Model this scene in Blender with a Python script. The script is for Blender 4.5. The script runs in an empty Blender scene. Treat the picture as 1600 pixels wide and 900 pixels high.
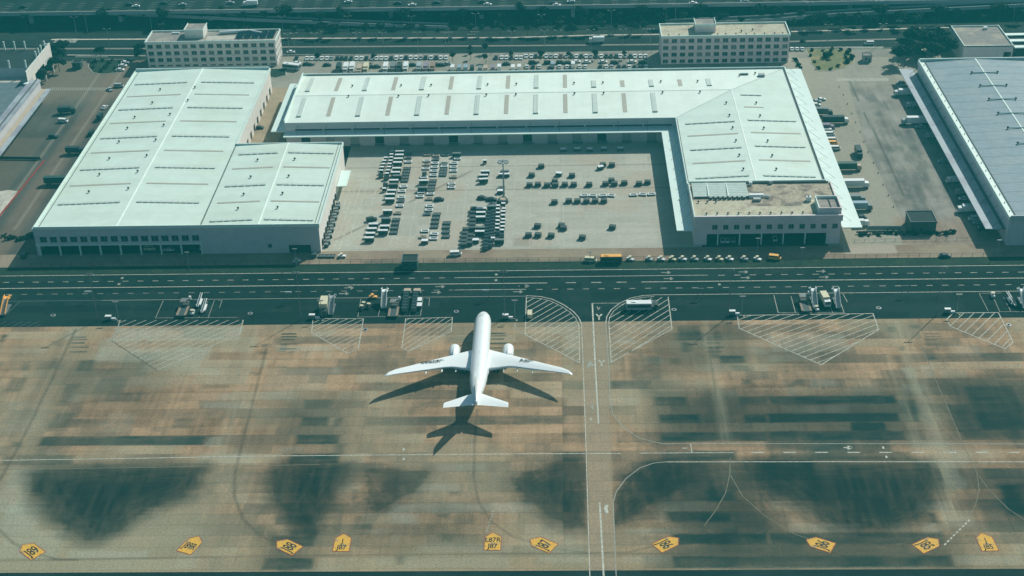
import bpy, math, random
import numpy as np
from mathutils import Vector, Matrix
random.seed(7); rng = np.random.default_rng(7)
C = bpy.context.scene.collection
R = math.radians
# ------------------------------------------------------------ camera
CAM_H, FPX, PITCH, YAW, ROLL = 288.84, 2340.42, 0.518919289, -0.0381273208, -0.0291522231
cy_, sy_, cp_, sp_ = math.cos(YAW), math.sin(YAW), math.cos(PITCH), math.sin(PITCH)
FW = np.array([sy_*cp_, cy_*cp_, -sp_]); _r = np.array([cy_, -sy_, 0.0]); _u = np.cross(_r, FW)
RT = _r*math.cos(ROLL)+_u*math.sin(ROLL); UP = -_r*math.sin(ROLL)+_u*math.cos(ROLL)
cam = bpy.data.cameras.new('camera'); co = bpy.data.objects.new('camera', cam); C.objects.link(co)
cam.sensor_width = 36; cam.lens = FPX/1600*36; cam.clip_start = 1; cam.clip_end = 6000
M4 = Matrix(((RT[0], UP[0], -FW[0], 0), (RT[1], UP[1], -FW[1], 0), (RT[2], UP[2], -FW[2], CAM_H), (0, 0, 0, 1)))
co.matrix_world = M4
bpy.context.scene.camera = co
# ------------------------------------------------------------ light
SUN_AZ, SUN_EL = 37.5, 40.0
w = bpy.data.worlds.new('World'); bpy.context.scene.world = w; w.use_nodes = True
nt = w.node_tree; bg = nt.nodes['Background']; sky = nt.nodes.new('ShaderNodeTexSky')
sky.sky_type = 'NISHITA'; sky.sun_disc = False; sky.sun_elevation = R(SUN_EL); sky.sun_rotation = R(SUN_AZ)
sky.air_density = 1.0; sky.dust_density = 1.5; sky.ozone_density = 2.0
nt.links.new(sky.outputs[0], bg.inputs[0]); bg.inputs[1].default_value = 0.07
sl = bpy.data.lights.new('sun', 'SUN'); sl.energy = 5.0; sl.angle = R(0.5); sl.color = (1.0, 0.96, 0.88)
so = bpy.data.objects.new('sun', sl); C.objects.link(so)
sv = Vector((math.sin(R(SUN_AZ))*math.cos(R(SUN_EL)), math.cos(R(SUN_AZ))*math.cos(R(SUN_EL)), math.sin(R(SUN_EL))))
so.rotation_euler = sv.to_track_quat('Z', 'Y').to_euler()
vs = bpy.context.scene.view_settings
vs.view_transform = 'Standard'; vs.look = 'None'; vs.gamma = 1; vs.exposure = 0.0

def G(x, y, z=0.0):
    """point of the place seen at photo position x, y (1600x900) and lying at height z"""
    d = RT*(x-800)+UP*(450-y)+FW*FPX; t = (z-CAM_H)/d[2]
    return (float(d[0]*t), float(d[1]*t))
# ------------------------------------------------------------ materials
MATS = {}
def mat(name, col, rough=0.8, metal=0.0, noise=0.12, scale=0.6, spec=0.3, bands=None, col2=None, mask=0.0, coat=0.0):
    if name in MATS: return MATS[name]
    m = bpy.data.materials.new(name); m.use_nodes = True; n = m.node_tree; N = n.nodes; L = n.links
    b = N['Principled BSDF']; b.inputs['Roughness'].default_value = rough; b.inputs['Metallic'].default_value = metal
    b.inputs['Specular IOR Level'].default_value = spec
    if coat: b.inputs['Coat Weight'].default_value = coat
    tc = N.new('ShaderNodeTexCoord'); src = tc.outputs['Object']
    nz = N.new('ShaderNodeTexNoise'); nz.inputs['Scale'].default_value = scale; nz.inputs['Detail'].default_value = 6
    nz.inputs['Roughness'].default_value = 0.65
    L.new(src, nz.inputs['Vector'])
    mr = N.new('ShaderNodeMapRange'); mr.inputs[1].default_value = 0.3; mr.inputs[2].default_value = 0.7
    mr.inputs[3].default_value = 1-noise; mr.inputs[4].default_value = 1+noise
    L.new(nz.outputs[0], mr.inputs[0])
    rgb = N.new('ShaderNodeRGB'); rgb.outputs[0].default_value = (*col, 1); base = rgb.outputs[0]
    if col2:
        n2 = N.new('ShaderNodeTexNoise'); n2.inputs['Scale'].default_value = scale*0.23; n2.inputs['Detail'].default_value = 5
        L.new(src, n2.inputs['Vector'])
        r2 = N.new('ShaderNodeMapRange'); r2.inputs[1].default_value = 0.5-mask; r2.inputs[2].default_value = 0.62-mask
        L.new(n2.outputs[0], r2.inputs[0])
        mx = N.new('ShaderNodeMix'); mx.data_type = 'RGBA'; L.new(r2.outputs[0], mx.inputs[0])
        L.new(base, mx.inputs[6]); mx.inputs[7].default_value = (*col2, 1); base = mx.outputs[2]
    v = N.new('ShaderNodeVectorMath'); v.operation = 'SCALE'; L.new(base, v.inputs[0]); L.new(mr.outputs[0], v.inputs['Scale'])
    out = v.outputs[0]
    for bd in (bands or []):     # axis, pitch, width, factor : thin seams
        ax, pitch, wd, fac = bd
        sx = N.new('ShaderNodeSeparateXYZ'); L.new(src, sx.inputs[0])
        d = N.new('ShaderNodeMath'); d.operation = 'DIVIDE'; L.new(sx.outputs[ax], d.inputs[0]); d.inputs[1].default_value = pitch
        f = N.new('ShaderNodeMath'); f.operation = 'FRACT'; L.new(d.outputs[0], f.inputs[0])
        l = N.new('ShaderNodeMath'); l.operation = 'LESS_THAN'; L.new(f.outputs[0], l.inputs[0]); l.inputs[1].default_value = wd/pitch
        k = N.new('ShaderNodeMapRange'); L.new(l.outputs[0], k.inputs[0]); k.inputs[3].default_value = 1; k.inputs[4].default_value = fac
        v2 = N.new('ShaderNodeVectorMath'); v2.operation = 'SCALE'; L.new(out, v2.inputs[0]); L.new(k.outputs[0], v2.inputs['Scale']); out = v2.outputs[0]
    L.new(out, b.inputs['Base Color'])
    MATS[name] = m; return m
def vmat(name, noise=0.16, scale=0.5, rough=0.9, joints=None):
    m = mat(name, (1, 1, 1), rough=rough, noise=noise, scale=scale, spec=0.06, bands=joints)
    N = m.node_tree.nodes; L = m.node_tree.links
    a = N.new('ShaderNodeVertexColor'); a.layer_name = 'Col'
    rgb = [x for x in N if x.bl_idname == 'ShaderNodeRGB'][0]
    for l in list(rgb.outputs[0].links):
        L.new(a.outputs[0], l.to_socket)
    return m
ROOF = mat('roof_white', (.60, .745, .665), rough=.62, noise=.06, scale=.16, bands=[(1, 3.1, .09, .90), (1, 15.5, 7.7, .965)], col2=(.575, .70, .60), mask=-.02)
ROOFX = mat('roof_white_long_sheet', (.71, .835, .755), rough=.62, noise=.055, scale=.14, bands=[(0, 3.6, .09, .93), (0, 14.4, 7.2, .975)], col2=(.69, .80, .70), mask=-.02)
ROOFC = mat('canopy_white', (.64, .80, .74), rough=.55, noise=.04, scale=.2, bands=[(1, 5.2, .1, .9)])
RIDGE = mat('ridge_white', (.82, .92, .86), rough=.5, noise=.02)
TRIM = mat('trim_white', (.66, .80, .74), rough=.6, noise=.05)
WALLG = mat('wall_grey_panel', (.56, .56, .57), rough=.8, noise=.08, scale=.3, bands=[(0, 6.0, .1, .85)])
WALLP = mat('wall_pinkish_panel', (.74, .64, .63), rough=.8, noise=.08, scale=.3)
WALLW = mat('wall_cream', (.72, .70, .64), rough=.8, noise=.08, scale=.4)
DARKIN = mat('dark_interior', (.03, .035, .035), rough=.9)
GLASS = mat('window_glass', (.02, .055, .06), rough=.25, noise=.4, scale=.35, spec=.5)
GLASS2 = mat('window_glass_pale', (.06, .10, .11), rough=.3, noise=.3)
BLIND = mat('window_blind', (.20, .21, .20), rough=.7, noise=.2)
TAN = mat('tan_skylight', (.40, .40, .33), rough=.6, noise=.1)
FROST = mat('frosted_skylight', (.56, .66, .60), rough=.45, noise=.1, bands=[(1, 2.2, .2, .7), (0, 2.2, .2, .75)])
KERBM = mat('vent_kerb', (.34, .42, .38), rough=.7)
SEAM = mat('dark_gutter', (.10, .12, .12), rough=.8)
VENTM = mat('vent_metal', (.05, .06, .06), rough=.6)
BROOF = mat('roof_blue_grey', (.20, .29, .33), rough=.6, noise=.12, scale=.3, bands=[(1, 8.6, .5, .55), (1, 1.5, .5, .78)], col2=(.24, .31, .33), mask=.0)
LROOF = mat('roof_slate_grey', (.11, .16, .18), rough=.8, noise=.15, scale=.3, bands=[(1, 6.0, .3, .7)])
BCAN = mat('canopy_blue_grey', (.36, .42, .45), rough=.6, noise=.05, col2=(.27, .29, .34), mask=0.02, scale=.4)
DIRTR = mat('dusty_roof', (.38, .34, .25), rough=.95, noise=.35, scale=.7, col2=(.19, .165, .14), mask=0.02)
BEIGER = mat('beige_roof', (.47, .45, .33), rough=.95, noise=.22, scale=.6, col2=(.36, .31, .24), mask=-.03)
GREYR = mat('grey_gravel_roof', (.25, .24, .22), rough=.95, noise=.2, scale=.4, col2=(.36, .33, .27))
DARKR = mat('dark_bitumen_roof', (.016, .032, .034), rough=.9, noise=.2)
ASPH = mat('asphalt', (.009, .024, .024), rough=.95, noise=.2, scale=.18, col2=(.014, .031, .031), mask=.02, spec=.1)
ASPH2 = mat('asphalt_worn', (.055, .058, .055), rough=.9, noise=.22, scale=.2, col2=(.09, .08, .07), mask=0)
GRASS = mat('grass', (.010, .032, .019), rough=1, noise=.35, scale=.5, col2=(.02, .04, .022))
SCRUB = mat('scrub_ground', (.010, .024, .021), rough=1, noise=.4, scale=.12, col2=(.02, .034, .028))
PAINT = mat('road_paint', (.43, .455, .38), rough=.8, noise=.5, scale=1.0)
PAINTF = mat('road_paint_faded', (.30, .33, .28), rough=.8, noise=.25, scale=.7)
PAINTV = mat('road_paint_dim', (.10, .15, .15), rough=.8, noise=.3, scale=.4)
PAINTO = mat('old_paint_olive', (.18, .18, .125), rough=.9, noise=.3, scale=.5)
PAINTB = mat('old_paint_brown', (.12, .10, .07), rough=.9, noise=.3, scale=.5)
YEL = mat('marking_yellow', (.66, .385, .05), rough=.8, noise=.35, scale=1.6, col2=(.38, .28, .12), mask=-.01)
INK = mat('marking_black', (.02, .025, .02), rough=.8)
RED = mat('marking_red', (.35, .06, .05), rough=.8)
KERB = mat('kerb_stone', (.46, .46, .40), rough=.9, noise=.2, scale=.5)
PATHM = mat('path_paving', (.46, .45, .38), rough=.9, noise=.2, scale=.3)
SOIL = mat('bare_soil', (.42, .31, .20), rough=1, noise=.2, scale=.3, col2=(.22, .2, .14), mask=-.04)
PLWHITE = mat('aircraft_paint', (.80, .87, .86), rough=.32, noise=.012, scale=.3, spec=.5, coat=.2)
PLGREY = mat('aircraft_grey', (.42, .47, .48), rough=.45, noise=.05)
METAL = mat('galvanised_metal', (.34, .38, .38), rough=.5, metal=.3, noise=.1)
POLE = mat('pole_grey', (.30, .36, .36), rough=.6, noise=.1)
RUBBER = mat('rubber', (.015, .018, .018), rough=.9)
WHITE = mat('vehicle_white', (.74, .80, .78), rough=.4, noise=.04, coat=.2)
SILVER = mat('vehicle_silver', (.36, .42, .43), rough=.4, noise=.05)
NAVY = mat('vehicle_dark', (.025, .05, .055), rough=.4, noise=.1)
BLUEV = mat('vehicle_pale_blue', (.26, .38, .44), rough=.5, noise=.1)
GREENV = mat('vehicle_dark_green', (.03, .085, .07), rough=.6, noise=.15)
REDV = mat('vehicle_maroon', (.12, .05, .05), rough=.5)
CREAM = mat('vehicle_cream', (.60, .58, .40), rough=.6, noise=.08)
ORANGE = mat('vehicle_orange', (.80, .42, .10), rough=.5, noise=.08)
TANV = mat('vehicle_tan', (.42, .36, .27), rough=.7, noise=.15)
MAUVE = mat('tarp_mauve', (.24, .22, .27), rough=.8, noise=.12)
STEELD = mat('dark_steel', (.05, .075, .075), rough=.7, noise=.25, scale=1.5)
STEELM = mat('mid_steel', (.16, .20, .20), rough=.6, noise=.2, scale=1.5)
RUST = mat('rusty_steel', (.26, .20, .15), rough=.9, noise=.3, scale=1.2)
CGLASS = mat('car_glass', (.012, .03, .035), rough=.15, spec=.6)
LEAF = [mat('leaves_%s' % k, c, rough=.9, noise=.45, scale=1.2) for k, c in dict(dark=(.012, .032, .026), mid=(.02, .046, .032), pale=(.034, .062, .042)).items()]
BARK = mat('bark', (.10, .09, .07), rough=1)
PANEL = mat('solar_panel', (.012, .03, .045), rough=.3, noise=.1)

# ------------------------------------------------------------ mesh helpers
class MB:
    def __init__(s): s.v = []; s.f = []; s.m = []; s.mats = []
    def mi(s, m):
        if m is None: return 0
        if m not in s.mats: s.mats.append(m)
        return s.mats.index(m)
    def face(s, pts, m=None):
        i = len(s.v); s.v += [tuple(p) for p in pts]; s.f.append(tuple(range(i, i+len(pts)))); s.m.append(s.mi(m)); return s
    def box(s, x, y, z, sx, sy, sz, m=None, rz=0, taper=1.0, tx=None):
        """box standing on z with centre x, y; taper shrinks the top"""
        c, n = math.cos(rz), math.sin(rz); i = len(s.v); tx = taper if tx is None else tx
        for k, (zz, ty, tq) in enumerate(((z, 1, 1), (z+sz, taper, tx))):
            for (a, b) in ((-1, -1), (1, -1), (1, 1), (-1, 1)):
                px, py = a*sx/2*tq, b*sy/2*ty
                s.v.append((x+px*c-py*n, y+px*n+py*c, zz))
        q = s.mi(m)
        for f in ((0, 3, 2, 1), (4, 5, 6, 7), (0, 1, 5, 4), (1, 2, 6, 5), (2, 3, 7, 6), (3, 0, 4, 7)):
            s.f.append(tuple(i+j for j in f)); s.m.append(q)
        return s
    def bb(s, x0, x1, y0, y1, z0, z1, m=None): return s.box((x0+x1)/2, (y0+y1)/2, z0, x1-x0, y1-y0, z1-z0, m)
    def cyl(s, p0, p1, r0, r1=None, n=8, m=None, caps=True):
        r1 = r0 if r1 is None else r1
        p0, p1 = Vector(p0), Vector(p1); d = (p1-p0).normalized()
        a = d.orthogonal().normalized(); b = d.cross(a); i = len(s.v); q = s.mi(m)
        for p, r in ((p0, r0), (p1, r1)):
            for k in range(n):
                t = 2*math.pi*k/n; s.v.append(tuple(p+a*math.cos(t)*r+b*math.sin(t)*r))
        for k in range(n):
            j = (k+1) % n; s.f.append((i+k, i+j, i+n+j, i+n+k)); s.m.append(q)
        if caps:
            s.f.append(tuple(i+k for k in range(n))[::-1]); s.m.append(q); s.f.append(tuple(i+n+k for k in range(n))); s.m.append(q)
        return s
    def loft(s, rings, m=None, close=True, caps=True):
        n = len(rings[0]); i = len(s.v); q = s.mi(m)
        for r in rings: s.v += [tuple(p) for p in r]
        for a in range(len(rings)-1):
            for k in range(n if close else n-1):
                j = (k+1) % n; s.f.append((i+a*n+k, i+a*n+j, i+(a+1)*n+j, i+(a+1)*n+k)); s.m.append(q)
        if caps:
            s.f.append(tuple(i+k for k in range(n))[::-1]); s.m.append(q)
            o = i+(len(rings)-1)*n; s.f.append(tuple(o+k for k in range(n))); s.m.append(q)
        return s
    def prism(s, pts, z0, z1, m=None):
        return s.loft([[(x, y, z0) for x, y in pts], [(x, y, z1) for x, y in pts]], m)
    def build(s, name, material=None, parent=None, smooth=False, recalc=True):
        me = bpy.data.meshes.new(name); me.from_pydata(s.v, [], s.f)
        ms = s.mats if s.mats else [material]
        if material and material not in ms: ms = [material]+ms if not s.mats else ms
        for q in ms: me.materials.append(q)
        me.polygons.foreach_set('material_index', s.m)
        if recalc:
            import bmesh
            b = bmesh.new(); b.from_mesh(me); bmesh.ops.recalc_face_normals(b, faces=b.faces); b.to_mesh(me); b.free()
        if smooth: me.polygons.foreach_set('use_smooth', [True]*len(me.polygons))
        me.update()
        o = bpy.data.objects.new(name, me); C.objects.link(o)
        if parent: o.parent = parent
        return o
def tag(o, label=None, cat=None, group=None, kind=None):
    if label: o['label'] = label
    if cat: o['category'] = cat
    if group: o['group'] = group
    if kind: o['kind'] = kind
    return o
def thing(name, label, cat, loc=(0, 0, 0), rz=0, group=None):
    o = bpy.data.objects.new(name, None); C.objects.link(o); o.empty_display_size = .1
    o.location = loc; o.rotation_euler = (0, 0, rz); return tag(o, label, cat, group)
KIDS = {}
def kids(o): return [c for c in bpy.data.objects if c.parent == o]
def dup(root, loc, rz, label, group=None, cat=None, swap=None):
    """copy of a thing with copies of its parts and sub-parts; swap = {material: other}"""
    if root.name not in KIDS: KIDS[root.name] = [(c, kids(c)) for c in kids(root)]
    def cp(o, par):
        c = o.copy(); C.objects.link(c)
        if par: c.parent = par
        if swap and c.data:
            key = (c.data.name, tuple(sorted((a.name, b.name) for a, b in swap.items())))
            if key not in KIDS:
                if any(q in swap for q in c.data.materials):
                    d = c.data.copy()
                    for i, q in enumerate(d.materials):
                        if q in swap: d.materials[i] = swap[q]
                    KIDS[key] = d
                else: KIDS[key] = c.data
            c.data = KIDS[key]
        return c
    r = cp(root, None); r.location = loc; r.rotation_euler = (0, 0, rz); r['label'] = label
    if cat: r['category'] = cat
    if group: r['group'] = group
    elif 'group' in r.keys(): del r['group']
    for ch, gs in KIDS[root.name]:
        c = cp(ch, r)
        for g in gs: cp(g, c)
    return r
USED = set()
def place(proto, x, y, rz, label, group=None, cat=None, swap=None, z=0.0):
    """first placement moves the prototype itself, later ones are copies"""
    if proto.name not in USED and not swap:
        USED.add(proto.name); kids_now = KIDS.setdefault(proto.name, [(c, kids(c)) for c in kids(proto)])
        proto.location = (x, y, z); proto.rotation_euler = (0, 0, rz); proto['label'] = label
        if group: proto['group'] = group
        if cat: proto['category'] = cat
        return proto
    return dup(proto, (x, y, z), rz, label, group, cat, swap)
ORD = ['first', 'second', 'third', 'fourth', 'fifth', 'sixth', 'seventh', 'eighth', 'ninth', 'tenth', 'eleventh', 'twelfth', 'thirteenth',
       'fourteenth', 'fifteenth', 'sixteenth', 'seventeenth', 'eighteenth', 'nineteenth', 'twentieth', 'twenty-first', 'twenty-second', 'twenty-third',
       'twenty-fourth', 'twenty-fifth', 'twenty-sixth', 'twenty-seventh', 'twenty-eighth', 'twenty-ninth', 'thirtieth']
def od(i):
    if i < 30: return ORD[i]
    t = ['thirty', 'forty', 'fifty', 'sixty', 'seventy', 'eighty', 'ninety'][(i+1)//10-3]
    return (t[:-1]+'ieth') if (i+1) % 10 == 0 else t+'-'+ORD[(i+1) % 10-1]
def struct(mb, name, m): return tag(mb.build(name, m, recalc=False), kind='structure')
# ------------------------------------------------------------ painted ground sheets (wear, patches, stains and a mast's shadow in the yard as mesh colours)
def vnoise(x, y, sx, sy, seed):
    g = np.random.default_rng(seed).random((257, 257)); u = x/sx; v = y/sy
    i = np.floor(u).astype(int); j = np.floor(v).astype(int); a = u-i; b = v-j
    a = a*a*(3-2*a); b = b*b*(3-2*b); i %= 256; j %= 256
    return (g[i, j]*(1-a)+g[i+1, j]*a)*(1-b)+(g[i, j+1]*(1-a)+g[i+1, j+1]*a)*b
def fbm(x, y, s, seed, o=4):
    t = 0; k = .5; n = 0
    for q in range(o): t = t+k*vnoise(x, y, s/2**q, s/2**q, seed+q); n += k; k *= .55
    return t/n
def polydist(x, y, P):
    """signed distance to polygon (positive inside)"""
    P = np.array(P, float); inside = np.zeros(x.shape, bool); dm = np.full(x.shape, 1e9)
    for k in range(len(P)):
        x0, y0 = P[k-1]; x1, y1 = P[k]
        c = ((y0 > y) != (y1 > y)) & (x < (x1-x0)*(y-y0)/((y1-y0) if y1 != y0 else 1e-9)+x0); inside ^= c
        dx, dy = x1-x0, y1-y0; t = np.clip(((x-x0)*dx+(y-y0)*dy)/(dx*dx+dy*dy+1e-9), 0, 1)
        dm = np.minimum(dm, np.hypot(x-x0-t*dx, y-y0-t*dy))
    return np.where(inside, dm, -dm)
def linedist(x, y, P):
    dm = np.full(x.shape, 1e9)
    for k in range(len(P)-1):
        x0, y0 = P[k]; x1, y1 = P[k+1]; dx, dy = x1-x0, y1-y0
        t = np.clip(((x-x0)*dx+(y-y0)*dy)/(dx*dx+dy*dy+1e-9), 0, 1)
        dm = np.minimum(dm, np.hypot(x-x0-t*dx, y-y0-t*dy))
    return dm
def sstep(a, b, v):
    t = np.clip((v-a)/(b-a), 0, 1); return t*t*(3-2*t)
def sheet(name, x0, x1, y0, y1, res, fn, z, m, kind='structure'):
    nx = max(2, int((x1-x0)/res)+1); ny = max(2, int((y1-y0)/res)+1)
    X, Y = np.meshgrid(np.linspace(x0, x1, nx), np.linspace(y0, y1, ny)); X = X.ravel(); Y = Y.ravel()
    co_ = np.stack([X, Y, np.full(X.shape, z)], 1).astype(np.float32)
    a = (np.arange(nx-1)[None, :]+nx*np.arange(ny-1)[:, None]).ravel()
    F = np.stack([a, a+1, a+nx+1, a+nx], 1).astype(np.int32)
    me = bpy.data.meshes.new(name); me.vertices.add(len(X)); me.vertices.foreach_set('co', co_.ravel())
    me.loops.add(F.size); me.loops.foreach_set('vertex_index', F.ravel())
    me.polygons.add(len(F)); me.polygons.foreach_set('loop_start', np.arange(0, F.size, 4, dtype=np.int32)); me.polygons.foreach_set('loop_total', np.full(len(F), 4, dtype=np.int32))
    me.update(); me.validate()
    col = fn(X, Y); at = me.color_attributes.new('Col', 'FLOAT_COLOR', 'POINT')
    at.data.foreach_set('color', np.concatenate([np.clip(col, .004, .9), np.ones((len(X), 1))], 1).astype(np.float32).ravel())
    me.materials.append(m); o = bpy.data.objects.new(name, me); C.objects.link(o)
    return tag(o, kind=kind)
def mix(c, k, alpha): return c*(1-alpha[:, None])+np.array(k)[None, :]*alpha[:, None]
def zr(ox, oy, x0, y0, x1, y1, s, q=4.0):
    a = G(ox+x0/q, oy+(y0+y1)/2/q); b = G(ox+x1/q, oy+(y0+y1)/2/q); c = G(ox+(x0+x1)/2/q, oy+y0/q); d = G(ox+(x0+x1)/2/q, oy+y1/q)
    return (a[0], b[0], d[1], c[1], s)
LANE0, LANE = 413.1, 5.24
def snap(y): return LANE0+LANE*round((y-LANE0)/LANE)
DARK, LIGHT = [], []
def dk(ox, oy, *rs):
    for r in rs: DARK.append(zr(ox, oy, *r))
def lt(ox, oy, *rs):
    for r in rs: LIGHT.append(zr(ox, oy, *r))
dk(0, 450, (40, 560, 160, 650, .45), (320, 440, 370, 500, .5), (480, 450, 590, 520, .5), (620, 540, 800, 640, .35), (140, 480, 190, 520, .4), (380, 600, 470, 740, .35),
   (310, 780, 450, 900, .35), (1070, 815, 1220, 880, .45), (1240, 700, 1260, 750, .4), (1290, 770, 1330, 820, .35), (1250, 600, 1440, 630, .3), (320, 330, 380, 360, .3), (0, 290, 40, 340, .9), (450, 660, 900, 665, .2))
dk(400, 450, (300, 700, 480, 755, .45), (480, 700, 700, 755, .3), (275, 805, 455, 865, .7), (480, 810, 545, 865, .5), (670, 805, 1250, 860, .4), (1390, 805, 1600, 860, .45),
   (20, 395, 65, 415, .8), (30, 350, 80, 372, .8), (450, 640, 700, 680, .2), (1180, 300, 1320, 345, .3), (640, 580, 900, 640, .15), (900, 700, 1250, 750, .2))
dk(800, 450, (0, 690, 340, 740, .35), (0, 795, 340, 850, .55), (890, 680, 1100, 735, .5), (1420, 680, 1600, 735, .55), (910, 790, 1170, 845, .7), (1440, 790, 1600, 845, .8),
   (1030, 230, 1190, 350, .45), (1060, 340, 1120, 400, .5), (1230, 370, 1300, 440, .5), (1290, 420, 1470, 480, .6), (1360, 480, 1500, 520, .4), (1430, 570, 1510, 605, .5), (620, 590, 860, 650, .35), (740, 450, 940, 590, .3), (980, 440, 1060, 480, .25), (0, 500, 240, 600, .25), (1240, 230, 1300, 310, .3))
dk(1200, 450, (0, 680, 800, 725, .65), (0, 785, 830, 840, .75), (830, 700, 950, 840, .55), (510, 840, 740, 900, .8), (1270, 620, 1600, 900, .5), (1300, 790, 1600, 900, .4), (1150, 730, 1280, 900, .5),
   (850, 740, 960, 800, .4), (150, 570, 230, 610, .45), (780, 420, 850, 470, .35), (980, 380, 1050, 450, .45), (740, 240, 800, 280, .45), (880, 230, 960, 260, .35), (1330, 420, 1600, 480, .35), (810, 365, 860, 390, .6), (0, 840, 510, 900, .12))
dk(0, 675, (240, 38, 1280, 92, .65), (720, 38, 1280, 92, .3), (0, 180, 450, 225, .5), (220, 90, 300, 150, .3), (70, 60, 150, 95, .5), (300, 0, 400, 30, .3), (1300, 310, 1360, 390, .3), (1490, 480, 1540, 520, .2))
dk(400, 675, (240, 20, 530, 75, .8), (490, 75, 550, 135, .55), (215, 138, 520, 200, .75), (590, 360, 640, 430, .5), (600, 520, 740, 610, .4), (120, 520, 380, 580, .5), (80, 650, 380, 700, .6), (210, 590, 390, 650, .45), (50, 775, 370, 840, .6),
   (870, 770, 930, 830, .4), (1130, 510, 1200, 540, .45), (1140, 630, 1250, 690, .3), (1200, 370, 1290, 400, .4), (500, 455, 550, 640, .45), (830, 600, 1130, 650, .2), (1550, 150, 1600, 190, .4), (700, 150, 900, 190, .3), (0, 460, 80, 520, .3), (140, 840, 260, 880, .5))
dk(800, 675, (0, 138, 450, 185, .35), (920, 0, 1600, 70, .62), (930, 130, 1390, 180, .7), (1150, 195, 1600, 300, .4), (1060, 370, 1400, 430, .6), (970, 500, 1380, 565, .65), (990, 635, 1600, 690, .7), (1000, 757, 1600, 823, .6),
   (1220, 300, 1290, 440, .5), (1380, 520, 1600, 600, .3), (610, 190, 900, 250, .35), (1300, 600, 1420, 640, .4), (0, 0, 200, 70, .05), (1040, 690, 1600, 757, .25))
dk(1200, 675, (0, 0, 860, 62, .65), (0, 78, 780, 185, .55), (780, 120, 910, 180, .5), (0, 640, 1095, 690, .55), (0, 757, 1145, 825, .62), (0, 690, 900, 757, .3), (1210, 0, 1600, 60, .4), (1460, 330, 1600, 520, .7), (1350, 200, 1600, 300, .45), (1000, 505, 1060, 570, .7), (1330, 400, 1600, 600, .3), (0, 185, 300, 330, .6), (1100, 640, 1600, 700, .15))
lt(0, 450, (700, 245, 1510, 330, .55), (600, 370, 1310, 460, .6), (620, 310, 900, 370, .4), (1250, 500, 1400, 550, .35), (1370, 655, 1470, 700, .4), (1260, 710, 1590, 755, .4), (900, 460, 1250, 520, .4), (80, 380, 300, 410, .25), (400, 245, 500, 330, .35), (600, 560, 1200, 620, .15), (0, 700, 300, 900, .18), (640, 780, 840, 900, .2))
lt(400, 450, (130, 360, 480, 395, .5), (345, 270, 500, 305, .4), (465, 490, 535, 540, .4), (50, 500, 450, 640, .18), (20, 640, 240, 700, .3), (560, 760, 900, 800, .1))
lt(800, 450, (330, 290, 420, 400, .4), (340, 685, 800, 735, .3), (510, 580, 610, 620, .3), (100, 215, 420, 290, .3), (640, 290, 760, 350, .45), (1260, 640, 1420, 690, .2), (1480, 330, 1600, 420, .25), (1150, 570, 1200, 640, .25), (640, 215, 1000, 290, .25))
lt(1200, 450, (850, 500, 930, 565, .6), (960, 480, 1045, 565, .6), (100, 735, 500, 785, .5), (270, 570, 430, 620, .35), (0, 290, 500, 400, .4), (0, 410, 300, 460, .2), (850, 600, 1000, 670, .35), (950, 730, 1040, 900, .3), (1130, 350, 1330, 420, .25))
lt(0, 675, (0, 225, 200, 500, .35), (20, 440, 250, 620, .45), (0, 620, 400, 790, .3), (420, 740, 920, 790, .45), (1280, 30, 1380, 90, .45), (1240, 130, 1600, 200, .35), (1000, 600, 1300, 700, .1), (0, 800, 1600, 880, .05), (1100, 770, 1230, 850, .3))
lt(400, 675, (840, 445, 1600, 505, .4), (850, 515, 1020, 575, .5), (150, 590, 210, 650, .35), (140, 85, 320, 140, .35), (1110, 195, 1450, 245, .3), (700, 600, 830, 640, .25), (740, 780, 870, 830, .15), (920, 770, 1600, 850, .2), (1000, 320, 1280, 375, .3), (1000, 700, 1600, 755, .25), (250, 845, 520, 880, .3))
lt(800, 675, (700, 600, 1050, 640, .35), (940, 435, 1180, 495, .3), (0, 435, 140, 500, .45), (150, 765, 480, 820, .35), (680, 770, 1000, 820, .35), (540, 190, 600, 235, .3), (60, 570, 470, 750, .2), (240, 735, 470, 760, .2), (900, 500, 970, 570, .25), (1030, 830, 1600, 860, .25))
lt(1200, 675, (1080, 200, 1220, 365, .45), (1150, 770, 1600, 830, .4), (930, 435, 1150, 500, .35), (970, 570, 1060, 635, .35), (870, 0, 1200, 110, .25), (920, 110, 1280, 180, .3), (1080, 520, 1300, 600, .25), (130, 570, 580, 635, .35), (0, 830, 1000, 860, .3))
POOLS = []
def pool(ox, oy, pts, s, soft): POOLS.append(([G(ox+a/4, oy+b/4) for a, b in pts], s, soft))
pool(0, 675, [(215, 262), (600, 225), (1255, 222), (1250, 320), (1180, 390), (1060, 440), (930, 490), (820, 550), (740, 610), (660, 655), (580, 665), (500, 648), (430, 618), (360, 570), (300, 505), (250, 420), (225, 335)], .93, 3.2)
pool(400, 675, [(110, 250), (210, 180), (575, 200), (560, 300), (505, 400), (440, 480), (405, 570), (360, 605), (310, 598), (240, 568), (170, 510), (120, 440), (92, 350)], .93, 3.4)
pool(400, 675, [(720, 250), (1060, 252), (1010, 330), (900, 400), (750, 480), (715, 380)], .66, 1.0)
pool(800, 675, [(20, 290), (200, 210), (330, 180), (458, 200), (462, 600), (400, 590), (320, 575), (220, 525), (140, 465), (70, 400), (15, 330)], .85, 2.4)
pool(800, 675, [(640, 540), (660, 400), (760, 270), (900, 195), (1130, 195), (1145, 300), (1050, 310), (960, 400), (840, 450), (770, 520), (700, 550), (645, 560)], .83, 2.0)
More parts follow.
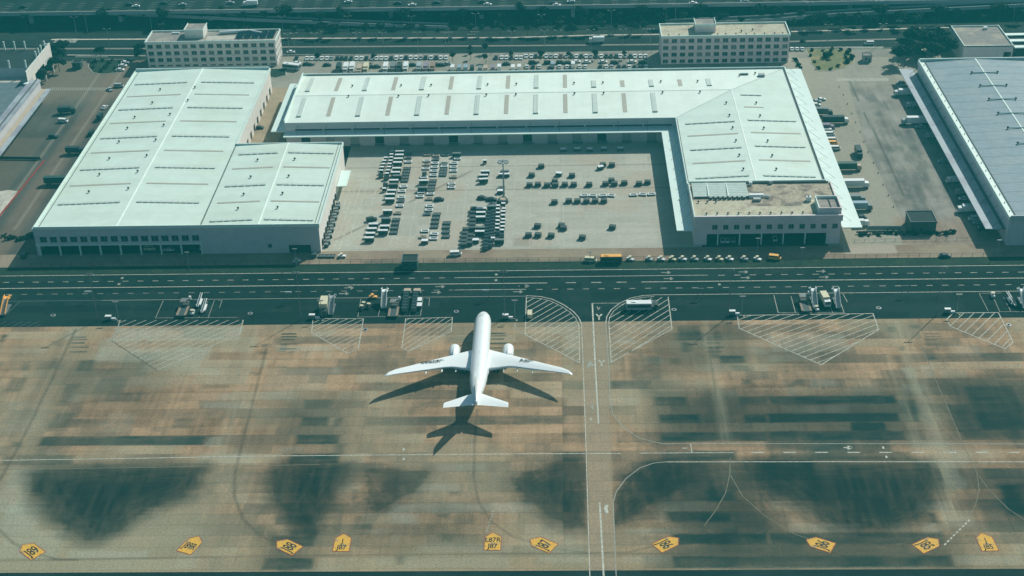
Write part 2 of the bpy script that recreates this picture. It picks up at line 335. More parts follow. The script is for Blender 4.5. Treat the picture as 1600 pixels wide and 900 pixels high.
pool(1200, 675, [(-60, 195), (500, 190), (1020, 192), (1075, 260), (1070, 350), (1020, 430), (1000, 500), (900, 560), (800, 600), (680, 625), (560, 625), (450, 595), (340, 550), (230, 480), (120, 405), (20, 345), (-60, 290)], .93, 3.6)
for P_w, s_w in (([(1020, 612), (1440, 612), (1450, 690), (1030, 690)], .5), ([(1460, 590), (1700, 590), (1700, 690), (1480, 690)], .55), ([(1010, 725), (1200, 725), (1220, 830), (1130, 850), (1000, 800)], .55), ([(1470, 725), (1700, 725), (1700, 830), (1500, 800)], .35),
        ([(560, 800), (720, 790), (760, 850), (640, 860), (560, 850)], .22), ([(60, 560), (260, 560), (240, 660), (40, 640)], .16), ([(1010, 500), (1140, 500), (1180, 560), (1010, 600)], .28), ([(1240, 520), (1330, 560), (1300, 600), (1180, 590)], .15), ([(430, 620), (560, 620), (540, 700), (430, 720)], .22), ([(410, 820), (500, 830), (480, 890), (410, 890)], .35), ([(1030, 840), (1500, 835), (1500, 890), (1030, 890)], .38)):
    POOLS.append(([G(*q) for q in P_w], s_w, 5.0))
pool(1200, 675, [(1480, 340), (1660, 330), (1660, 540), (1500, 440)], .6, 2)
TRACKS = [([G(*p) for p in q], wd, s) for q, wd, s in (
    ([(118, 515), (85, 585), (58, 640), (28, 700), (0, 750)], .7, .5), ([(104, 520), (60, 605), (30, 665), (6, 712)], 1.6, .22),
    ([(416, 545), (400, 610), (383, 675), (367, 740), (366, 775), (380, 812), (408, 838), (440, 851)], .6, .5),
    ([(745, 640), (741, 700), (740, 745), (748, 785), (768, 815), (800, 838), (832, 848)], .45, .45),
    ([(-10, 820), (20, 848), (50, 863), (90, 874), (120, 875)], .5, .5), ([(870, 858), (920, 864), (980, 863), (1030, 852)], .4, .4),
    ([(-10, 876.5), (200, 873), (400, 869), (800, 865.3), (1200, 865)], .5, .45), ([(1108, 548), (1116, 600), (1126, 690)], .6, .35), ([(1130, 560), (1150, 640)], 2.2, .14),
    ([(1200, 820), (1225, 835), (1260, 848)], .4, .4), ([(107, 537), (70, 610)], 3.5, .12), ([(365, 600), (385, 520)], 3, .12), ([(1415, 560), (1445, 680)], 4, .1),
    ([(800, 745), (850, 790), (915, 822)], .5, .35), ([(810, 752), (830, 780), (880, 812)], .5, .3), ([(960, 820), (1000, 812), (1040, 790), (1060, 770)], .5, .3),
    ([(1240, 790), (1300, 815), (1345, 830), (1400, 820), (1440, 795), (1460, 760), (1465, 735)], .5, .25), ([(1205, 770), (1260, 812), (1310, 832)], .6, .25))]
OILD = [(430, 24), (440, 26), (436, 31), (442, 37), (437, 45)]
for bx, by in ((440, 500), (112, 505), (767, 499), (1445, 500), (1105, 505)):
    for a, dy_, ln in ((0, 22, 22), (0, 26, 24), (-1, 31, 21), (-3, 38, 29), (-3, 45, 26)):
        p = G(bx+a, by+dy_); q = G(bx+a+ln, by+dy_); DARK.append((p[0], q[0], p[1]-.35, p[1]+.35, .85 if bx < 1000 else .4))
TAXL = [G(908.7, 480), G(915, 675), G(921.7, 900)]; TAXR = [G(947, 480), G(953, 640), G(958, 780), G(963, 900)]
def apron_col(x, y):
    lane = np.floor((y-LANE0)/LANE); slab = np.floor((x+lane*1.7)/6.1)
    h = (np.sin(lane*127.1+slab*311.7)*43758.5453) % 1; h2 = (np.sin(lane*269.5+np.floor(slab/2)*183.3)*24634.63) % 1; h3 = (np.sin(lane*41.7)*1341.3) % 1
    tan = np.array([.318, .222, .132]); c = np.tile(tan, (len(x), 1))
    big = fbm(x, y, 46, 3); med = fbm(x, y, 11, 11); fine = vnoise(x, y, 1.1, .8, 5); st = vnoise(x, y, 26, 1.3, 21); sty = vnoise(x, y, 1.2, 24, 31)
    run = (np.floor(vnoise(x, lane*7.3, 17, 1, 121)*7)/7-.5); run2 = (np.floor(vnoise(x, lane*3.7, 43, 1, 131)*5)/5-.5); grit = rng.random(len(x))-.5
    c = c*(.80+.20*h+.14*h2+.12*h3+.30*(big-.5)+.55*(med-.5)+.16*(fine-.5)+.26*(st-.5)+.24*(sty-.5)+.34*run+.26*run2+.10*grit)[:, None]
    c = mix(c, (.30, .31, .22), sstep(.14, .3, run+run2*.6+(med-.5)*.3)*.4)
    c = mix(c, (.10, .105, .08), sstep(.18, .36, -run-run2*.7+(fbm(x, y, 8, 141)-.5)*.5)*.45)
    spots = vnoise(x, y, 1.6, 1.3, 151); c = mix(c, (.07, .085, .07), sstep(.86, .95, spots)*sstep(.5, .62, fbm(x, y, 22, 152))*.5)
    c = mix(c, (.27, .25, .165), sstep(.46, .68, fbm(x, y, 30, 41))*.5)
    left = sstep(-60, -170, x)*sstep(400, 350, y); c = mix(c, (.32, .32, .22), left*.65)
    c = mix(c, (.28, .265, .165), sstep(372, 342, y)*.45)
    wob = (fbm(x, y, 5, 51)-.5)*1.5
    for (x0, x1, y0, y1, s) in LIGHT:
        k = (x > x0-3) & (x < x1+3) & (y > y0-3) & (y < y1+3)
        if not k.any(): continue
        X, Y = x[k], y[k]; e = np.minimum(np.minimum(X-x0, x1-X)*.5, np.minimum(Y-y0, y1-Y))+wob[k]
        a = sstep(-.5, .9, e)*s*(.55+.8*fbm(X, Y, 4, 61)); c[k] = mix(c[k], (.36, .40, .32), np.clip(a*.72, 0, 1))
    # paler carriageway crossing the apron
    tl = np.interp(y, [p[1] for p in TAXL][::-1], [p[0] for p in TAXL][::-1]); tr = np.interp(y, [p[1] for p in TAXR][::-1], [p[0] for p in TAXR][::-1])
    inroad = sstep(-.2, .3, x-tl)*sstep(-.2, .3, tr-x); c = mix(c, (.30, .25, .17), inroad*.75)
    dkc = np.array([.013, .046, .041])
    for (x0, x1, y0, y1, s) in DARK:
        big_ = (x1-x0) > 9 and (y1-y0) > 3.2
        if big_ and s > .15: y0_, y1_ = snap(y0), snap(y1); y1_ = max(y1_, y0_+LANE); y0, y1 = y0_, y1_
        k = (x > x0-3) & (x < x1+3) & (y > y0-2) & (y < y1+2)
        if not k.any(): continue
        X, Y = x[k], y[k]
        e = np.minimum(np.minimum(X-x0, x1-X)*(.5 if big_ else .6), np.minimum(Y-y0, y1-Y)*1.2)+wob[k]*(.4 if big_ else .9)+(sty[k]-.5)*.5
        a = sstep(-.45, .7, e)*s*(.62+.7*fbm(X, Y, 6, 71)) if big_ else sstep(-.6, 1.0, e)*s*(.6+.7*fbm(X, Y, 3, 72))
        if not big_ and (y1-y0) < 1: a = sstep(-.25, .1, np.minimum(X-x0, np.minimum(x1-X, (Y-y0))).clip(-9, 9))*sstep(-.25, .1, y1-Y)*s
        c[k] = mix(c[k], tuple(dkc), np.clip(a*.98*(.75+.5*vnoise(X, Y, 9, 1.4, 161))*np.where(X > 8, 1.2, 1.0), 0, .92)*(1-.35*inroad[k]))
    for P, s, soft in POOLS:
        P_ = np.array(P); k = (x > P_[:, 0].min()-8) & (x < P_[:, 0].max()+8) & (y > P_[:, 1].min()-8) & (y < P_[:, 1].max()+8)
        X, Y = x[k], y[k]; d = polydist(X, Y, P); cx, cy = P_.mean(0)
        ang = np.arctan2(Y-cy, X-cx); arc = vnoise(d*1.0, ang*6, .8, 1.5, 81)
        wob2 = (fbm(X, Y, 8, 91)-.5)*4.0*min(1, soft/2)+(arc-.5)*.7+(vnoise(X, Y, 12, 1.0, 92)-.5)*1.4
        a = np.maximum(sstep(-soft*1.1, soft*1.3, d+wob2+1.6)*s*(.84+.16*sstep(1, 10, d)), sstep(-6, 2.0, d+wob2+1)*s*.5)
        a = a*(1-.16*sstep(.6, .9, vnoise(X+Y*.4, Y-X*.3, 1.2, 14, 94))*sstep(9, 2, d)); a = 1-(1-np.clip(a, 0, .97))**2.0
        a = a*(1-.16*arc*np.clip(1-d/12, 0, 1)-.10*vnoise(X, Y, 1.3, 9, 97)); c[k] = mix(c[k], (.003, .020, .019), np.clip(a, 0, .97)*(1-.97*inroad[k]))
    for P, wd, s in (([G(*q) for q in ((1400, 505), (1425, 570), (1466, 690), (1486, 800))], 3.2, .42), ([G(*q) for q in ((1392, 560), (1432, 690))], 1.6, .3), ([G(*q) for q in ((1102, 500), (1112, 560), (1135, 690))], 2.2, .3), ([G(*q) for q in ((398, 505), (372, 620), (345, 720))], 3.0, .25), ([G(*q) for q in ((128, 505), (60, 640), (20, 740))], 2.5, .25)):
        d = linedist(x, y, P); a = sstep(wd*1.6, wd*.1, d)*s*(.05+1.3*vnoise(x, y, .9, 16, 171))*(.3+1.2*fbm(x, y, 12, 172)); c = mix(c, (.36, .34, .23), np.clip(a, 0, .8))
    for P, wd, s in TRACKS:
        d = linedist(x, y, P); a = sstep(wd*1.3, wd*.4, d)*s*(.6+.7*fbm(x, y, 4, 101)); c = mix(c, (.08, .075, .055), np.clip(a, 0, 1))
    return c
CONC = vmat('painted_concrete', noise=.26, scale=1.5, joints=[(1, LANE, .16, .66), (0, 6.1, .13, .80)])
CONC2 = vmat('painted_yard_concrete', noise=.10, scale=.6, joints=[(1, 5.0, .14, .9), (0, 5.0, .14, .92)])
# object coordinates: shift the lanes so that joints fall on the slab edges
ap = sheet('apron', -250, 245, 338.8, 479.4, .5, apron_col, .02, CONC)
for nm in ('painted_concrete',):
    N = MATS[nm].node_tree.nodes; L = MATS[nm].node_tree.links
    for sx in [q for q in N if q.bl_idname == 'ShaderNodeSeparateXYZ']:
        mp = N.new('ShaderNodeVectorMath'); mp.operation = 'SUBTRACT'; mp.inputs[1].default_value = (0, LANE0-100*LANE, 0)
        src = sx.inputs[0].links[0].from_socket; L.new(src, mp.inputs[0]); L.new(mp.outputs[0], sx.inputs[0])
def sht(name, x0, x1, y0, y1, z, m): return struct(MB().face([(x0, y0, z), (x1, y0, z), (x1, y1, z), (x0, y1, z)]), name, m)
struct(MB().face([(-640, -20, -.2), (640, -20, -.2), (640, 1080, -.2), (-640, 1080, -.2)]), 'ground', SCRUB)
sht('near_taxiway', -600, 600, 200, 338.8, .0, ASPH)
def road_col(x, y):
    c = np.tile([.0095, .0255, .0252], (len(x), 1)); ln_ = np.zeros(len(x))
    for yc in (511.4, 516.6, 501.6, 506.6): ln_ = ln_+np.exp(-((np.abs(y-yc)-1.0)/.45)**2)
    c = c*(.85+.5*(fbm(x, y, 18, 7)-.5)+.35*(vnoise(x, y, 40, 1.1, 8)-.5)-.16*ln_*vnoise(x, y, 60, 3, 9)+.16*rng.random(len(x)))[:, None]
    pt = (np.floor(vnoise(x, np.floor(y/5.0)*5, 28, 5, 12)*5)/5); c = mix(c, (.020, .040, .038), (pt > .55)*.45)
    c = mix(c, (.030, .040, .034), sstep(.62, .8, fbm(x, y, 5, 14))*.35)
    c = mix(c, (.006, .017, .017), sstep(.7, .8, vnoise(x, y, 2.2, 1.8, 15))*sstep(.45, .6, fbm(x, y, 15, 16))*(y < 498)*.6)
    return c
sheet('service_road', -300, 280, 479.4, 519.9, .8, road_col, .0, vmat('painted_asphalt', noise=.12, scale=.5))
sht('grass_verge', -400, 400, 519.9, 526.3, .03, GRASS)
def lane_col(x, y):
    c = np.tile([.24, .185, .135], (len(x), 1))*(.8+.5*fbm(x, y, 9, 3))[:, None]
    c = mix(c, (.33, .29, .2), sstep(.5, .65, fbm(x, y, 14, 8))*.5)
    pale = ((x > 113) & (x < 135) & (y > 530)); c = mix(c, (.45, .42, .34), pale*.6)
    return mix(c, (.06, .07, .06), sstep(531, 526, y+2*(fbm(x, y, 4, 9)-.5)*3)*.5*((x < 30) & (x > -80)))
sheet('perimeter_lane', -400, 400, 526.3, 537.2, 1.0, lane_col, .02, CONC2)
def yard_col(x, y):
    c = np.tile([.40, .405, .335], (len(x), 1))*(.88+.16*fbm(x, y, 12, 5)+.12*((np.sin(np.floor(y/5)*91.7+np.floor(x/10)*37.1)*7541.3) % 1)+.1*(vnoise(x, y, 30, 2, 6)-.5))[:, None]
    c = mix(c, (.42, .34, .25), sstep(.5, .62, fbm(x, y, 16, 15))*.35)
    for yy, xx0, xx1 in ((617, -98, 54), (592.5, -98, 54)): c = mix(c, (.16, .14, .11), (np.abs(y-yy) < .5)*.5)
    c = mix(c, (.13, .11, .08), (np.abs(x-1.5+.0*(y-537)) < .45)*.5)
    a = sstep(1.0, .3, linedist(x, y, [G(735, 268), G(640, 316)]))*.6; c = mix(c, (.16, .13, .1), a)  # long cast shadow of a tall mast, painted dark into the yard colour
    a = sstep(1.0, .3, linedist(x, y, [G(575, 350), G(525, 374)]))*.6; c = mix(c, (.16, .13, .1), a)  # the same painted mast shadow, its nearer stretch
    b = ((x > -20) & (x < -12) & (y > 540) & (y < 547)); return mix(c, (.25, .19, .14), b*.4)
sheet('cargo_yard', -98, 57, 537.2, 642, 1.0, yard_col, .02, CONC2)
def left_col(x, y):
    c = np.tile([.085, .092, .080], (len(x), 1))*(.6+.7*fbm(x, y, 14, 5)+.25*(vnoise(x, y, 2, 25, 6)-.5))[:, None]
    c = mix(c, (.19, .165, .125), sstep(690, 712, y+(fbm(x, y, 8, 4)-.5)*16)*.8)
    c = mix(c, (.20, .155, .115), sstep(7, 3, np.abs(x+233))*.6*(.5+fbm(x, y, 6, 44)*.8))
    c = mix(c, (.15, .13, .11), sstep(-228, -218, x)*.6)
    c = mix(c, (.14, .12, .09), ((x < -247) & (y < 655))*.5)
    for xx in (-243, -232): c = mix(c, (.30, .28, .22), (np.abs(x-xx) < .3)*.5*(y > 560))
    return c
sheet('west_yard', -330, -214, 537.2, 757, 1.2, left_col, .02, CONC2)
def gap_col(x, y):
    c = np.tile([.32, .265, .18], (len(x), 1))*(.75+.5*fbm(x, y, 7, 5))[:, None]
    return mix(c, (.12, .13, .11), ((x > -134))*.7)
sheet('gap_between_warehouses', -148, -126, 612, 715, 1.0, gap_col, .03, CONC2)
EDGE = [G(1325, 127), G(1352, 225), G(1410, 345)]
def right_col(x, y):
    c = np.tile([.25, .24, .21], (len(x), 1))*(.55+.8*fbm(x, y, 9, 5)+.4*(vnoise(x, y, 1.6, 34, 66)-.5)+.2*(vnoise(x, y, 5, 5, 67)-.5))[:, None]
    c = mix(c, (.30, .30, .25), sstep(.5, .66, fbm(x, y, 12, 68))*.5)
    c = mix(c, (.075, .095, .085), sstep(.54, .68, fbm(x*2.2, y*.6, 12, 69))*.45)
    ex = np.interp(y, [p[1] for p in EDGE][::-1], [p[0] for p in EDGE][::-1])
    c = mix(c, (.33, .315, .245), sstep(.4, -.4, x-ex)*.9*(.8+.3*fbm(x, y, 8, 19)))
    c = mix(c, (.35, .33, .26), sstep(690, 712, y+(fbm(x, y, 7, 24)-.5)*12)*.6)
    c = mix(c, (.28, .2, .14), sstep(566, 552, y+(fbm(x, y, 5, 26)-.5)*10)*.6*(x > 138))
    c = mix(c, (.08, .085, .075), sstep(.5, .2, linedist(x, y, [G(1375, 225), G(1411, 305)]))*.8)
    c = mix(c, (.08, .085, .075), sstep(.5, .2, linedist(x, y, [G(1328, 126), G(1342, 158)]))*.8)
    c = mix(c, (.08, .085, .075), sstep(.5, .2, linedist(x, y, [G(1350, 176), G(1375, 225)]))*.8)
    c = mix(c, (.33, .33, .28), ((np.abs(x-157.5) < .25) & ((y*.4) % 1 < .5))*.5)
    c = mix(c, (.36, .37, .31), ((((x-ex) % 9) < .5) & (((y*.085) % 1) < .25) & (x-ex > 6) & (x < 168))*.35)
    return c
sheet('east_yard', 108, 260, 537.2, 745, .8, right_col, .025, CONC2)
def cp_col(x, y):
    c = np.tile([.29, .285, .235], (len(x), 1))*(.7+.5*fbm(x, y, 9, 5))[:, None]
    c = mix(c, (.03, .055, .045), ((y > 757.2) & (x > 120))*.8)
    a = sstep(-8, 2, x)*0; return mix(c, (.40, .33, .24), sstep(3, 0, np.hypot((x+8)*.12, y-748))*.5)
sheet('car_park', -214, 208, 708, 759.5, 1.0, cp_col, .015, CONC2)
# ------------------------------------------------------------ strips and roads behind
def ribbon(mb, pts, wd, z, m=None):
    """flat strip along a polyline, mitred at its corners (no overlapping faces)"""
    P = []
    for p in pts:
        q = Vector((p[0], p[1]))
        if not P or (q-P[-1]).length > 1e-4: P.append(q)
    n = len(P); zs = list(z) if isinstance(z, (list, tuple)) else [z]*n; closed = n > 3 and (P[0]-P[-1]).length < 1e-3
    D = [(P[i+1]-P[i]).normalized() for i in range(n-1)]; L_, R_ = [], []
    for i in range(n):
        d0 = D[i-1] if i > 0 else (D[-1] if closed else D[0]); d1 = D[i] if i < n-1 else (D[0] if closed else D[-1])
        t = d0+d1; t = t.normalized() if t.length > .2 else d1; nn = Vector((-t.y, t.x)); k = 1/max(.35, nn.dot(Vector((-d1.y, d1.x))))
        L_.append(P[i]+nn*wd/2*k); R_.append(P[i]-nn*wd/2*k)
    for i in range(n-1):
        mb.face([(R_[i].x, R_[i].y, zs[i]), (R_[i+1].x, R_[i+1].y, zs[i+1]), (L_[i+1].x, L_[i+1].y, zs[i+1]), (L_[i].x, L_[i].y, zs[i])], m)
    return mb
def dense(px, n=12):
    out = []
    for (a, b), (c, d) in zip(px[:-1], px[1:]):
        for k in range(n): out.append(G(a+(c-a)*k/n, b+(d-b)*k/n))
    out.append(G(*px[-1])); return out
ASPHB = mat('asphalt_far', (.014, .028, .028), rough=.95, noise=.2, scale=.1, col2=(.024, .036, .036), spec=.1)
ribs = lambda name, px, wd, z, m: struct(ribbon(MB(), dense(px, 4), wd, z, m), name, m)
ribs('frontage_road', [(-60, 82), (440, 80.5), (1030, 76), (1235, 72), (1660, 66)], 12.5, .0, ASPHB)
ribs('far_carriageway', [(-60, 68), (440, 68), (1030, 63), (1235, 59), (1660, 51)], 9.5, .0, ASPHB)
ribs('median_strip', [(-60, 76.5), (230, 76), (440, 73.5), (800, 71.5), (1030, 69.5), (1235, 65), (1400, 61)], 2.0, .06, mat('median_paving', (.19, .19, .165), noise=.3))
ribs('cycle_path', [(80, 62), (230, 61.2), (440, 60.2), (800, 58.8), (930, 55), (1030, 54), (1235, 49.5), (1483, 43)], 1.7, .07, PATHM)
ribs('car_park_kerb', [(435, 86), (700, 84.2)], .7, .09, KERB)
ribs('car_park_kerb', [(752, 83.8), (1030, 80)], .7, .09, KERB)
ribs('east_kerb', [(1235, 75.5), (1320, 73.5)], .7, .09, KERB)
ribs('west_kerb', [(105, 86), (228, 87.5)], .9, .09, KERB)
ribs('slip_road', [(-60, 47), (440, 46), (700, 44), (1000, 42)], 7, .03, ASPHB)
ribs('slip_road_verge_line', [(355, 31), (440, 35), (560, 40), (670, 41.5)], .8, .09, PAINTF)
mk = MB()
for x0, y0, x1, y1 in ((84, 67, 120, 60),):
    for k in range(14): ribbon(mk, [G(84+k*2.5, 67), G(90+k*2.5, 60.5)], .5, .09, PAINT)
for k in range(18): ribbon(mk, [G(0+k*5.9, 16.8+k*.2), G(3.4+k*5.9, 19.2+k*.2)], .7, .1, PAINT)
for k in range(26): ribbon(mk, [G(1314+k*2.5, 76), G(1318+k*2.5, 73)], .6, .09, PAINTF)
for k in range(30): ribbon(mk, [G(78+k*3.1, 141.5), G(80+k*3.1, 137)], .4, .09, PAINTF)
for k in range(34): ribbon(mk, [G(1307+k*2.4, 127), G(1308+k*2.4, 122.5)], .4, .09, PAINT)
for k in range(16): ribbon(mk, [G(118+k*3.2, 90), G(121+k*3.2, 86.5)], .4, .09, PAINTF)
for cx, cy in ((1320, 45), (730, 54), (735, 50), (420, 11), (500, 50)): ribbon(mk, [G(cx, cy), G(cx+13, cy)], .4, .1, PAINTF)
struct(mk, 'crossing_stripes', PAINT)
# ------------------------------------------------------------ markings on the apron and service road
MZ = .05
line = MB()
def ln(px, wd=.3, m=PAINT, z=MZ, d=1): ribbon(line, dense(px, d) if d > 1 else [G(*p) for p in px], wd, z, m)
def hx(x0, x1, y, wd=.32, m=PAINT): ribbon(line, [(x0, y), (x1, y)], wd, MZ, m)
X = lambda px, y: G(px, 450-(0))[0]
def wx(px, wy):
    lo, hi = 300, 700; py = 450
    for _ in range(30):
        g = G(px, py)
        py += (g[1]-wy)*1.0*.9
    return G(px, py)[0]
hx(-300, 300, 519.2, .35)
hx(-300, wx(855, 509), 509.0, .42); hx(wx(1002, 509), 300, 509.0, .42)
for a in (884, 924, 963): hx(wx(a, 509), wx(a+16, 509), 509.0, .42)
d0 = wx(5, 514); pit = (wx(680, 514)-wx(20, 514))/28.1
k = d0
while k < wx(695, 514): hx(k, k+2.4, 513.9, .3); k += pit
hx(wx(710, 514), wx(1106, 514), 513.9, .3)
k = wx(1122, 514)
while k < 260: hx(k, k+2.6, 513.7, .3); k += pit*1.02
k = wx(10, 504)
while k < wx(706, 504): hx(k, k+2.3, 504.2, .28, PAINTF); k += pit
hx(wx(709, 504), wx(822, 504), 504.2, .28)
k = wx(838, 504)
while k < 260: hx(k, k+2.4, 504.0, .3); k += pit
hx(-300, wx(160, 499), 498.9, .25, PAINTV); hx(wx(160, 499), wx(822, 499), 498.9, .28, PAINTF)
ln([(822, 462), (845, 463.5), (864, 468), (882, 477), (896, 487), (904, 496), (908.7, 506)], .35)
ln([(822, 465), (845, 466.5), (862, 471), (878, 479), (892, 489), (900, 498), (904.5, 508)], .25)
ln([(908.7, 506), (915, 675), (921.7, 905)], .28)
ln([(904.5, 508), (906, 566)], .3)
ln([(946.5, 506), (948, 495), (955, 484), (968, 474), (985, 466), (1004, 462), (1021, 461)], .35)
ln([(951, 506), (952.5, 496), (959, 486), (972, 476), (988, 468), (1006, 464.5), (1022, 463.5)], .25)
hx(G(1021, 461)[0], 300, 498.9, .32)
ln([(946.5, 506), (951, 570), (954, 632), (958, 648), (975, 669), (1000, 685), (1035, 693.6)], .26, PAINTF, d=1)
ln([(1035, 693.6), (1250, 693.3), (1660, 693.8)], .3, PAINTF)
ln([(1040, 721.9), (1300, 721.6), (1660, 721.9)], .34, PAINT)
ln([(1040, 721.9), (1022, 723.5), (1000, 731), (978, 748), (963, 768), (958, 785), (959, 810), (963, 905)], .27, PAINTF)
ln([(925.5, 474), (930, 570), (935.3, 662)], .55); ln([(937, 785), (943.5, 905)], .55)
ln([(-20, 719.8), (200, 716.5), (400, 712.8), (800, 709.4), (970, 708.6)], .34, PAINT)
ln([(-20, 734), (200, 731), (500, 726)], .25, PAINTO)
ln([(1000, 708.2), (1146, 707.3)], .35)
for k in range(11): ln([(1174+k*50, 707), (1194+k*50, 707)], .5)
ln([(1079, 694), (1081, 707)], .35)
for k in range(16): ln([(940+k*1.9, 473.8), (941+k*1.9, 473.8)], .45)
ln([(926, 474), (940, 474)], .3, PAINTF)
def mark(cx, cy, pts, m=PAINT, wd=.6): ln([(cx+a, cy+b) for a, b in pts], wd, m)
for cx, cy in ((936, 495), (940, 567)):
    mark(cx, cy, [(0, 5), (0, 0), (-4.5, -4)]); mark(cx, cy, [(0, 0), (4.5, -4)])
mark(935, 482, [(-2, -3), (0, 2), (2.5, -2)], PAINTF, .4); mark(922, 570, [(-3, 4), (0, -4), (4, 2)], PAINTF, 1.0)
mark(948, 796, [(0, -7), (-1.5, 0), (0.5, 6)], PAINT, 1.1); mark(925, 636, [(-1, -2), (2, 3)], PAINTF, .7); mark(923, 655, [(-1, 0), (1.5, 0)], PAINT, 1.4)
mark(1326, 699.5, [(-8, 0), (6, 0)], PAINT, .6); mark(1328, 699.5, [(-4, -2.5), (3, 0)], PAINT, .7); mark(1328, 699.5, [(-4, 2.5), (3, 0)], PAINT, .7)
mark(1070, 700.5, [(-4, 0), (4, 0)], PAINTF, .7)
for cx, cy in ((1380, 699.5), (1385, 714), (631, 702), (631, 717)): mark(cx, cy, [(-1.6, 0), (1.6, 0)], PAINT, 1.3)
for cx, cy in ((191, 434.5), (186, 444), (775.5, 429), (775, 438), (546, 449), (1124, 444.5)): mark(cx, cy, [(-2, 0), (2, 0)], PAINTF, 1.3)
for cx, cy in ((1041, 426), (1045, 435.5), (1162, 425), (1165, 434), (1283, 424), (1288, 433), (546, 450), (538, 459), (688, 448), (682, 457), (818, 447), (810, 456), (820, 447)):
    mark(cx, cy, [(-8, 0), (6, 0)], PAINTF, .45); mark(cx, cy, [(2, -2), (6, 0), (2, 2)], PAINTF, .5)
def hatch(poly, a, b, pitch, wd=.28, m=PAINT, outline=True, m2=None):
    P = [G(*p) for p in poly]; A = Vector(G(*a)); B = Vector(G(*b)); d = (B-A).normalized(); n = Vector((-d.y, d.x))
    s = [Vector(p).dot(n) for p in P]; t = min(s)+pitch*.6
    while t < max(s):
        hits = []
        for i in range(len(P)):
            p, q = Vector(P[i-1]), Vector(P[i]); sp, sq = p.dot(n)-t, q.dot(n)-t
            if sp*sq < 0: hits.append((p+(q-p)*(sp/(sp-sq))).dot(d))
        hits.sort()
        for k in range(0, len(hits)-1, 2):
            if hits[k+1]-hits[k] > .8:
                u, v = n*t+d*(hits[k]+.15), n*t+d*(hits[k+1]-.15); ribbon(line, [u, v], wd, MZ, m2 or m)
        t += pitch
    if outline: ribbon(line, P+[P[0]], wd*1.25, MZ+.004, m)
hatch([(823, 464), (845, 466), (864, 471), (879, 479), (892, 489), (900, 498), (904.5, 508), (905.5, 566), (866, 546), (820.5, 523), (821, 500)], (822, 506), (892, 466), 2.6, outline=False)
ln([(822.5, 464), (820.5, 523), (866, 546), (906, 567)], .35)
hatch([(1044, 464), (1050, 514), (955, 566), (951.5, 506), (953, 496), (960, 486), (973, 476), (989, 468)], (952, 508), (1015, 470), 2.6, outline=False)
ln([(1044, 464), (1050, 514), (955, 566), (951.5, 508)], .35)
hatch([(1152, 493), (1364, 490), (1373, 515), (1283, 570), (1208, 537), (1155, 513)], (1215, 540), (1350, 490), 2.75)
hatch([(1479, 499), (1490, 489), (1560, 488.5), (1583, 535), (1570, 545), (1485, 510)], (1507, 522), (1540, 490), 3.0)
hatch([(489, 498), (568, 498), (560, 545), (543, 552), (487, 520)], (500, 527), (560, 499), 2.3, .24, PAINT)
hatch([(634, 498), (707, 496), (705, 518), (638, 549), (628, 543)], (640, 530), (690, 498), 2.2, .24, PAINT)
hatch([(190, 500), (382, 500), (376, 525), (247, 580), (172, 533), (176, 515)], (215, 545), (320, 500), 2.8, .24, PAINT, outline=False)
ln([(174, 532), (247, 580)], .3, PAINTB); ln([(380, 500), (374, 524)], .35, PAINT); ln([(188, 500), (183, 515), (174, 532)], .4, PAINTF)
hatch([(0, 502), (68, 502), (60, 512), (0, 512)], (0, 512), (20, 503), 2.4, .18, PAINTV, outline=False)
for q in ([(255, 470), (243, 497), (372, 496)], [(290, 472), (282, 497)], [(325, 471), (310, 497)], [(335, 469.5), (325, 497)], [(341, 470), (347, 469.5), (343, 481)]): ln(q, .2, PAINTF)
for q in ([(564, 467), (559, 495.5), (657, 493.5), (661, 466)], [(594, 480), (591, 495)], [(625, 492), (624, 495)], [(641, 485), (640, 494)], [(665, 466.5), (671, 466), (670, 478)]): ln(q, .2, PAINTF)
for q in ([(1209, 461), (1216, 489), (1319, 489), (1309, 460)], [(1236, 463), (1243, 489)], [(1297, 478), (1301, 488.5)], [(1317, 459), (1324, 472)]): ln(q, .2, PAINT)
for q in ([(1530, 458.5), (1544, 486)], [(1550, 460), (1562, 487), (1640, 487)], [(1568, 465), (1579, 486)], [(1530, 458.5), (1565, 458)]): ln(q, .2, PAINTF)
ln([(7, 494), (32, 470)], .25, PAINTV)
for q in ([(1141, 715), (1140.5, 740), (1134, 770), (1118, 798), (1100, 822)], [(1141, 742), (1160, 775), (1195, 806), (1240, 834), (1275, 846)], [(1432, 520), (1452, 570), (1482, 640), (1503, 690), (1526, 738), (1530, 765), (1524, 790), (1514, 806)],
          [(1526, 738), (1545, 765), (1575, 795), (1620, 825)]): ln(q, .24, PAINTO)
for k in range(9): ln([(1515-k*4.6, 812+k*4.6), (1512.5-k*4.6, 815+k*4.6)], .5, PAINT)
ln([(820, 505), (797, 519), (810, 533)], .25, PAINTF) if False else None
ln([(804, 505), (804, 514), (818, 522)], .25, PAINTF); ln([(806, 505), (806.5, 512), (820, 520)], .22, PAINTF)
for k in range(7): ln([(737+k*0, 685+k*3.4), (737, 686.5+k*3.4)], .3, PAINTF)
for k in range(8): ln([(771-k*1.2, 798+k*4.4), (770.2-k*1.6, 800+k*4.4)], .4, PAINTF)
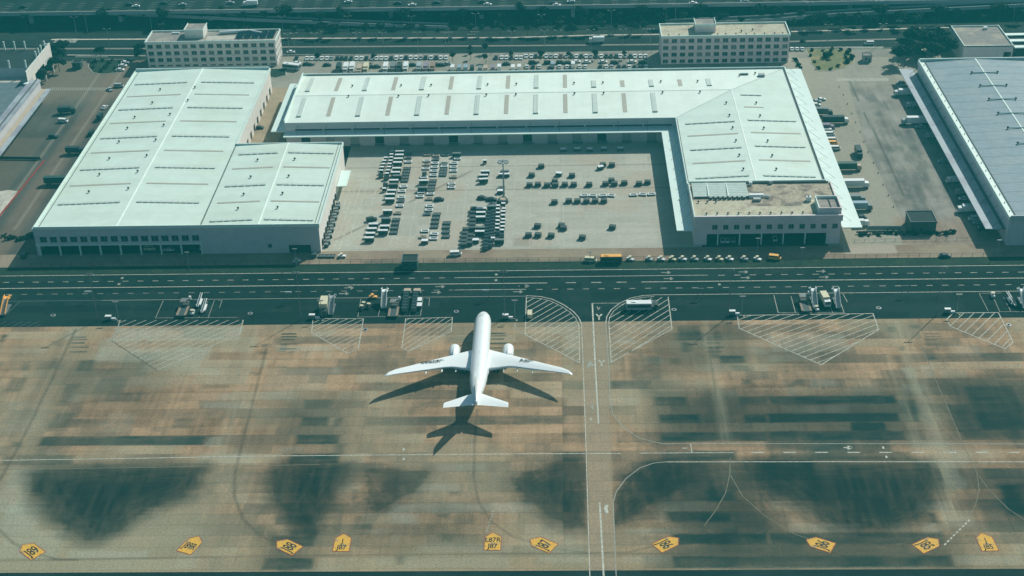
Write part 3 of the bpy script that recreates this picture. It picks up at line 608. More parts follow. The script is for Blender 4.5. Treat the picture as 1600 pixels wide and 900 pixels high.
# yard bays
for px0, py0, px1, py1 in ((540, 288, 505, 389), (549, 288, 513, 389), (557, 288, 522, 389), (565, 289, 530, 390), (574, 288, 540, 390), (590, 289, 578, 331), (630, 341, 605, 388), (622, 371, 619, 388)):
    ln([(px0, py0), (px1, py1)], .32, PAINT)
for k in range(11): ln([(531-k*3.2, 292+k*9), (533-k*3.2, 292+k*9)], .2, PAINTF) if False else None
yb = [(-76.0+3.55*2*k) for k in range(12)]
for k, xx in enumerate(yb): ribbon(line, [(xx-1.0, 539), (xx-1.0, 632)], .26, .045, PAINT)
for xx in (-52.6, -45.5): pass
ribbon(line, [(-96, 538.2), (52, 538.2)], .25, .045, PAINTF)
lines = line.build('painted_lines', None, recalc=False); tag(lines, kind='structure')
# yellow stand signs
def text(s, size, name, m, parent, loc, rz, sx=1.0, sy=1.0, al='CENTER'):
    cu = bpy.data.curves.new(name, 'FONT'); cu.body = s; cu.size = size; cu.align_x = al; cu.align_y = 'CENTER'; cu.offset = .045
    cu.materials.append(m); tmp = bpy.data.objects.new(name, cu); C.objects.link(tmp); bpy.context.view_layer.update()
    me = bpy.data.meshes.new_from_object(tmp.evaluated_get(bpy.context.evaluated_depsgraph_get())); bpy.data.objects.remove(tmp)
    if not me.materials: me.materials.append(m)
    o = bpy.data.objects.new(name, me); C.objects.link(o); o.location = loc; o.rotation_euler = (0, 0, rz); o.scale = (sx, sy, 1)
    if parent: o.parent = parent
    return o
for cx, cy, phi, tx, lb in ((48, 860, 140, 'J89', ''), (299, 851, 68, 'J89R', ''), (449, 853.5, 147, 'J88', ''), (535, 848, 90, 'J\nJ87', ''), (770, 846, 90, 'L87R\nJ87', ''), (847, 850, 148, 'J87', ''), (1043, 849, 35, 'J86', ''), (1281, 850, 152, 'J86', ''), (1450, 850.5, 32, 'J85', ''), (1541, 847, 93, 'J\nJ85', '')):
    g = G(cx, cy); a = R(phi-90)
    mb = MB(); mb.face([(-2.5, -4.2, 0), (2.5, -4.2, 0), (2.5, 2.2, 0), (0, 4.4, 0), (-2.5, 2.2, 0)], YEL)
    o = mb.build('stand_number_marking', YEL, ap, recalc=False); o.location = (g[0], g[1], .06); o.rotation_euler = (0, 0, a); o.scale = (.94, .94, 1)
    mb = MB(); W = .16
    for p, q in (((-2.7, -4.4), (2.7, -4.4)), ((2.7, -4.4), (2.7, 2.3)), ((2.7, 2.3), (0, 4.65)), ((0, 4.65), (-2.7, 2.3)), ((-2.7, 2.3), (-2.7, -4.4))): ribbon(mb, [p, q], W, 0, RED)
    b = mb.build('red_border', RED, o, recalc=False); b.location = (0, 0, .004)
    if '\n' in tx: text(tx, 2.3, 'number', INK, o, (0, -.9, .01), 0, 1.05, 1.35)
    else: text(tx, 3.1 if len(tx) == 3 else 2.3, 'number', INK, o, (0, -.9, .01), 0, 1.0, 1.85)
# ------------------------------------------------------------ haze
HZ = MB(); HZ.bb(-655, 655, -40, 1100, -1.5, 305); hz = HZ.build('haze'); tag(hz, kind='stuff')
hm = bpy.data.materials.new('haze'); hm.use_nodes = True; hn = hm.node_tree; hn.nodes.clear()
ho = hn.nodes.new('ShaderNodeOutputMaterial'); hv = hn.nodes.new('ShaderNodeVolumePrincipled')
hv.inputs['Color'].default_value = (.06, .80, .84, 1); hv.inputs['Density'].default_value = .00021; hv.inputs['Anisotropy'].default_value = 0.1
hn.links.new(hv.outputs[0], ho.inputs['Volume']); hz.data.materials.clear(); hz.data.materials.append(hm)
# ------------------------------------------------------------ buildings
def wall(mb, O, u, L, z0, z1, holes=(), depth=.3, m=None):
    """one wall face from O along unit vector u, openings (a0, a1, z0, z1) with reveals going inward (left of u)"""
    u = Vector(u); n = Vector((-u.y, u.x)); O = Vector(O)
    P = lambda a, z, d=0: (O.x+u.x*a+n.x*d, O.y+u.y*a+n.y*d, z)
    xs = sorted({0, L, *[h[0] for h in holes], *[h[1] for h in holes]}); zs = sorted({z0, z1, *[h[2] for h in holes], *[h[3] for h in holes]})
    for zi in range(len(zs)-1):
        run = None
        for xi in range(len(xs)-1):
            cx, cz = (xs[xi]+xs[xi+1])/2, (zs[zi]+zs[zi+1])/2
            inh = any(h[0] < cx < h[1] and h[2] < cz < h[3] for h in holes)
            if not inh and run is None: run = xs[xi]
            if run is not None and (inh or xi == len(xs)-2):
                e = xs[xi] if inh else xs[xi+1]
                mb.face([P(run, zs[zi]), P(e, zs[zi]), P(e, zs[zi+1]), P(run, zs[zi+1])], m); run = None
    for a0, a1, b0, b1 in holes:
        mb.face([P(a0, b0), P(a0, b1), P(a0, b1, depth), P(a0, b0, depth)], m); mb.face([P(a1, b0), P(a1, b0, depth), P(a1, b1, depth), P(a1, b1)], m)
        mb.face([P(a0, b1), P(a1, b1), P(a1, b1, depth), P(a0, b1, depth)], m)
        if b0 > .05: mb.face([P(a0, b0), P(a0, b0, depth), P(a1, b0, depth), P(a1, b0)], m)
    return mb
def parapet(mb, pts, z, h, t, m):
    n = len(pts)
    for i in range(n):
        a, b = Vector(pts[i]), Vector(pts[(i+1) % n]); d = b-a; c = (a+b)/2
        ang = math.atan2(d.y, d.x); nn = Vector((-d.y, d.x)).normalized()*t/2
        mb.box(c.x+nn.x, c.y+nn.y, z, d.length-(0 if i % 2 == 0 else 2*t)+0, t, h, m, ang)
    return mb
def vent(parent, x, y, z, name='roof_vent', s=1.0):
    if not hasattr(vent, 'me'):
        mb = MB(); mb.cyl((0, 0, 0), (0, 0, .55), .28, .28, 8, METAL); mb.cyl((0, 0, .5), (0, 0, .95), .55, .62, 10, VENTM); mb.cyl((0, 0, .95), (0, 0, 1.25), .62, .12, 10, VENTM)
        o = mb.build(name); vent.me = o.data; bpy.data.objects.remove(o)
    o = bpy.data.objects.new(name, vent.me); C.objects.link(o); o.parent = parent; o.location = (x, y, z); o.scale = (s*.8, s*.8, s*.95)
def strip(parent, x0, x1, y0, y1, za, zb, axis, kind):
    """skylight on the slope: za at start, zb at end along axis"""
    h = .22 if kind == 'w' else .1; m = FROST if kind == 'w' else TAN; mb = MB()
    if axis == 'x': b = [(x0, y0, za), (x1, y0, zb), (x1, y1, zb), (x0, y1, za)]
    else: b = [(x0, y0, za), (x1, y0, za), (x1, y1, zb), (x0, y1, zb)]
    mb.loft([[(p[0], p[1], p[2]-.05) for p in b], [(p[0], p[1], p[2]+h) for p in b]], m)
    o = mb.build('skylight', m, parent)
    if kind == 'w':     # raised kerb that throws the dashed line
        k = MB(); L_ = (x1-x0) if axis == 'x' else (y1-y0); n = max(3, int(L_/2.6))
        for i in range(n):
            t0, t1 = (i+.12)/n, (i+.88)/n
            if axis == 'x':
                k.loft([[(x0+L_*t0, y0-.25, za+(zb-za)*t0), (x0+L_*t0, y0, za+(zb-za)*t0), (x0+L_*t0, y0, za+(zb-za)*t0+.36), (x0+L_*t0, y0-.25, za+(zb-za)*t0+.36)],
                        [(x0+L_*t1, y0-.25, za+(zb-za)*t1), (x0+L_*t1, y0, za+(zb-za)*t1), (x0+L_*t1, y0, za+(zb-za)*t1+.36), (x0+L_*t1, y0-.25, za+(zb-za)*t1+.36)]], KERBM)
        if axis == 'x': k.build('vent_kerb', KERBM, o)
        else:
            k = MB(); k.box((x0+x1)/2, y0-.3, za, x1-x0, .4, .5, KERBM); k.build('vent_kerb', KERBM, o)
    return o
def window(parent, x0, x1, z0, z1, y, sill=True, name='window', mull=1, m=GLASS):
    mb = MB(); mb.face([(x0, y, z0), (x1, y, z0), (x1, y, z1), (x0, y, z1)], m)
    o = mb.build(name, m, parent, recalc=False)
    f = MB()
    for k in range(mull): xx = x0+(x1-x0)*(k+1)/(mull+1); f.bb(xx-.05, xx+.05, y-.08, y-.01, z0, z1, METAL)
    f.bb(x0, x1, y-.1, y-.01, z0, z0+.1, METAL)
    f.build('frame', METAL, o); return o
# --- west warehouse with its annex
W = thing('warehouse', 'white roofed warehouse with an annex and dark open bays, left of the cargo yard', 'warehouse', (-181, 536, 0))
def loc(mb, name, m, parent, **k):
    o = mb.build(name, m, parent, **k); p = parent
    while p: o.location = Vector(o.location)-p.location if p.parent is None else o.location; p = p.parent
    return o
class Sh:      # shift so parts are modelled in world coordinates
    pass
def world_parts(root):
    """parts were modelled in world coordinates: bring them into the frame of their thing"""
    off = Vector(root.location)
    for c in kids(root): c.matrix_parent_inverse = Matrix.Translation(-off)
x0, x1, xv, x2, yf, yb_, ya = -214.9, -146.5, -146.5, -98, 536.2, 710, 617
mb = MB()
bays = [(1.6+k*8.35, 1.6+k*8.35+7.75, 0, 4.3) for k in range(8)]
wins = [(1.6+k*4.175+.45, 1.6+k*4.175+3.35, 5.9, 8.6) for k in range(16)]
wall(mb, (x0, yf), (1, 0), x1-x0, 0, 12, bays+wins, .5, WALLG)
wall(mb, (x1, yf), (1, 0), x2-x1, 0, 12, [(35.5, 44.5, 0, 3.6), (27, 28.6, 2.3, 4.2)], .5, WALLG)
wall(mb, (x2, yf), (0, 1), ya-yf, 0, 12.0, (), .3, WALLW)
wall(mb, (x2, ya), (-1, 0), x2-x1, 0, 12, (), .3, WALLW)
wall(mb, (x1, ya), (0, 1), yb_-ya, 0, 12, [(4+k*9, 8+k*9, 0, 4) for k in range(10)], .3, WALLW)
wall(mb, (x1, yb_), (-1, 0), x1-x0, 0, 12, (), .3, WALLW); wall(mb, (x0, yb_), (0, -1), yb_-yf, 0, 12, [(5+k*12, 10+k*12, 0, 4.5) for k in range(13)], .3, WALLW)
mb.build('wall', WALLG, W, recalc=False)
mb = MB(); mb.bb(x0+1, x2-1, yf+7.5, yf+8, 0, 11, DARKIN); mb.bb(x1+.6, x1+.9, yf+.6, yf+7, 0, 11, DARKIN); mb.build('inner_wall', DARKIN, W)
mb = MB(); mb.bb(x0+.3, x1-.3, yf+.6, yf+7.4, 4.5, 5.2, DARKIN); mb.build('upper_floor', DARKIN, W)
for h in wins: window(W, x0+h[0], x0+h[1], h[2], h[3], yf+.45, mull=1)
mb = MB(); mb.bb(x0, x1, yf-.35, yf-.02, 4.7, 5.1, TRIM)
mb.bb(x0, x1, yf-.35, yf-.02, 8.8, 9.1, WALLG); mb.build('facade_ledge', TRIM, W)
for k in range(9):
    mb = MB(); mb.box(x0+1.6+k*8.35-.3, yf-.15, 0, .5, .5, 4.7, TRIM); mb.build('column', TRIM, W)
mb = MB(); mb.face([(x1+35.5, yf+.45, 0), (x1+44.5, yf+.45, 0), (x1+44.5, yf+.45, 3.6), (x1+35.5, yf+.45, 3.6)], DARKIN); mb.build('roller_door', DARKIN, W, recalc=False)
window(W, x1+27, x1+28.6, 2.3, 4.2, yf+.45, mull=0)
ZR = 13.1; xr = -180.4
mb = MB(); mb.face([(x0, yf, 12), (xr, yf, ZR), (xr, yb_, ZR), (x0, yb_, 12)], ROOF); mb.face([(xr, yf, ZR), (x1, yf, 12), (x1, yb_, 12), (xr, yb_, ZR)], ROOF)
mb.face([(x0, yf, 12), (x1, yf, 12), (xr, yf, ZR)], WALLG); mb.face([(x0, yb_, 12), (x1, yb_, 12), (xr, yb_, ZR)], WALLG); mb.build('roof', ROOF, W)
xa = -122.6
mb = MB(); mb.face([(x1, yf, 12), (xa, yf, ZR-.2), (xa, ya, ZR-.2), (x1, ya, 12)], ROOF); mb.face([(xa, yf, ZR-.2), (x2, yf, 12), (x2, ya, 12), (xa, ya, ZR-.2)], ROOF)
mb.face([(x1, yf, 12), (x2, yf, 12), (xa, yf, ZR-.2)], WALLG); mb.face([(x1, ya, 12), (x2, ya, 12), (xa, ya, ZR-.2)], WALLG); mb.build('annex_roof', ROOF, W)
mb = MB(); mb.bb(xr-.25, xr+.25, yf, yb_, ZR-.05, ZR+.15, RIDGE); mb.build('ridge_cap', RIDGE, W)
mb = MB(); mb.bb(xa-.25, xa+.25, yf, ya, ZR-.25, ZR-.05, RIDGE); mb.build('ridge_cap', RIDGE, W)
mb = MB(); mb.bb(x0+1.7, x0+1.95, yf+.4, yb_-1, 12.02, 12.2, SEAM); mb.build('gutter', SEAM, W); mb = MB(); mb.bb(x1-.22, x1+.22, yf+.4, ya, 11.98, 12.2, SEAM); mb.build('gutter', SEAM, W); mb = MB(); mb.bb(x2-1.9, x2-1.7, yf+.4, ya-.6, 12.02, 12.22, SEAM); mb.build('gutter', SEAM, W)
mb = MB(); mb.bb(x0-.3, x0+.2, yf-.4, yb_+.3, 11.4, 12.55, TRIM); mb.bb(x0+.2, x2+.3, yf-.4, yf+.1, 11.3, 12.35, TRIM) if False else mb.bb(x0+.2, x2+.3, yf-.2, yf+.15, 12.0, 13.3, TRIM)
mb.bb(x2-.2, x2+.3, yf+.15, ya+.3, 11.4, 12.75, TRIM); mb.bb(x1+.25, x2-.2, ya-.2, ya+.3, 11.4, 12.9, TRIM); mb.bb(x1-.2, x1+.3, ya+.3, yb_+.3, 11.4, 12.6, TRIM); mb.bb(x0+.2, x1-.2, yb_-.2, yb_+.3, 11.6, 13.4, TRIM)
mb.build('parapet', TRIM, W)
for k, y in enumerate((692, 676, 660, 643.5, 626.6, 610.4, 593, 576.5, 559)):
    kd = 'w' if k % 2 == 0 else 't'; zf = lambda x, xe, xc, zt: 12+(zt-12)*(1-abs(x-xc)/abs(xe-xc))
    wd = 1.7 if kd == 'w' else 1.15
    strip(W, -211, -184.3, y-wd/2, y+wd/2, zf(-211, x0, xr, ZR), zf(-184.3, x0, xr, ZR), 'x', kd)
    strip(W, -177.6, -151, y-wd/2, y+wd/2, zf(-177.6, x1, xr, ZR), zf(-151, x1, xr, ZR), 'x', kd)
for k, y in enumerate((607, 591.6, 574.4, 558.2, 541.8)):
    kd = 'w' if k % 2 == 0 else 't'; wd = 1.7 if kd == 'w' else 1.15
    strip(W, -143.5 if k else -143.5, -125.5, y-wd/2, y+wd/2, zf(-143.5, x1, xa, ZR-.2), zf(-125.5, x1, xa, ZR-.2), 'x', kd)
    strip(W, -121, -100.6, y-wd/2, y+wd/2, zf(-121, x2, xa, ZR-.2), zf(-100.6, x2, xa, ZR-.2), 'x', kd)
for x, y in ((-196, 682.7), (-179, 683.7), (-196, 666), (-179, 667.3), (-200.4, 648.9), (-183.9, 650.6), (-200.7, 636.2), (-184, 637.8), (-200.8, 620.9), (-183.9, 621.2), (-200.5, 602.7), (-184, 604.2), (-200.6, 586.2), (-184.1, 587.7), (-200.6, 569.1), (-184, 570.7)): vent(W, x, y, zf(x, x0 if x < xr else x1, xr, ZR))
for y in (599, 581.7, 564.8, 551.5):
    for x in (-133.5, -117): vent(W, x, y, zf(x, x1 if x < xa else x2, xa, ZR-.2))
mb = MB(); mb.bb(x2+.3, x2+4.6, 588, 604, 4.6, 4.9, ROOFC); mb.build('side_canopy', ROOFC, W)
for k in range(9): mb = MB(); mb.box(x2+.25, 541+k*5.2, 1.0, .5, 1.6, 2.6, DARKIN); mb.build('wall_louvre', DARKIN, W)
world_parts(W)
# --- L shaped warehouse
E_ = thing('warehouse', 'L shaped warehouse with a bright white roof around the cargo yard, centre of the photo', 'warehouse', (0, 641, 0))
ax0, ax1, ay0, ay1, ry, bx0, rx, by0 = -128.2, 111.4, 641.3, 700.8, 671, 53.6, 82.2, 570.4
ZE, ZT = 12.0, 13.3
mb = MB()
hs = [(4.5+k*13.55, 4.5+k*13.55+12.9, 8.0, 8.9) for k in range(13)]; docks = [(7+k*11.55, 7+k*11.55+4.2, .9, 4.6) for k in range(15)]
wall(mb, (ax0, ay0), (1, 0), bx0-ax0, 0, 12, hs+docks, .35, WALLG)
wall(mb, (bx0, ay0), (0, -1), ay0-by0, 0, 12, [(6+k*11, 10+k*11, .9, 4.6) for k in range(6)], .35, WALLG)
wall(mb, (ax1, by0), (0, 1), ay1-by0, 0, 12, [(6+k*10, 10+k*10, .9, 4.6) for k in range(12)], .35, WALLG)
wall(mb, (ax1, ay1), (-1, 0), ax1-ax0, 0, 12, (), .3, WALLW); wall(mb, (ax0, ay1), (0, -1), ay1-ay0, 0, 12, (), .3, WALLW)
wall(mb, (bx0, by0), (1, 0), ax1-bx0, 0, 12, (), .3, WALLG)
mb.build('wall', WALLG, E_, recalc=False)
for h in hs:
    mb = MB(); mb.face([(ax0+h[0], ay0+.33, h[2]), (ax0+h[1], ay0+.33, h[2]), (ax0+h[1], ay0+.33, h[3]), (ax0+h[0], ay0+.33, h[3])], GLASS); mb.build('window', GLASS, E_, recalc=False)
for i, h in enumerate(docks):
    mb = MB(); mb.face([(ax0+h[0], ay0+.33, h[2]), (ax0+h[1], ay0+.33, h[2]), (ax0+h[1], ay0+.33, h[3]), (ax0+h[0], ay0+.33, h[3])], METAL if i % 3 else DARKIN); mb.build('dock_door', METAL, E_, recalc=False)
    mb = MB(); mb.box(ax0+(h[0]+h[1])/2, ay0-.6, 0, 4.6, 1.2, .85, STEELM); mb.build('dock_leveller', STEELM, E_)
for k in range(6):
    mb = MB(); mb.face([(bx0+.33, ay0-6-k*11, .9), (bx0+.33, ay0-10-k*11, .9), (bx0+.33, ay0-10-k*11, 4.6), (bx0+.33, ay0-6-k*11, 4.6)], DARKIN); mb.build('dock_door', DARKIN, E_, recalc=False)
for k in range(12):
    mb = MB(); mb.face([(ax1-.33, by0+6+k*10, .9), (ax1-.33, by0+10+k*10, .9), (ax1-.33, by0+10+k*10, 4.6), (ax1-.33, by0+6+k*10, 4.6)], DARKIN); mb.build('dock_door', DARKIN, E_, recalc=False)
mb = MB()
mb.face([(ax0, ay0, ZE), (bx0, ay0, ZE), (rx, ry, ZT), (ax0, ry, ZT)], ROOFX); mb.face([(ax0, ry, ZT), (rx, ry, ZT), (ax1, ay1, ZE), (ax0, ay1, ZE)], ROOFX)
mb.face([(ax0, ay0, ZE), (ax0, ry, ZT), (ax0, ay1, ZE)], WALLG); mb.build('roof', ROOFX, E_)
mb = MB()
mb.face([(bx0, by0, ZE), (rx, by0, ZT), (rx, ry, ZT), (bx0, ay0, ZE)], ROOF); mb.face([(rx, by0, ZT), (ax1, by0, ZE), (ax1, ay1, ZE), (rx, ry, ZT)], ROOF)
mb.face([(bx0, by0, ZE), (ax1, by0, ZE), (rx, by0, ZT)], WALLG); mb.build('wing_roof', ROOF, E_)
mb = MB(); ribbon(mb, [(ax0, ry), (rx, ry)], .35, ZT+.06, PLGREY); mb.build('ridge_cap', PLGREY, E_, recalc=False)
mb = MB(); ribbon(mb, [(rx, by0), (rx, ry)], .5, ZT+.07, RIDGE); mb.build('ridge_cap', RIDGE, E_, recalc=False)
mb = MB(); mb.loft([[(bx0+a, ay0-a*0, ZE+.03+b), (bx0-a, ay0+a, ZE+.03+b)] for a, b in ((0, 0),)], None, False, False) if False else None
ribbon(mb, [(bx0, ay0), (rx, ry)], .25, [ZE+.07, ZT+.07], PLGREY); ribbon(mb, [(rx, ry), (ax1, ay1)], .25, [ZT+.07, ZE+.07], PLGREY); mb.build('hip_flashing', PLGREY, E_, recalc=False)
mb = MB(); mb.bb(ax0-.3, ax0+.2, ay0-.3, ay1+.3, 11.4, 13.45, TRIM); mb.bb(ax0+.2, ax1+.2, ay1-.15, ay1+.3, 11.4, 12.9, TRIM); mb.bb(ax1-.2, ax1+.3, by0, ay1-.2, 11.4, 12.7, TRIM)
mb.bb(ax0+.2, bx0-.3, ay0-.3, ay0+.05, 9.6, 12.2, PLGREY); mb.bb(bx0-.3, bx0+.1, by0+.3, ay0+.05, 11.0, 12.4, TRIM); mb.bb(bx0+.1, ax1-.2, by0-.15, by0+.3, 11.4, 13.6, TRIM)
mb.build('parapet', TRIM, E_)
mb = MB(); mb.bb(ax1-1.0, ax1-.35, by0+1, ay1-1, 12.0, 12.25, SEAM); mb.build('gutter', SEAM, E_); mb = MB(); mb.bb(bx0+.2, bx0+.5, by0+1, ay0-1, 12.0, 12.2, SEAM); mb.build('gutter', SEAM, E_); mb = MB(); mb.bb(ax0+2, ax1-2, ay1-1.0, ay1-.4, 12.0, 12.2, SEAM); mb.build('gutter', SEAM, E_)
zA = lambda y: ZT-(ZT-ZE)*abs(y-ry)/29.8
for k in range(15):
    xx = ax0+5.6+k*13.92; kd = 'w' if k % 2 == 0 else 't'; wd = 2.3 if kd == 'w' else 2.0
    if xx < 50: strip(E_, xx-wd/2, xx+wd/2, 648, 668.6, zA(648), zA(668.6), 'y', kd)
    yt = 696 if xx < 12 else 686.5
    if xx < 80: strip(E_, xx-wd/2, xx+wd/2, 677.3, yt, zA(677.3), zA(yt), 'y', kd)
for x, y in ((-101.3, 683.2), (-77.3, 682.7), (-62.6, 682.7), (-35, 682.3), (-101.5, 669), (-77.3, 668.5), (-62.8, 668.6), (-35.1, 668.2), (-21, 682.5), (7.1, 682.5), (21.1, 682.6), (49.2, 682.9), (67, 682.6), (-20.9, 668.2), (7.1, 668.3), (21, 668.2), (49.1, 668.1), (66.9, 668.1), (88, 690), (96, 693)): vent(E_, x, y, zA(y))
zB = lambda x: ZT-(ZT-ZE)*(abs(x-rx)/29)
for y, kd in ((633.7, 'w'), (619.9, 't'), (605, 'w'), (591, 't'), (576.2, 'w')): strip(E_, 57.3, 79.9, y-.6, y+.6, zB(57.3), zB(79.9), 'x', kd)
for y, kd, xe in ((665, 'w', 95.7), (650.2, 't', 95), (635, 'w', 108), (621, 't', 108), (606.5, 'w', 108), (591.8, 't', 108), (576.2, 'w', 108)): strip(E_, 85.8, xe, y-.6, y+.6, zB(85.8), zB(xe), 'x', kd)
for x, y in ((78, 654.5), (92, 654.5), (78, 639.8), (92, 639.4), (78, 625.7), (92, 625.4), (78, 611.5), (92, 611.3), (77.8, 596.2), (92, 595.7), (78, 582), (92, 582)): vent(E_, x, y, zB(x))
mb = MB(); mb.bb(97.2, 100.2, 688.5, 691, zA(688), 13.7, METAL); mb.bb(88.5, 92.5, 691.5, 692.5, 12.4, 13.2, STEELM); mb.build('roof_unit', METAL, E_)
# canopies
mb = MB(); mb.bb(ax0-.3, 46.7, 635.4, ay0-.02, 7.2, 7.6, ROOFC); mb.build('dock_canopy', ROOFC, E_)
mb = MB(); mb.bb(46.7, bx0-.02, 537.4, 635.4, 7.2, 7.6, ROOFC); mb.bb(46.7, bx0-.02, 635.42, ay0-.02, 7.2, 7.6, ROOFC); mb.build('dock_canopy', ROOFC, E_)
mb = MB(); mb.bb(ax0-7.2, ax0-.32, 642.6, 702, 6.9, 7.3, ROOFC); mb.build('side_canopy', ROOFC, E_)
mb = MB(); mb.bb(ax1+1.9, 121.2, 538.4, 711, 7.2, 7.6, ROOFC); mb.bb(ax1+.32, ax1+1.9, 571, 711, 7.2, 7.6, ROOFC); mb.build('side_canopy', ROOFC, E_)
for k in range(17):
    mb = MB(); yy = 544+k*10.1; mb.cyl((ax1+.3, yy+3.6, 11.2), (117.6, yy, 7.65), .07, .07, 5, METAL); mb.build('canopy_tie', STEELD, E_)
    if k < 9:
        mb = MB(); mb.cyl((bx0-.2, yy+3.6, 11.2), (49.0, yy, 7.65), .07, .07, 5, METAL); mb.build('canopy_tie', STEELD, E_)
        mb = MB(); mb.cyl((ax0-.2, 646+k*6.6, 11.2), (ax0-4.6, 644.5+k*6.6, 7.35), .09, .09, 5, STEELD); mb.build('canopy_tie', STEELD, E_)
for k in range(14):
    mb = MB(); xx = ax0+6+k*13.55; mb.cyl((xx, ay0-.2, 11), (xx, 637.2, 7.65), .1, .1, 5, STEELM); mb.build('canopy_tie', STEELM, E_)
world_parts(E_)
# --- front office block of the L
F = thing('office_block', 'pinkish office block with dusty flat roof and vehicle bays, front end of the L warehouse', 'office', (83, 539, 0))
fx0, fx1, fy0, fy1 = 54.0, 112.6, 538.9, 570.1
gx = lambda zx, z: G(1060+zx/5.926, 335, z)[0]
cols = [gx(a, 0)+0 for a in (350, 535, 720, 905, 1092, 1278)]
cols = [fx0+6.3+k*8.78+3.2 for k in range(6)]
mb = MB(); bay = [5.0]+[c-fx0 for c in cols]+[fx1-fx0-5.6]
holes = [(bay[i]+(.25 if i else 0), bay[i+1]-(.25 if i < 6 else 0), 0, 5.0) for i in range(7)]
wn = [(8.1+k*4.38-1.05, 8.1+k*4.38+1.05, 6.9, 9.1) for k in range(12)]
wall(mb, (fx0, fy0), (1, 0), fx1-fx0, 0, 13.2, holes+wn, .4, WALLP); wall(mb, (fx1, fy0), (0, 1), fy1-fy0, 0, 13.2, (), .3, WALLP); wall(mb, (fx0, fy1), (0, -1), fy1-fy0, 0, 13.2, (), .3, WALLP)
mb.build('wall', WALLP, F, recalc=False)
for h in wn: window(F, fx0+h[0], fx0+h[1], h[2], h[3], fy0+.35, mull=1, m=random.choice((GLASS, GLASS, GLASS2)))
mb = MB(); mb.bb(fx0+.5, fx1-.5, fy0+9, fy0+9.3, 0, 12, DARKIN); mb.bb(fx0+1, fx1-1, fy0+.5, fy0+9, 5.2, 5.6, DARKIN); mb.build('inner_wall', DARKIN, F)
for c in cols:
    mb = MB(); mb.box(c, fy0+.15, 0, .48, .6, 5.0, TRIM); mb.build('column', TRIM, F)
mb = MB(); mb.bb(fx0-.4, fx1+.5, fy0-.5, fy0-.02, 10.6, 13.2, WALLP); mb.bb(fx0-.4, fx0-.02, fy0-.02, fy1, 10.6, 13.2, TRIM); mb.bb(fx1+.02, fx1+.5, fy0-.02, fy1, 10.6, 13.1, WALLP)
mb.bb(fx0+.02, fx1-.02, fy0+.02, fy0+.4, 12.5, 13.23, TRIM); mb.build('cornice', WALLP, F)
mb = MB(); mb.face([(fx0, fy0+.1, 12.5), (fx1, fy0+.1, 12.5), (fx1, 554, 12.5), (fx0, 554, 12.5)], BEIGER); mb.face([(fx0, 554, 12.5), (fx1, 554, 12.5), (fx1, fy1, 12.5), (fx0, fy1, 12.5)], DIRTR); mb.build('roof', BEIGER, F, recalc=False)
mb = MB(); mb.face([(76, 549, 12.52), (97, 548, 12.52), (103, 556, 12.52), (80, 556, 12.52)], DIRTR); mb.build('roof_patch', DIRTR, F, recalc=False)
RIB = mat('ribbed_translucent_roof', (.50, .62, .56), rough=.4, noise=.12, scale=.4, bands=[(1, 1.4, .45, .62)])
mb = MB(); mb.loft([[(fx0+.8, 556.6, 12.55), (fx0+.8, 568.6, 12.55), (fx0+.8, 568.6, 13.6), (fx0+.8, 556.6, 12.9)], [(77.5, 556.6, 12.55), (77.5, 568.6, 12.55), (77.5, 568.6, 13.6), (77.5, 556.6, 12.9)]], RIB)
for xx in (61, 69): mb.bb(xx, xx+.3, 556.6, 568.6, 13.6, 13.7, RIDGE)
o = mb.build('skylight', RIB, F)
mb = MB(); mb.bb(fx0+1, 78, 556.2, 556.5, 12.52, 13.3, SEAM)
mb.build('skylight_kerb', SEAM, F)
for k in range(8): mb = MB(); mb.box(61.8+k*1.95, 555.4, 12.52, 1.1, .9, 1.1, SILVER); mb.box(61.8+k*1.95, 554.9, 12.7, .8, .06, .7, VENTM); mb.build('air_conditioner', SILVER, F)
mb = MB(); mb.bb(77.5, 83.5, 556, 557.6, 12.52, 14.0, WHITE); mb.bb(79, 82, 552.8, 554.6, 12.52, 13.6, METAL); mb.cyl((83.5, 557, 13.2), (86, 556, 13.2), .5, .5, 8, WHITE); mb.build('roof_plant', WHITE, F)
for k in range(11): vent(F, 58.8+k*4.3, 541.6, 12.52, s=.85)
for k in range(3): vent(F, 56.4+k*3.6, 552.2, 12.52, s=.9)
mb = MB(); mb.bb(103.6, fx1+.1, 540.6, 541.0, 12.5, 15.4, WALLP); mb.bb(103.6, 104.0, 541, 551.4, 12.5, 15.4, TRIM); mb.bb(fx1-.3, fx1+.1, 541, 551.4, 12.5, 15.4, WALLP); mb.bb(103.6, fx1+.1, 551.4, 551.8, 12.5, 15.4, TRIM)
mb.bb(104, fx1-.3, 541, 551.4, 12.5, 14.3, GREYR); mb.bb(108.8, 109.1, 541, 551.4, 14.3, 14.7, SEAM); mb.build('stair_house', WALLP, F)
mb = MB(); mb.box(101.4, 553, 12.52, 2, 1.6, 1.9, WHITE); mb.cyl((101.4, 553, 14.4), (101.4, 553, 15.1), .6, .1, 8, WHITE); mb.build('water_tank', WHITE, F)
mb = MB(); mb.box(88, 569.2, 12.52, 1.6, .8, 1.4, SILVER); mb.box(79.5, 568.4, 12.52, 1.4, 1.2, 1.5, WHITE); mb.build('roof_unit', WHITE, F)
mb = MB(); mb.bb(fx0+24, fx1-.5, fy1-.5, fy1-.1, 12.52, 13.2, SEAM); mb.build('roof_upstand', SEAM, F)
world_parts(F)
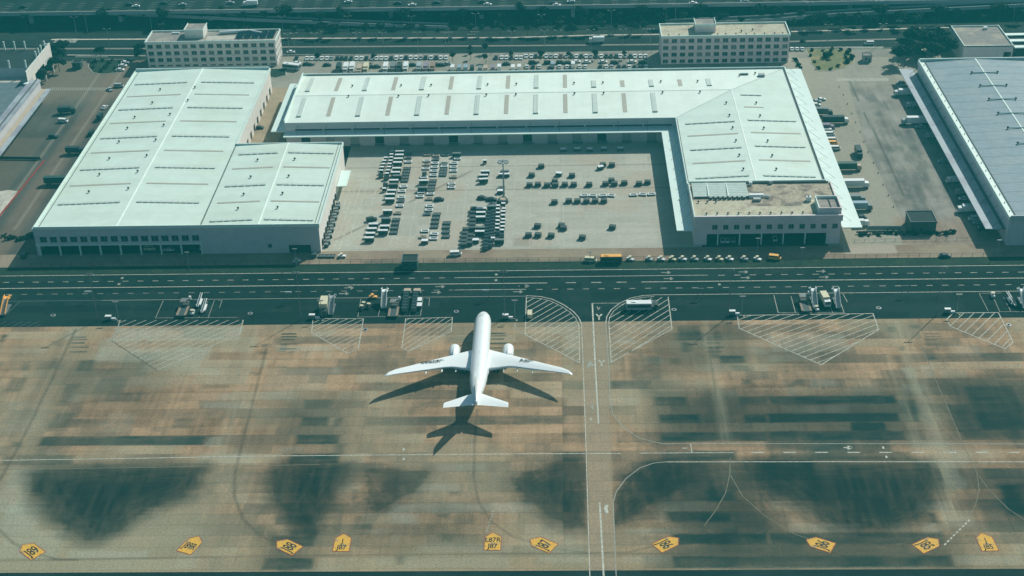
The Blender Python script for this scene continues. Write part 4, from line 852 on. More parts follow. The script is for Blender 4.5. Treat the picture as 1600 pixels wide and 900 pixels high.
# --- two office blocks at the back
def office(name, label, x0, x1, y0, y1, H, nw, facem, roofm, side):
    T = thing(name, label, 'office', ((x0+x1)/2, y0, 0)); mb = MB(); pitch = (x1-x0)/nw; H0 = H-1.0
    rows = [(H0-2.9-3.75*k, H0-.7-3.75*k) for k in range(4)]
    hl = [(pitch*(k+.5)-pitch*.31, pitch*(k+.5)+pitch*.31, max(.4, a), b) for k in range(nw) for a, b in rows]
    wall(mb, (x0, y0), (1, 0), x1-x0, 0, H, hl, .45, facem)
    n2 = 4; p2 = (y1-y0)/n2; h2 = [(p2*(k+.5)-.9, p2*(k+.5)+.9, max(.4, a), b) for k in range(n2) for a, b in rows]
    wall(mb, (x1, y0), (0, 1), y1-y0, 0, H, h2, .4, facem); wall(mb, (x1, y1), (-1, 0), x1-x0, 0, H, (), .3, facem); wall(mb, (x0, y1), (0, -1), y1-y0, 0, H, h2, .4, facem)
    mb.build('wall', facem, T, recalc=False)
    for h in hl:
        o = window(T, x0+h[0], x0+h[1], h[2], h[3], y0+.42, mull=1, m=random.choice((GLASS, GLASS, GLASS2, GLASS2, BLIND)))
    for h in h2:
        mb = MB(); mb.face([(x1-.38, y0+h[0], h[2]), (x1-.38, y0+h[1], h[2]), (x1-.38, y0+h[1], h[3]), (x1-.38, y0+h[0], h[3])], GLASS); mb.build('window', GLASS, T, recalc=False)
        mb = MB(); mb.face([(x0+.38, y1-h[0], h[2]), (x0+.38, y1-h[1], h[2]), (x0+.38, y1-h[1], h[3]), (x0+.38, y1-h[0], h[3])], GLASS); mb.build('window', GLASS, T, recalc=False)
    mb = MB()
    for a, b in rows: mb.bb(x0-.1, x1+.1, y0-.25, y0-.02, a-.55, a-.1, facem)
    mb.build('string_course', facem, T)
    mb = MB(); mb.face([(x0, y0, H-.7), (x1, y0, H-.7), (x1, y1, H-.7), (x0, y1, H-.7)], roofm); mb.build('roof', roofm, T, recalc=False)
    mb = MB(); mb.bb(x0-.3, x1+.3, y0-.3, y0+.15, H-1.0, H+.1, TRIM); mb.bb(x0-.3, x1+.3, y1-.15, y1+.3, H-1, H+.1, TRIM); mb.bb(x0-.3, x0+.15, y0+.15, y1-.15, H-1, H+.1, TRIM); mb.bb(x1-.15, x1+.3, y0+.15, y1-.15, H-1, H+.1, TRIM); mb.build('parapet', TRIM, T)
    return T
OA = office('office_building', 'four storey office building with solar panels on its roof, behind the left warehouse', -218.4, -149.5, 745.8, 762.5, 14.4, 15, WALLW, GREYR, 1)
mb = MB(); mb.bb(-198.5, -188.5, 752, 762.4, 13.7, 18.2, WALLW); mb.bb(-198.3, -188.7, 752.2, 762.2, 18.2, 18.3, GREYR); mb.build('stair_house', WALLW, OA)
mb = MB(); mb.bb(-198.7, -188.3, 751.8, 752.05, 17.9, 18.7, TRIM); mb.bb(-198.7, -198.45, 752.05, 762.4, 17.9, 18.7, TRIM); mb.bb(-188.55, -188.3, 752.05, 762.4, 17.9, 18.7, TRIM); mb.build('stair_house_parapet', TRIM, OA)
for r_ in range(3):
    for k in range(5):
        mb = MB(); x = -171+k*4.1; y = 750+r_*3.4
        mb.loft([[(x, y, 14.0), (x+3.7, y, 14.0), (x+3.7, y, 14.1), (x, y, 14.1)], [(x, y+2.6, 15.0), (x+3.7, y+2.6, 15.0), (x+3.7, y+2.6, 15.1), (x, y+2.6, 15.1)]], PANEL); mb.build('solar_panel', PANEL, OA)
mb = MB(); mb.cyl((-181, 758, 14.6), (-165, 760, 14.6), .9, .9, 8, WHITE); mb.cyl((-165, 760, 14.6), (-158, 756.5, 14.4), .8, .7, 8, WHITE); mb.box(-205, 759.5, 13.7, 4, 1, .8, WHITE); mb.build('roof_duct', WHITE, OA)
mb = MB(); mb.bb(-187, -172, 749, 755, 13.71, 13.75, PATHM); mb.build('roof_patch', PATHM, OA)
for k in range(12): vent(OA, -214+k*4.5, 747.4, 13.7, s=.6)
world_parts(OA)
OB = office('office_building', 'pale office building with round roof vents behind the right end of the L warehouse', 53.2, 119.2, 739.6, 758.2, 15.4, 15, WALLP, BEIGER, -1)
mb = MB(); mb.bb(71, 81.5, 746, 756, 14.7, 18.6, WALLP); mb.bb(71.3, 81.2, 746.3, 755.7, 18.6, 18.7, GREYR); mb.build('stair_house', WALLP, OB)
mb = MB(); mb.bb(70.8, 81.7, 745.8, 746.1, 18.2, 19.3, TRIM); mb.bb(70.8, 71.1, 746.1, 756, 18.2, 19.3, TRIM); mb.bb(81.4, 81.7, 746.1, 756, 18.2, 19.3, TRIM); mb.build('stair_house_parapet', TRIM, OB)
for k in range(13): vent(OB, 57+k*4.9+(k % 3)*.4, 742.2, 14.7, s=.8)
vent(OB, 101, 748, 14.7); vent(OB, 95, 746, 14.7)
world_parts(OB)
# --- east warehouse
K = thing('warehouse', 'blue-grey roofed warehouse with a wide dock canopy at the right edge of the photo', 'warehouse', (206, 536, 0))
kx0, kx1, ky0, ky1, kr = 178.6, 233.6, 535.9, 707.2, 206.2
mb = MB(); wall(mb, (kx0, ky0), (1, 0), kx1-kx0, 0, 12.2, [(7, 9.2, 2, 4)], .3, WALLG); wall(mb, (kx1, ky0), (0, 1), ky1-ky0, 0, 12.2, (), .3, WALLG); wall(mb, (kx1, ky1), (-1, 0), kx1-kx0, 0, 12.2, (), .3, WALLG)
wall(mb, (kx0, ky1), (0, -1), ky1-ky0, 0, 12.2, [(6+k*10, 11+k*10, .9, 4.8) for k in range(16)], .35, WALLG); mb.build('wall', WALLG, K, recalc=False)
window(K, kx0+7, kx0+9.2, 2, 4, ky0+.28, mull=0)
for k in range(16):
    mb = MB(); ya_ = ky1-6-k*10; mb.face([(kx0+.33, ya_, .9), (kx0+.33, ya_-5, .9), (kx0+.33, ya_-5, 4.8), (kx0+.33, ya_, 4.8)], DARKIN); mb.build('dock_door', DARKIN, K, recalc=False)
mb = MB(); mb.face([(kx0, ky0, 12), (kr, ky0, 13.2), (kr, ky1, 13.2), (kx0, ky1, 12)], BROOF); mb.face([(kr, ky0, 13.2), (kx1, ky0, 12), (kx1, ky1, 12), (kr, ky1, 13.2)], BROOF)
mb.face([(kx0, ky0, 12), (kx1, ky0, 12), (kr, ky0, 13.2)], WALLG); mb.face([(kx0, ky1, 12), (kx1, ky1, 12), (kr, ky1, 13.2)], WALLG); mb.build('roof', BROOF, K)
mb = MB(); mb.bb(kx0-.3, kx0+.3, ky0-.3, ky1+.3, 11.2, 12.9, TRIM); mb.bb(kx0+.3, kx1, ky1-.3, ky1+.3, 11.2, 13.5, TRIM); mb.bb(kx0+.3, kx1, ky0-.3, ky0+.2, 11.2, 13.4, PLGREY); mb.build('parapet', TRIM, K)
mb = MB(); mb.bb(kx0+2.6, kx0+3.0, ky0+1, ky1-1, 12.0, 12.45, SEAM); mb.build('gutter', SEAM, K); mb = MB(); mb.bb(kx0+.35, kx0+2.6, ky0+1, ky1-1, 12.02, 12.12, TRIM); mb.build('gutter_tray', TRIM, K)
mb = MB(); mb.bb(kr-.3, kr+.3, ky0, ky1, 13.15, 13.35, TRIM); mb.build('ridge_cap', TRIM, K)
for k in range(22): vent(K, kx0+1.5, ky0+6+k*7.6, 12.1, s=.5)
for k in range(9):
    yy = 688-k*16.6; mb = MB(); mb.cyl((kr-6, yy, 13.45), (kr+6, yy, 13.45), .3, .3, 6, TRIM); mb.build('vent_duct', TRIM, K); vent(K, kr-6.2, yy, 12.9, s=1.1); vent(K, kr+6.2, yy, 12.9, s=1.1)
mb = MB(); mb.bb(170.6, kx0-1.4, 538.8, 712.6, 5.7, 6.1, BCAN); mb.bb(kx0-1.4, kx0-.02, 538.8, 707, 5.7, 6.1, SEAM); mb.build('dock_canopy', BCAN, K)
for k in range(17): mb = MB(); mb.cyl((kx0-.1, 543+k*10.2, 9.2), (174, 541+k*10.2, 6.1), .1, .1, 5, STEELM); mb.build('canopy_tie', STEELM, K)
world_parts(K)
# --- buildings at the edges
Q = thing('building', 'flat roofed grey building with a dusty roof behind the east warehouse, upper right corner', 'building', (220, 731, 0))
mb = MB(); wall(mb, (207, 731.3), (1, 0), 25, 0, 10.5, [(20.5, 24.3, 1, 7)], .3, WALLG); wall(mb, (232, 731.3), (0, 1), 30, 0, 10.5, (), .3, WALLG); wall(mb, (232, 761.3), (-1, 0), 25, 0, 10.5, (), .3, WALLG); wall(mb, (207, 761.3), (0, -1), 30, 0, 10.5, (), .3, WALLW); mb.build('wall', WALLG, Q, recalc=False)
mb = MB(); mb.face([(207, 731.3, 10), (232, 731.3, 10), (232, 761.3, 10), (207, 761.3, 10)], GREYR); mb.build('roof', GREYR, Q, recalc=False)
mb = MB(); parapet(mb, [(207, 731.3), (232, 731.3), (232, 761.3), (207, 761.3)], 10, .7, .35, TRIM); mb.build('parapet', TRIM, Q)
mb = MB(); mb.box(224, 757, 10, 2, 1.5, 1.3, WHITE); mb.build('roof_unit', WHITE, Q); world_parts(Q)
Q = thing('shed', 'long low sheds with white roofs at the upper right edge', 'shed', (250, 740, 0))
for y in (733, 742, 751): mb = MB(); mb.bb(233.5, 290, y, y+3.2, 8.2, 8.7, ROOFC); mb.build('roof', ROOFC, Q)
mb = MB(); mb.bb(234, 289, 733.5, 756, 0, 7.6, DARKIN); mb.build('body', DARKIN, Q); world_parts(Q)
# far left
Q = thing('warehouse', 'grey warehouse with white screen wall and roof posts, cut by the left edge', 'warehouse', (-290, 700, 0))
mb = MB(); wall(mb, (-330, 537), (1, 0), 66.8, 0, 9, (), .3, WALLG); wall(mb, (-263.2, 537), (0, 1), 168, 0, 9.0, [(5+k*10, 10+k*10, .6, 4.6) for k in range(16)], .3, WALLG)
wall(mb, (-330, 712), (1, 0), 60, 0, 14, (), .3, WALLG); mb.build('wall', WALLG, Q, recalc=False)
mb = MB(); mb.face([(-330, 537, 9), (-263.2, 537, 9), (-263.2, 705, 9), (-330, 705, 9)], LROOF); mb.face([(-330, 705, 9.02), (-270, 705, 9.02), (-270, 712, 9.02), (-330, 712, 9.02)], PATHM); mb.build('roof', BROOF, Q, recalc=False)
mb = MB(); mb.face([(-340, 712, 13), (-272, 712, 13), (-272, 741, 13), (-340, 741, 13)], DARKR); mb.build('upper_roof', DARKR, Q, recalc=False)
mb = MB(); mb.bb(-268.5, -263.0, 537, 706, 9.02, 9.9, BCAN); mb.bb(-265.2, -264.6, 537, 706, 9.9, 10.3, SEAM); mb.build('parapet', TRIM, Q)
mb = MB(); mb.bb(-262.8, -260.2, 590, 704, 5.2, 5.6, TANV); mb.bb(-260.2, -257.8, 590, 704, 5.2, 5.7, BCAN); mb.build('side_canopy', BCAN, Q)
hw = [(2, 6, 5.2, 8.4)]
mb = MB(); A = (-268.6, 703.0)
wall(mb, A, (0, 1), 41, 6.0, 15.4, [(3+k*1.3, 3.5+k*1.3, 6.5, 9.5) for k in range(4)]+[(30+k*1.3, 30.5+k*1.3, 7.5, 9.5) for k in range(6)]+[(12, 27, 6.0, 9.4)], .4, WALLW)
wall(mb, (-269.0, 744), (0, -1), 41, 6.0, 15.4, [(14, 29, 6.0, 9.4)], .4, WALLW); mb.bb(-269.0, -268.6, 703, 744, 15.4, 15.5, TRIM); mb.bb(-270, -267.8, 700, 703, 4, 10, TRIM); mb.build('screen_wall', WALLW, Q, recalc=False)
for k in range(4): mb = MB(); mb.box(-268.8, 704+k*12.8, 0, .9, .9, 6.2, WALLW); mb.build('column', WALLW, Q)
for x, y in ((-270.5, 735), (-270.5, 730.5), (-270.5, 726), (-270.5, 741), (-281, 741), (-286.5, 741), (-292, 741), (-297, 741), (-272, 713.4), (-280.5, 713.4), (-289, 713.4)):
    mb = MB(); mb.box(x, y, 13, .7, .7, 4.6, TRIM); mb.build('roof_post', TRIM, Q)
world_parts(Q)
def hut(name, label, x0, x1, y0, y1, h, wm, rm):
    T = thing(name, label, 'hut', ((x0+x1)/2, (y0+y1)/2, 0)); mb = MB()
    n = max(1, int((x1-x0)/3)); wall(mb, (x0, y0), (1, 0), x1-x0, 0, h, [(.9+k*3, 2.2+k*3, 1.2, 2.6) for k in range(n) if 2.2+k*3 < x1-x0-.3], .15, wm); wall(mb, (x1, y0), (0, 1), y1-y0, 0, h, (), .1, wm); wall(mb, (x1, y1), (-1, 0), x1-x0, 0, h, (), .1, wm); wall(mb, (x0, y1), (0, -1), y1-y0, 0, h, (), .1, wm)
    mb.build('wall', wm, T, recalc=False)
    for k in range(n):
        if 2.2+k*3 < x1-x0-.3: window(T, x0+.9+k*3, x0+2.2+k*3, 1.2, 2.6, y0+.14, mull=0)
    mb = MB(); mb.bb(x0-.25, x1+.25, y0-.25, y1+.25, h, h+.25, rm); parapet(mb, [(x0-.2, y0-.2), (x1+.2, y0-.2), (x1+.2, y1+.2), (x0-.2, y1+.2)], h+.25, .35, .2, STEELM); mb.build('roof', rm, T)
    mb = MB(); mb.box(x1-1.2, y0-.04, 0, .9, .08, 2.1, STEELD); mb.build('door', STEELD, T); world_parts(T)
hut('equipment_hut', 'small dark green hut standing on the grass verge in front of the cargo yard', -63.4, -57.4, 520.5, 526.2, 3.6, GREENV, DARKR)
hut('gatehouse', 'dark flat roofed gatehouse by the hedge in front of the east yard', 142.6, 153.0, 546.8, 556.6, 5.0, STEELD, DARKR)
hut('gate_booth', 'dark gate booth in the road mouth left of the left office building', G(122, 106)[0]-2.3, G(122, 106)[0]+2.3, G(122, 106)[1]-2, G(122, 106)[1]+2, 3.2, STEELD, DARKR)
hut('gate_booth', 'grey gate booth in the road mouth right of the right office building', G(1354, 95)[0]-2.2, G(1354, 95)[0]+2.2, G(1354, 95)[1]-2, G(1354, 95)[1]+2, 3.2, METAL, GREYR)
# elevated motorway
H_ = 8.0
HW = thing('viaduct', 'elevated motorway on piers across the top edge of the photo', 'viaduct', (0, 812, 0))
mb = MB(); mb.loft([[(-520, 815.5, 6.8), (-520, 900, 6.8), (-520, 900, H_), (-520, 815.5, H_)], [(-60, 810, 6.8), (-60, 900, 6.8), (-60, 900, H_), (-60, 810, H_)], [(470, 806.5, 6.8), (470, 900, 6.8), (470, 900, H_), (470, 806.5, H_)]], ASPHB); mb.build('deck', ASPHB, HW)
edge = [(-520, 815.2), (-60, 809.7), (470, 806.2)]
mb = MB()
for z, wd in ((H_+.9, .5),): ribbon(mb, edge, wd, z, KERB)
for (a, b), (c, d) in zip(edge[:-1], edge[1:]): mb.face([(a, b-.25, 6.7), (c, d-.25, 6.7), (c, d-.25, H_+.9), (a, b-.25, H_+.9)], SILVER)
mb.build('barrier', KERB, HW, recalc=False)
mb = MB(); ribbon(mb, [(-520, 840.5), (-60, 835), (470, 831)], .8, H_+.8, PLGREY); mb.build('median_barrier', PLGREY, HW, recalc=False)
mb = MB()
for off in (4.2, 8.2, 12.2, 16.2):
    for k in range(90):
        x = -500+k*10.6; yb2 = 815.5-(x+520)*.012 if x < -60 else 810-(x+60)*.0066; ribbon(mb, [(x, yb2+off), (x+4, yb2+off)], .25, H_+.03, PAINTF)
mb.build('lane_lines', PAINTF, HW, recalc=False)
for k in range(18):
    x = -460+k*52; y = 817 if x < -60 else 813; mb = MB(); mb.box(x, y+3, -.2, 2.2, 2.2, 6.4, PLGREY); mb.box(x, y+10, 5.6, 2.4, 16, 1.2, PLGREY); mb.build('pier', PLGREY, HW)
world_parts(HW)
def ramp(label, px, w_, zs, pierz):
    T = thing('ramp', label, 'ramp', (0, 790, 0)); P = [G(a, b, z) for (a, b), z in zip(px, zs)]
    mb = MB(); ribbon(mb, P, w_, zs, ASPHB); mb.build('deck', ASPHB, T, recalc=False)
    mb = MB()
    for sgn in (-1, 1):
        for i in range(len(P)-1):
            d = (Vector(P[i+1])-Vector(P[i])).normalized(); n = Vector((-d.y, d.x))*w_/2*sgn; a, b = Vector(P[i])+n, Vector(P[i+1])+n
            mb.face([(a.x, a.y, zs[i]-.9), (b.x, b.y, zs[i+1]-.9), (b.x, b.y, zs[i+1]+1.0), (a.x, a.y, zs[i]+1.0)], SILVER)
            ribbon(mb, [a, b], .4, [zs[i]+1.0, zs[i+1]+1.0], SILVER)
    mb.build('barrier', SILVER, T, recalc=False); world_parts(T)
ramp('slip ramp rising to the motorway, upper left of the photo', [(-80, 15), (60, 16), (200, 20), (400, 29), (560, 36), (700, 41)], 5, [7, 6.5, 5.5, 3.5, 1.8, .6], 0)
ramp('slip ramp rising to the motorway, upper right of the photo', [(1040, 36), (1200, 29), (1300, 21), (1450, 13), (1660, 3)], 6, [1.0, 2.6, 4, 5.5, 7], 0)
# ------------------------------------------------------------ aircraft
AX, AY = -29.0, 478.7
A = thing('aircraft', 'white twin engined wide body freighter parked alone on the apron', 'aircraft', (AX, AY, 0))
def ring(y, cx, cz, rx, rz, n=28): return [(cx+rx*math.cos(2*math.pi*k/n), y, cz+rz*math.sin(2*math.pi*k/n)) for k in range(n)]
fus = [(0.0, 4.55, .12, .12), (-.35, 4.6, .75, .7), (-1.0, 4.7, 1.25, 1.2), (-2.2, 4.85, 1.85, 1.75), (-4, 5.05, 2.42, 2.3), (-6.2, 5.25, 2.82, 2.75), (-8.8, 5.4, 3.05, 3.03), (-11.5, 5.45, 3.1, 3.1), (-30, 5.45, 3.1, 3.1), (-42, 5.45, 3.1, 3.1),
       (-46, 5.6, 3.02, 2.95), (-50, 5.95, 2.72, 2.6), (-54, 6.4, 2.22, 2.1), (-57.5, 6.85, 1.62, 1.58), (-60.5, 7.2, 1.02, 1.05), (-62.8, 7.4, .5, .62), (-63.7, 7.45, .1, .38)]
MB().loft([ring(y, 0, z, rx, rz) for y, z, rx, rz in fus], PLWHITE).build('fuselage', PLWHITE, A, smooth=True)
mb = MB(); mb.loft([ring(y, 0, z, rx, rz, 20) for y, z, rx, rz in ((-20, 3.4, .6, .3), (-23, 3.2, 3.0, 1.2), (-28, 3.1, 3.7, 1.6), (-36, 3.1, 3.7, 1.6), (-41, 3.2, 2.8, 1.2), (-43.5, 3.4, .6, .3))], PLWHITE); mb.build('belly_fairing', PLWHITE, A, smooth=True)
def foil(x, yl, yt, z, t, dy=0):
    c = yl-yt; prof = [(0, 0), (.03, .32), (.12, .62), (.35, .85), (.6, .62), (.85, .22), (1, .02), (.85, -.06), (.6, -.2), (.35, -.4), (.12, -.34), (.03, -.2)]
    return [(x, yl-c*p, z+q*t) for p, q in prof]
for s in (-1, 1):
    secs = [(0, -22.2, -38.2, 3.3, 1.7), (3.0, -24.3, -38.05, 3.6, 1.45), (6.5, -26.4, -37.6, 3.95, 1.1), (9.8, -28.6, -37.1, 4.3, .85), (12.2, -30.0, -37.6, 4.6, .7), (18, -33.9, -40.0, 5.3, .5), (24.5, -38.2, -42.7, 6.1, .36), (29.0, -41.2, -44.6, 6.7, .26), (31.2, -43.3, -45.6, 6.95, .18), (32.4, -45.5, -46.35, 7.05, .1)]
    MB().loft([foil(s*x, a, b, z, t) for x, a, b, z, t in secs], PLWHITE).build('wing', PLWHITE, A, smooth=False)
    wo = [o for o in bpy.data.objects if o.name.startswith('wing') and o.parent == A][-1]
    me = wo.data; me.polygons.foreach_set('use_smooth', [len(p.vertices) == 4 for p in me.polygons])
    for x, yy, z in ((8.4, -37.2, 3.9), (13.2, -38.2, 4.5), (18.6, -40.3, 5.2)):
        mb = MB(); mb.loft([ring(y, s*x, zz, rx, rz, 8) for y, zz, rx, rz in ((yy+4.5, z-.2, .1, .1), (yy+3, z-.4, .3, .4), (yy, z-.45, .3, .42), (yy-1.3, z-.3, .06, .08))], PLWHITE); mb.build('flap_fairing', PLWHITE, wo)
    ex = 9.65*s
    mb = MB(); mb.loft([ring(y, ex, 2.75+dz, r, r, 22) for y, r, dz in ((-21.6, 1.62, 0), (-21.25, 1.72, 0), (-21.5, 1.86, 0), (-22.6, 2.0, 0), (-24.5, 2.02, 0), (-27, 1.8, .05), (-28.6, 1.45, .1), (-28.6, 1.2, .1))], PLWHITE, caps=False); e = mb.build('engine', PLWHITE, A, smooth=True)
    mb = MB(); mb.loft([ring(y, ex, 2.8, r, r, 16) for y, r in ((-22.4, .15), (-22.8, .5), (-23.0, 1.66), (-23.2, 1.66))], PLGREY); mb.build('fan', PLGREY, e)
    mb = MB(); mb.loft([ring(y, ex, 2.85, r, r, 14) for y, r in ((-27.5, 1.15), (-29.6, .75), (-30.6, .15))], PLGREY); mb.build('exhaust', PLGREY, e)
    mb = MB(); mb.loft([[(ex-.18, y, a), (ex+.18, y, a), (ex+.18, y, b), (ex-.18, y, b)] for y, a, b in ((-23.2, 4.2, 4.75), (-27, 3.9, 5.1), (-32, 3.8, 4.6))], PLWHITE); mb.build('pylon', PLWHITE, e)
    MB().loft([foil(s*x, a, b, z, t) for x, a, b, z, t in ((.4, -56.3, -64.0, 6.9, .5), (2.2, -57.6, -64.3, 6.98, .42), (10.6, -63.3, -66.2, 7.45, .2), (10.85, -63.8, -66.3, 7.47, .1))], PLWHITE).build('tailplane', PLWHITE, A)
mb = MB()
fn = []
for z, yl, yt, t in ((7.2, -49.5, -62.6, .5), (8.6, -51.6, -62.3, .46), (10, -53.6, -62.6, .40), (18.0, -60.6, -65.6, .2), (18.5, -61.6, -65.7, .12)):
    c = yl-yt; fn.append([(t*w_, yl-c*p, z) for p, w_ in ((0, 0), (.1, .7), (.35, 1), (.7, .7), (1, 0), (.7, -.7), (.35, -1), (.1, -.7))])
mb.loft(fn, PLWHITE); mb.build('tail_fin', PLWHITE, A)
mb = MB(); mb.loft([[(-1.65, -3.2, 5.95), (1.65, -3.2, 5.95), (1.2, -2.5, 5.55), (-1.2, -2.5, 5.55)], [(-1.5, -4.3, 6.75), (1.5, -4.3, 6.75), (1.3, -3.3, 6.35), (-1.3, -3.3, 6.35)]], CGLASS); mb.build('cockpit_window', CGLASS, A)
for y0_, y1_, side in ((-7.6, -8.7, -1), (-13.2, -16.9, -1), (-48.4, -49.5, -1), (-7.6, -8.7, 1), (-48.4, -49.5, 1)):
    mb = MB(); t0, t1 = (.05, .62) if y0_ > -45 else (.1, .5); cz = 5.45 if y0_ > -45 else 5.75; rr_ = 3.11 if y0_ > -45 else 2.86
    for a0, a1, b0, b1 in ((y0_, y0_-.07, t0, t1), (y1_+.07, y1_, t0, t1)):
        n_ = 6
        for q in range(n_):
            u0, u1 = b0+(b1-b0)*q/n_, b0+(b1-b0)*(q+1)/n_
            mb.face([(side*rr_*math.cos(u0), a0, cz+rr_*math.sin(u0)), (side*rr_*math.cos(u0), a1, cz+rr_*math.sin(u0)), (side*rr_*math.cos(u1), a1, cz+rr_*math.sin(u1)), (side*rr_*math.cos(u1), a0, cz+rr_*math.sin(u1))], PLGREY)
    for u in (t0, t1): mb.face([(side*rr_*math.cos(u), y0_, cz+rr_*math.sin(u)), (side*rr_*math.cos(u), y1_, cz+rr_*math.sin(u)), (side*rr_*math.cos(u+.02), y1_, cz+rr_*math.sin(u+.02)), (side*rr_*math.cos(u+.02), y0_, cz+rr_*math.sin(u+.02))], PLGREY)
    mb.build('door', PLGREY, A, recalc=False)
for y, h_ in ((-12, .35), (-20, .25), (-33, .4), (-41, .3)):
    mb = MB(); mb.loft([[(-.03, y, 8.5), (.03, y, 8.5), (.03, y-.5, 8.5), (-.03, y-.5, 8.5)], [(-.02, y-.25, 8.55+h_), (.02, y-.25, 8.55+h_), (.02, y-.5, 8.55+h_), (-.02, y-.5, 8.55+h_)]], PLGREY); mb.build('antenna', PLGREY, A)
for x, y in ((0, -6.0),):
    mb = MB(); mb.cyl((x, y, .5), (x, y, 3.2), .16, .2, 8, METAL); g = mb.build('nose_gear', METAL, A)
    for d in (-.4, .4): mb = MB(); mb.cyl((x+d-.16, y, .55), (x+d+.16, y, .55), .55, .55, 14, RUBBER); mb.build('wheel', RUBBER, g)
for x in (-5.5, 5.5):
    mb = MB(); mb.cyl((x, -32, .6), (x, -32, 3.4), .22, .28, 8, METAL); mb.box(x, -32, .5, .25, 3.6, .3, METAL); g = mb.build('main_gear', METAL, A)
    for dy in (-1.45, 0, 1.45):
        for d in (-.7, .7): mb = MB(); mb.cyl((x+d-.25, -32+dy, .66), (x+d+.25, -32+dy, .66), .66, .66, 14, RUBBER); mb.build('wheel', RUBBER, g)
# wing lettering follows the slope of the upper skin
def wtext(s, x, y, z, size, rz, rx, ry, name):
    o = text(s, size, name, INK, A, (x, y, z), 0); o.rotation_euler = (rx, ry, rz); o.scale = (1, 1.25, 1)
    return o
wtext('中国货运航空', -16.6, -35.0, 5.74, 1.45, R(20), R(-2), R(5.2), 'wing_lettering')
wtext('B-2079', 16.4, -34.8, 5.74, 1.7, R(-20), R(-2), R(-5.2), 'wing_lettering')
# ------------------------------------------------------------ prototypes of vehicles and equipment
HIDE = (0, 0, -60)
def proto(name, cat, group=None): return thing(name, '-', cat, HIDE)
def wheels(T, pts, r=.34, w_=.24):
    for x, y in pts:
        mb = MB(); mb.cyl((x, y-w_/2, r), (x, y+w_/2, r), r, r, 10, RUBBER); mb.build('wheel', RUBBER, T)
def make_car(body, name='parked_car', van=False, suv=False):
    T = proto(name, 'car'); mb = MB(); L_ = 4.5; w2 = .88
    if van:
        prof = [(-2.4, .35), (2.4, .35), (2.45, .95), (2.1, 1.15), (1.45, 2.0), (-2.3, 2.05), (-2.45, 1.2)]
    elif suv: prof = [(-2.3, .35), (2.3, .35), (2.32, .9), (1.3, 1.08), (.6, 1.72), (-2.0, 1.75), (-2.35, 1.1)]
    else: prof = [(-2.2, .3), (2.2, .3), (2.25, .72), (1.25, .92), (.55, 1.42), (-1.05, 1.45), (-1.75, 1.0), (-2.25, .92)]
    mb.loft([[(x, -w2, z) for x, z in prof], [(x, w2, z) for x, z in prof]], body); mb.build('body', body, T)
    if van: g1 = [(2.14, 1.16), (1.5, 1.96), (1.42, 1.96), (2.0, 1.16)]; sx = (-2.2, 1.5, 1.3, 1.85)
    elif suv: g1 = [(1.34, 1.1), (.66, 1.68), (.55, 1.68), (1.2, 1.1)]; sx = (-1.9, .7, 1.15, 1.6)
    else: g1 = [(1.3, .94), (.62, 1.4), (.5, 1.4), (1.15, .94)]; sx = (-1.3, .55, .95, 1.35)
    mb = MB(); mb.loft([[(x+.03, -.72, z+.03) for x, z in g1], [(x+.03, .72, z+.03) for x, z in g1]], CGLASS)
    for s in (-1, 1): mb.bb(sx[0], sx[1], s*(w2+.01)-.01, s*(w2+.01)+.01, sx[2], sx[3], CGLASS)
    mb.build('windows', CGLASS, T)
    if not van and not suv:
        mb = MB(); mb.loft([[(-1.08, -.7, 1.48), (-1.82, -.7, 1.03), (-1.7, -.7, 1.0), (-1.0, -.7, 1.42)], [(-1.08, .7, 1.48), (-1.82, .7, 1.03), (-1.7, .7, 1.0), (-1.0, .7, 1.42)]], CGLASS); mb.build('rear_window', CGLASS, T)
    wheels(T, [(-1.4, -.8), (-1.4, .8), (1.4, -.8), (1.4, .8)]); return T
CAR = {k: make_car(m_) for k, m_ in dict(w=WHITE, d=NAVY, g=SILVER, r=REDV).items()}
VAN = {k: make_car(m_, 'van', van=True) for k, m_ in dict(w=WHITE, b=BLUEV, d=NAVY).items()}
SUV = {'d': make_car(NAVY, 'parked_car', suv=True)}
for v in VAN.values(): v['category'] = 'van'
def make_truck(L_, body, cab=WHITE, h=3.6, name='box_truck', wd=2.45):
    """cab at +x, length L_ overall"""
    T = proto(name, 'truck'); x1_ = L_/2; cb = 2.0
    mb = MB(); mb.bb(-L_/2, x1_-cb-.25, -wd/2, wd/2, 1.05, h, body); mb.build('cargo_box', body, T)
    mb = MB(); pr = [(x1_-cb, .6), (x1_, .6), (x1_, 1.5), (x1_-.35, 2.6), (x1_-cb, 2.75)]; mb.loft([[(x, -wd/2+.08, z) for x, z in pr], [(x, wd/2-.08, z) for x, z in pr]], cab); c = mb.build('cab', cab, T)
    mb = MB(); mb.loft([[(x1_+.02, y, 1.5), (x1_-.33, y, 2.56), (x1_-.4, y, 2.5), (x1_-.1, y, 1.5)] for y in (-wd/2+.2, wd/2-.2)], CGLASS); mb.build('windscreen', CGLASS, c)
    mb = MB(); mb.bb(-L_/2+.2, x1_-.4, -.5, .5, .65, 1.0, STEELD); mb.build('chassis', STEELD, T)
    wheels(T, [(x1_-1.1, s*(wd/2-.2)) for s in (-1, 1)]+[(-L_/2+1.4, s*(wd/2-.2)) for s in (-1, 1)]+([(-L_/2+2.7, s*(wd/2-.2)) for s in (-1, 1)] if L_ > 9 else []), .48, .3); return T
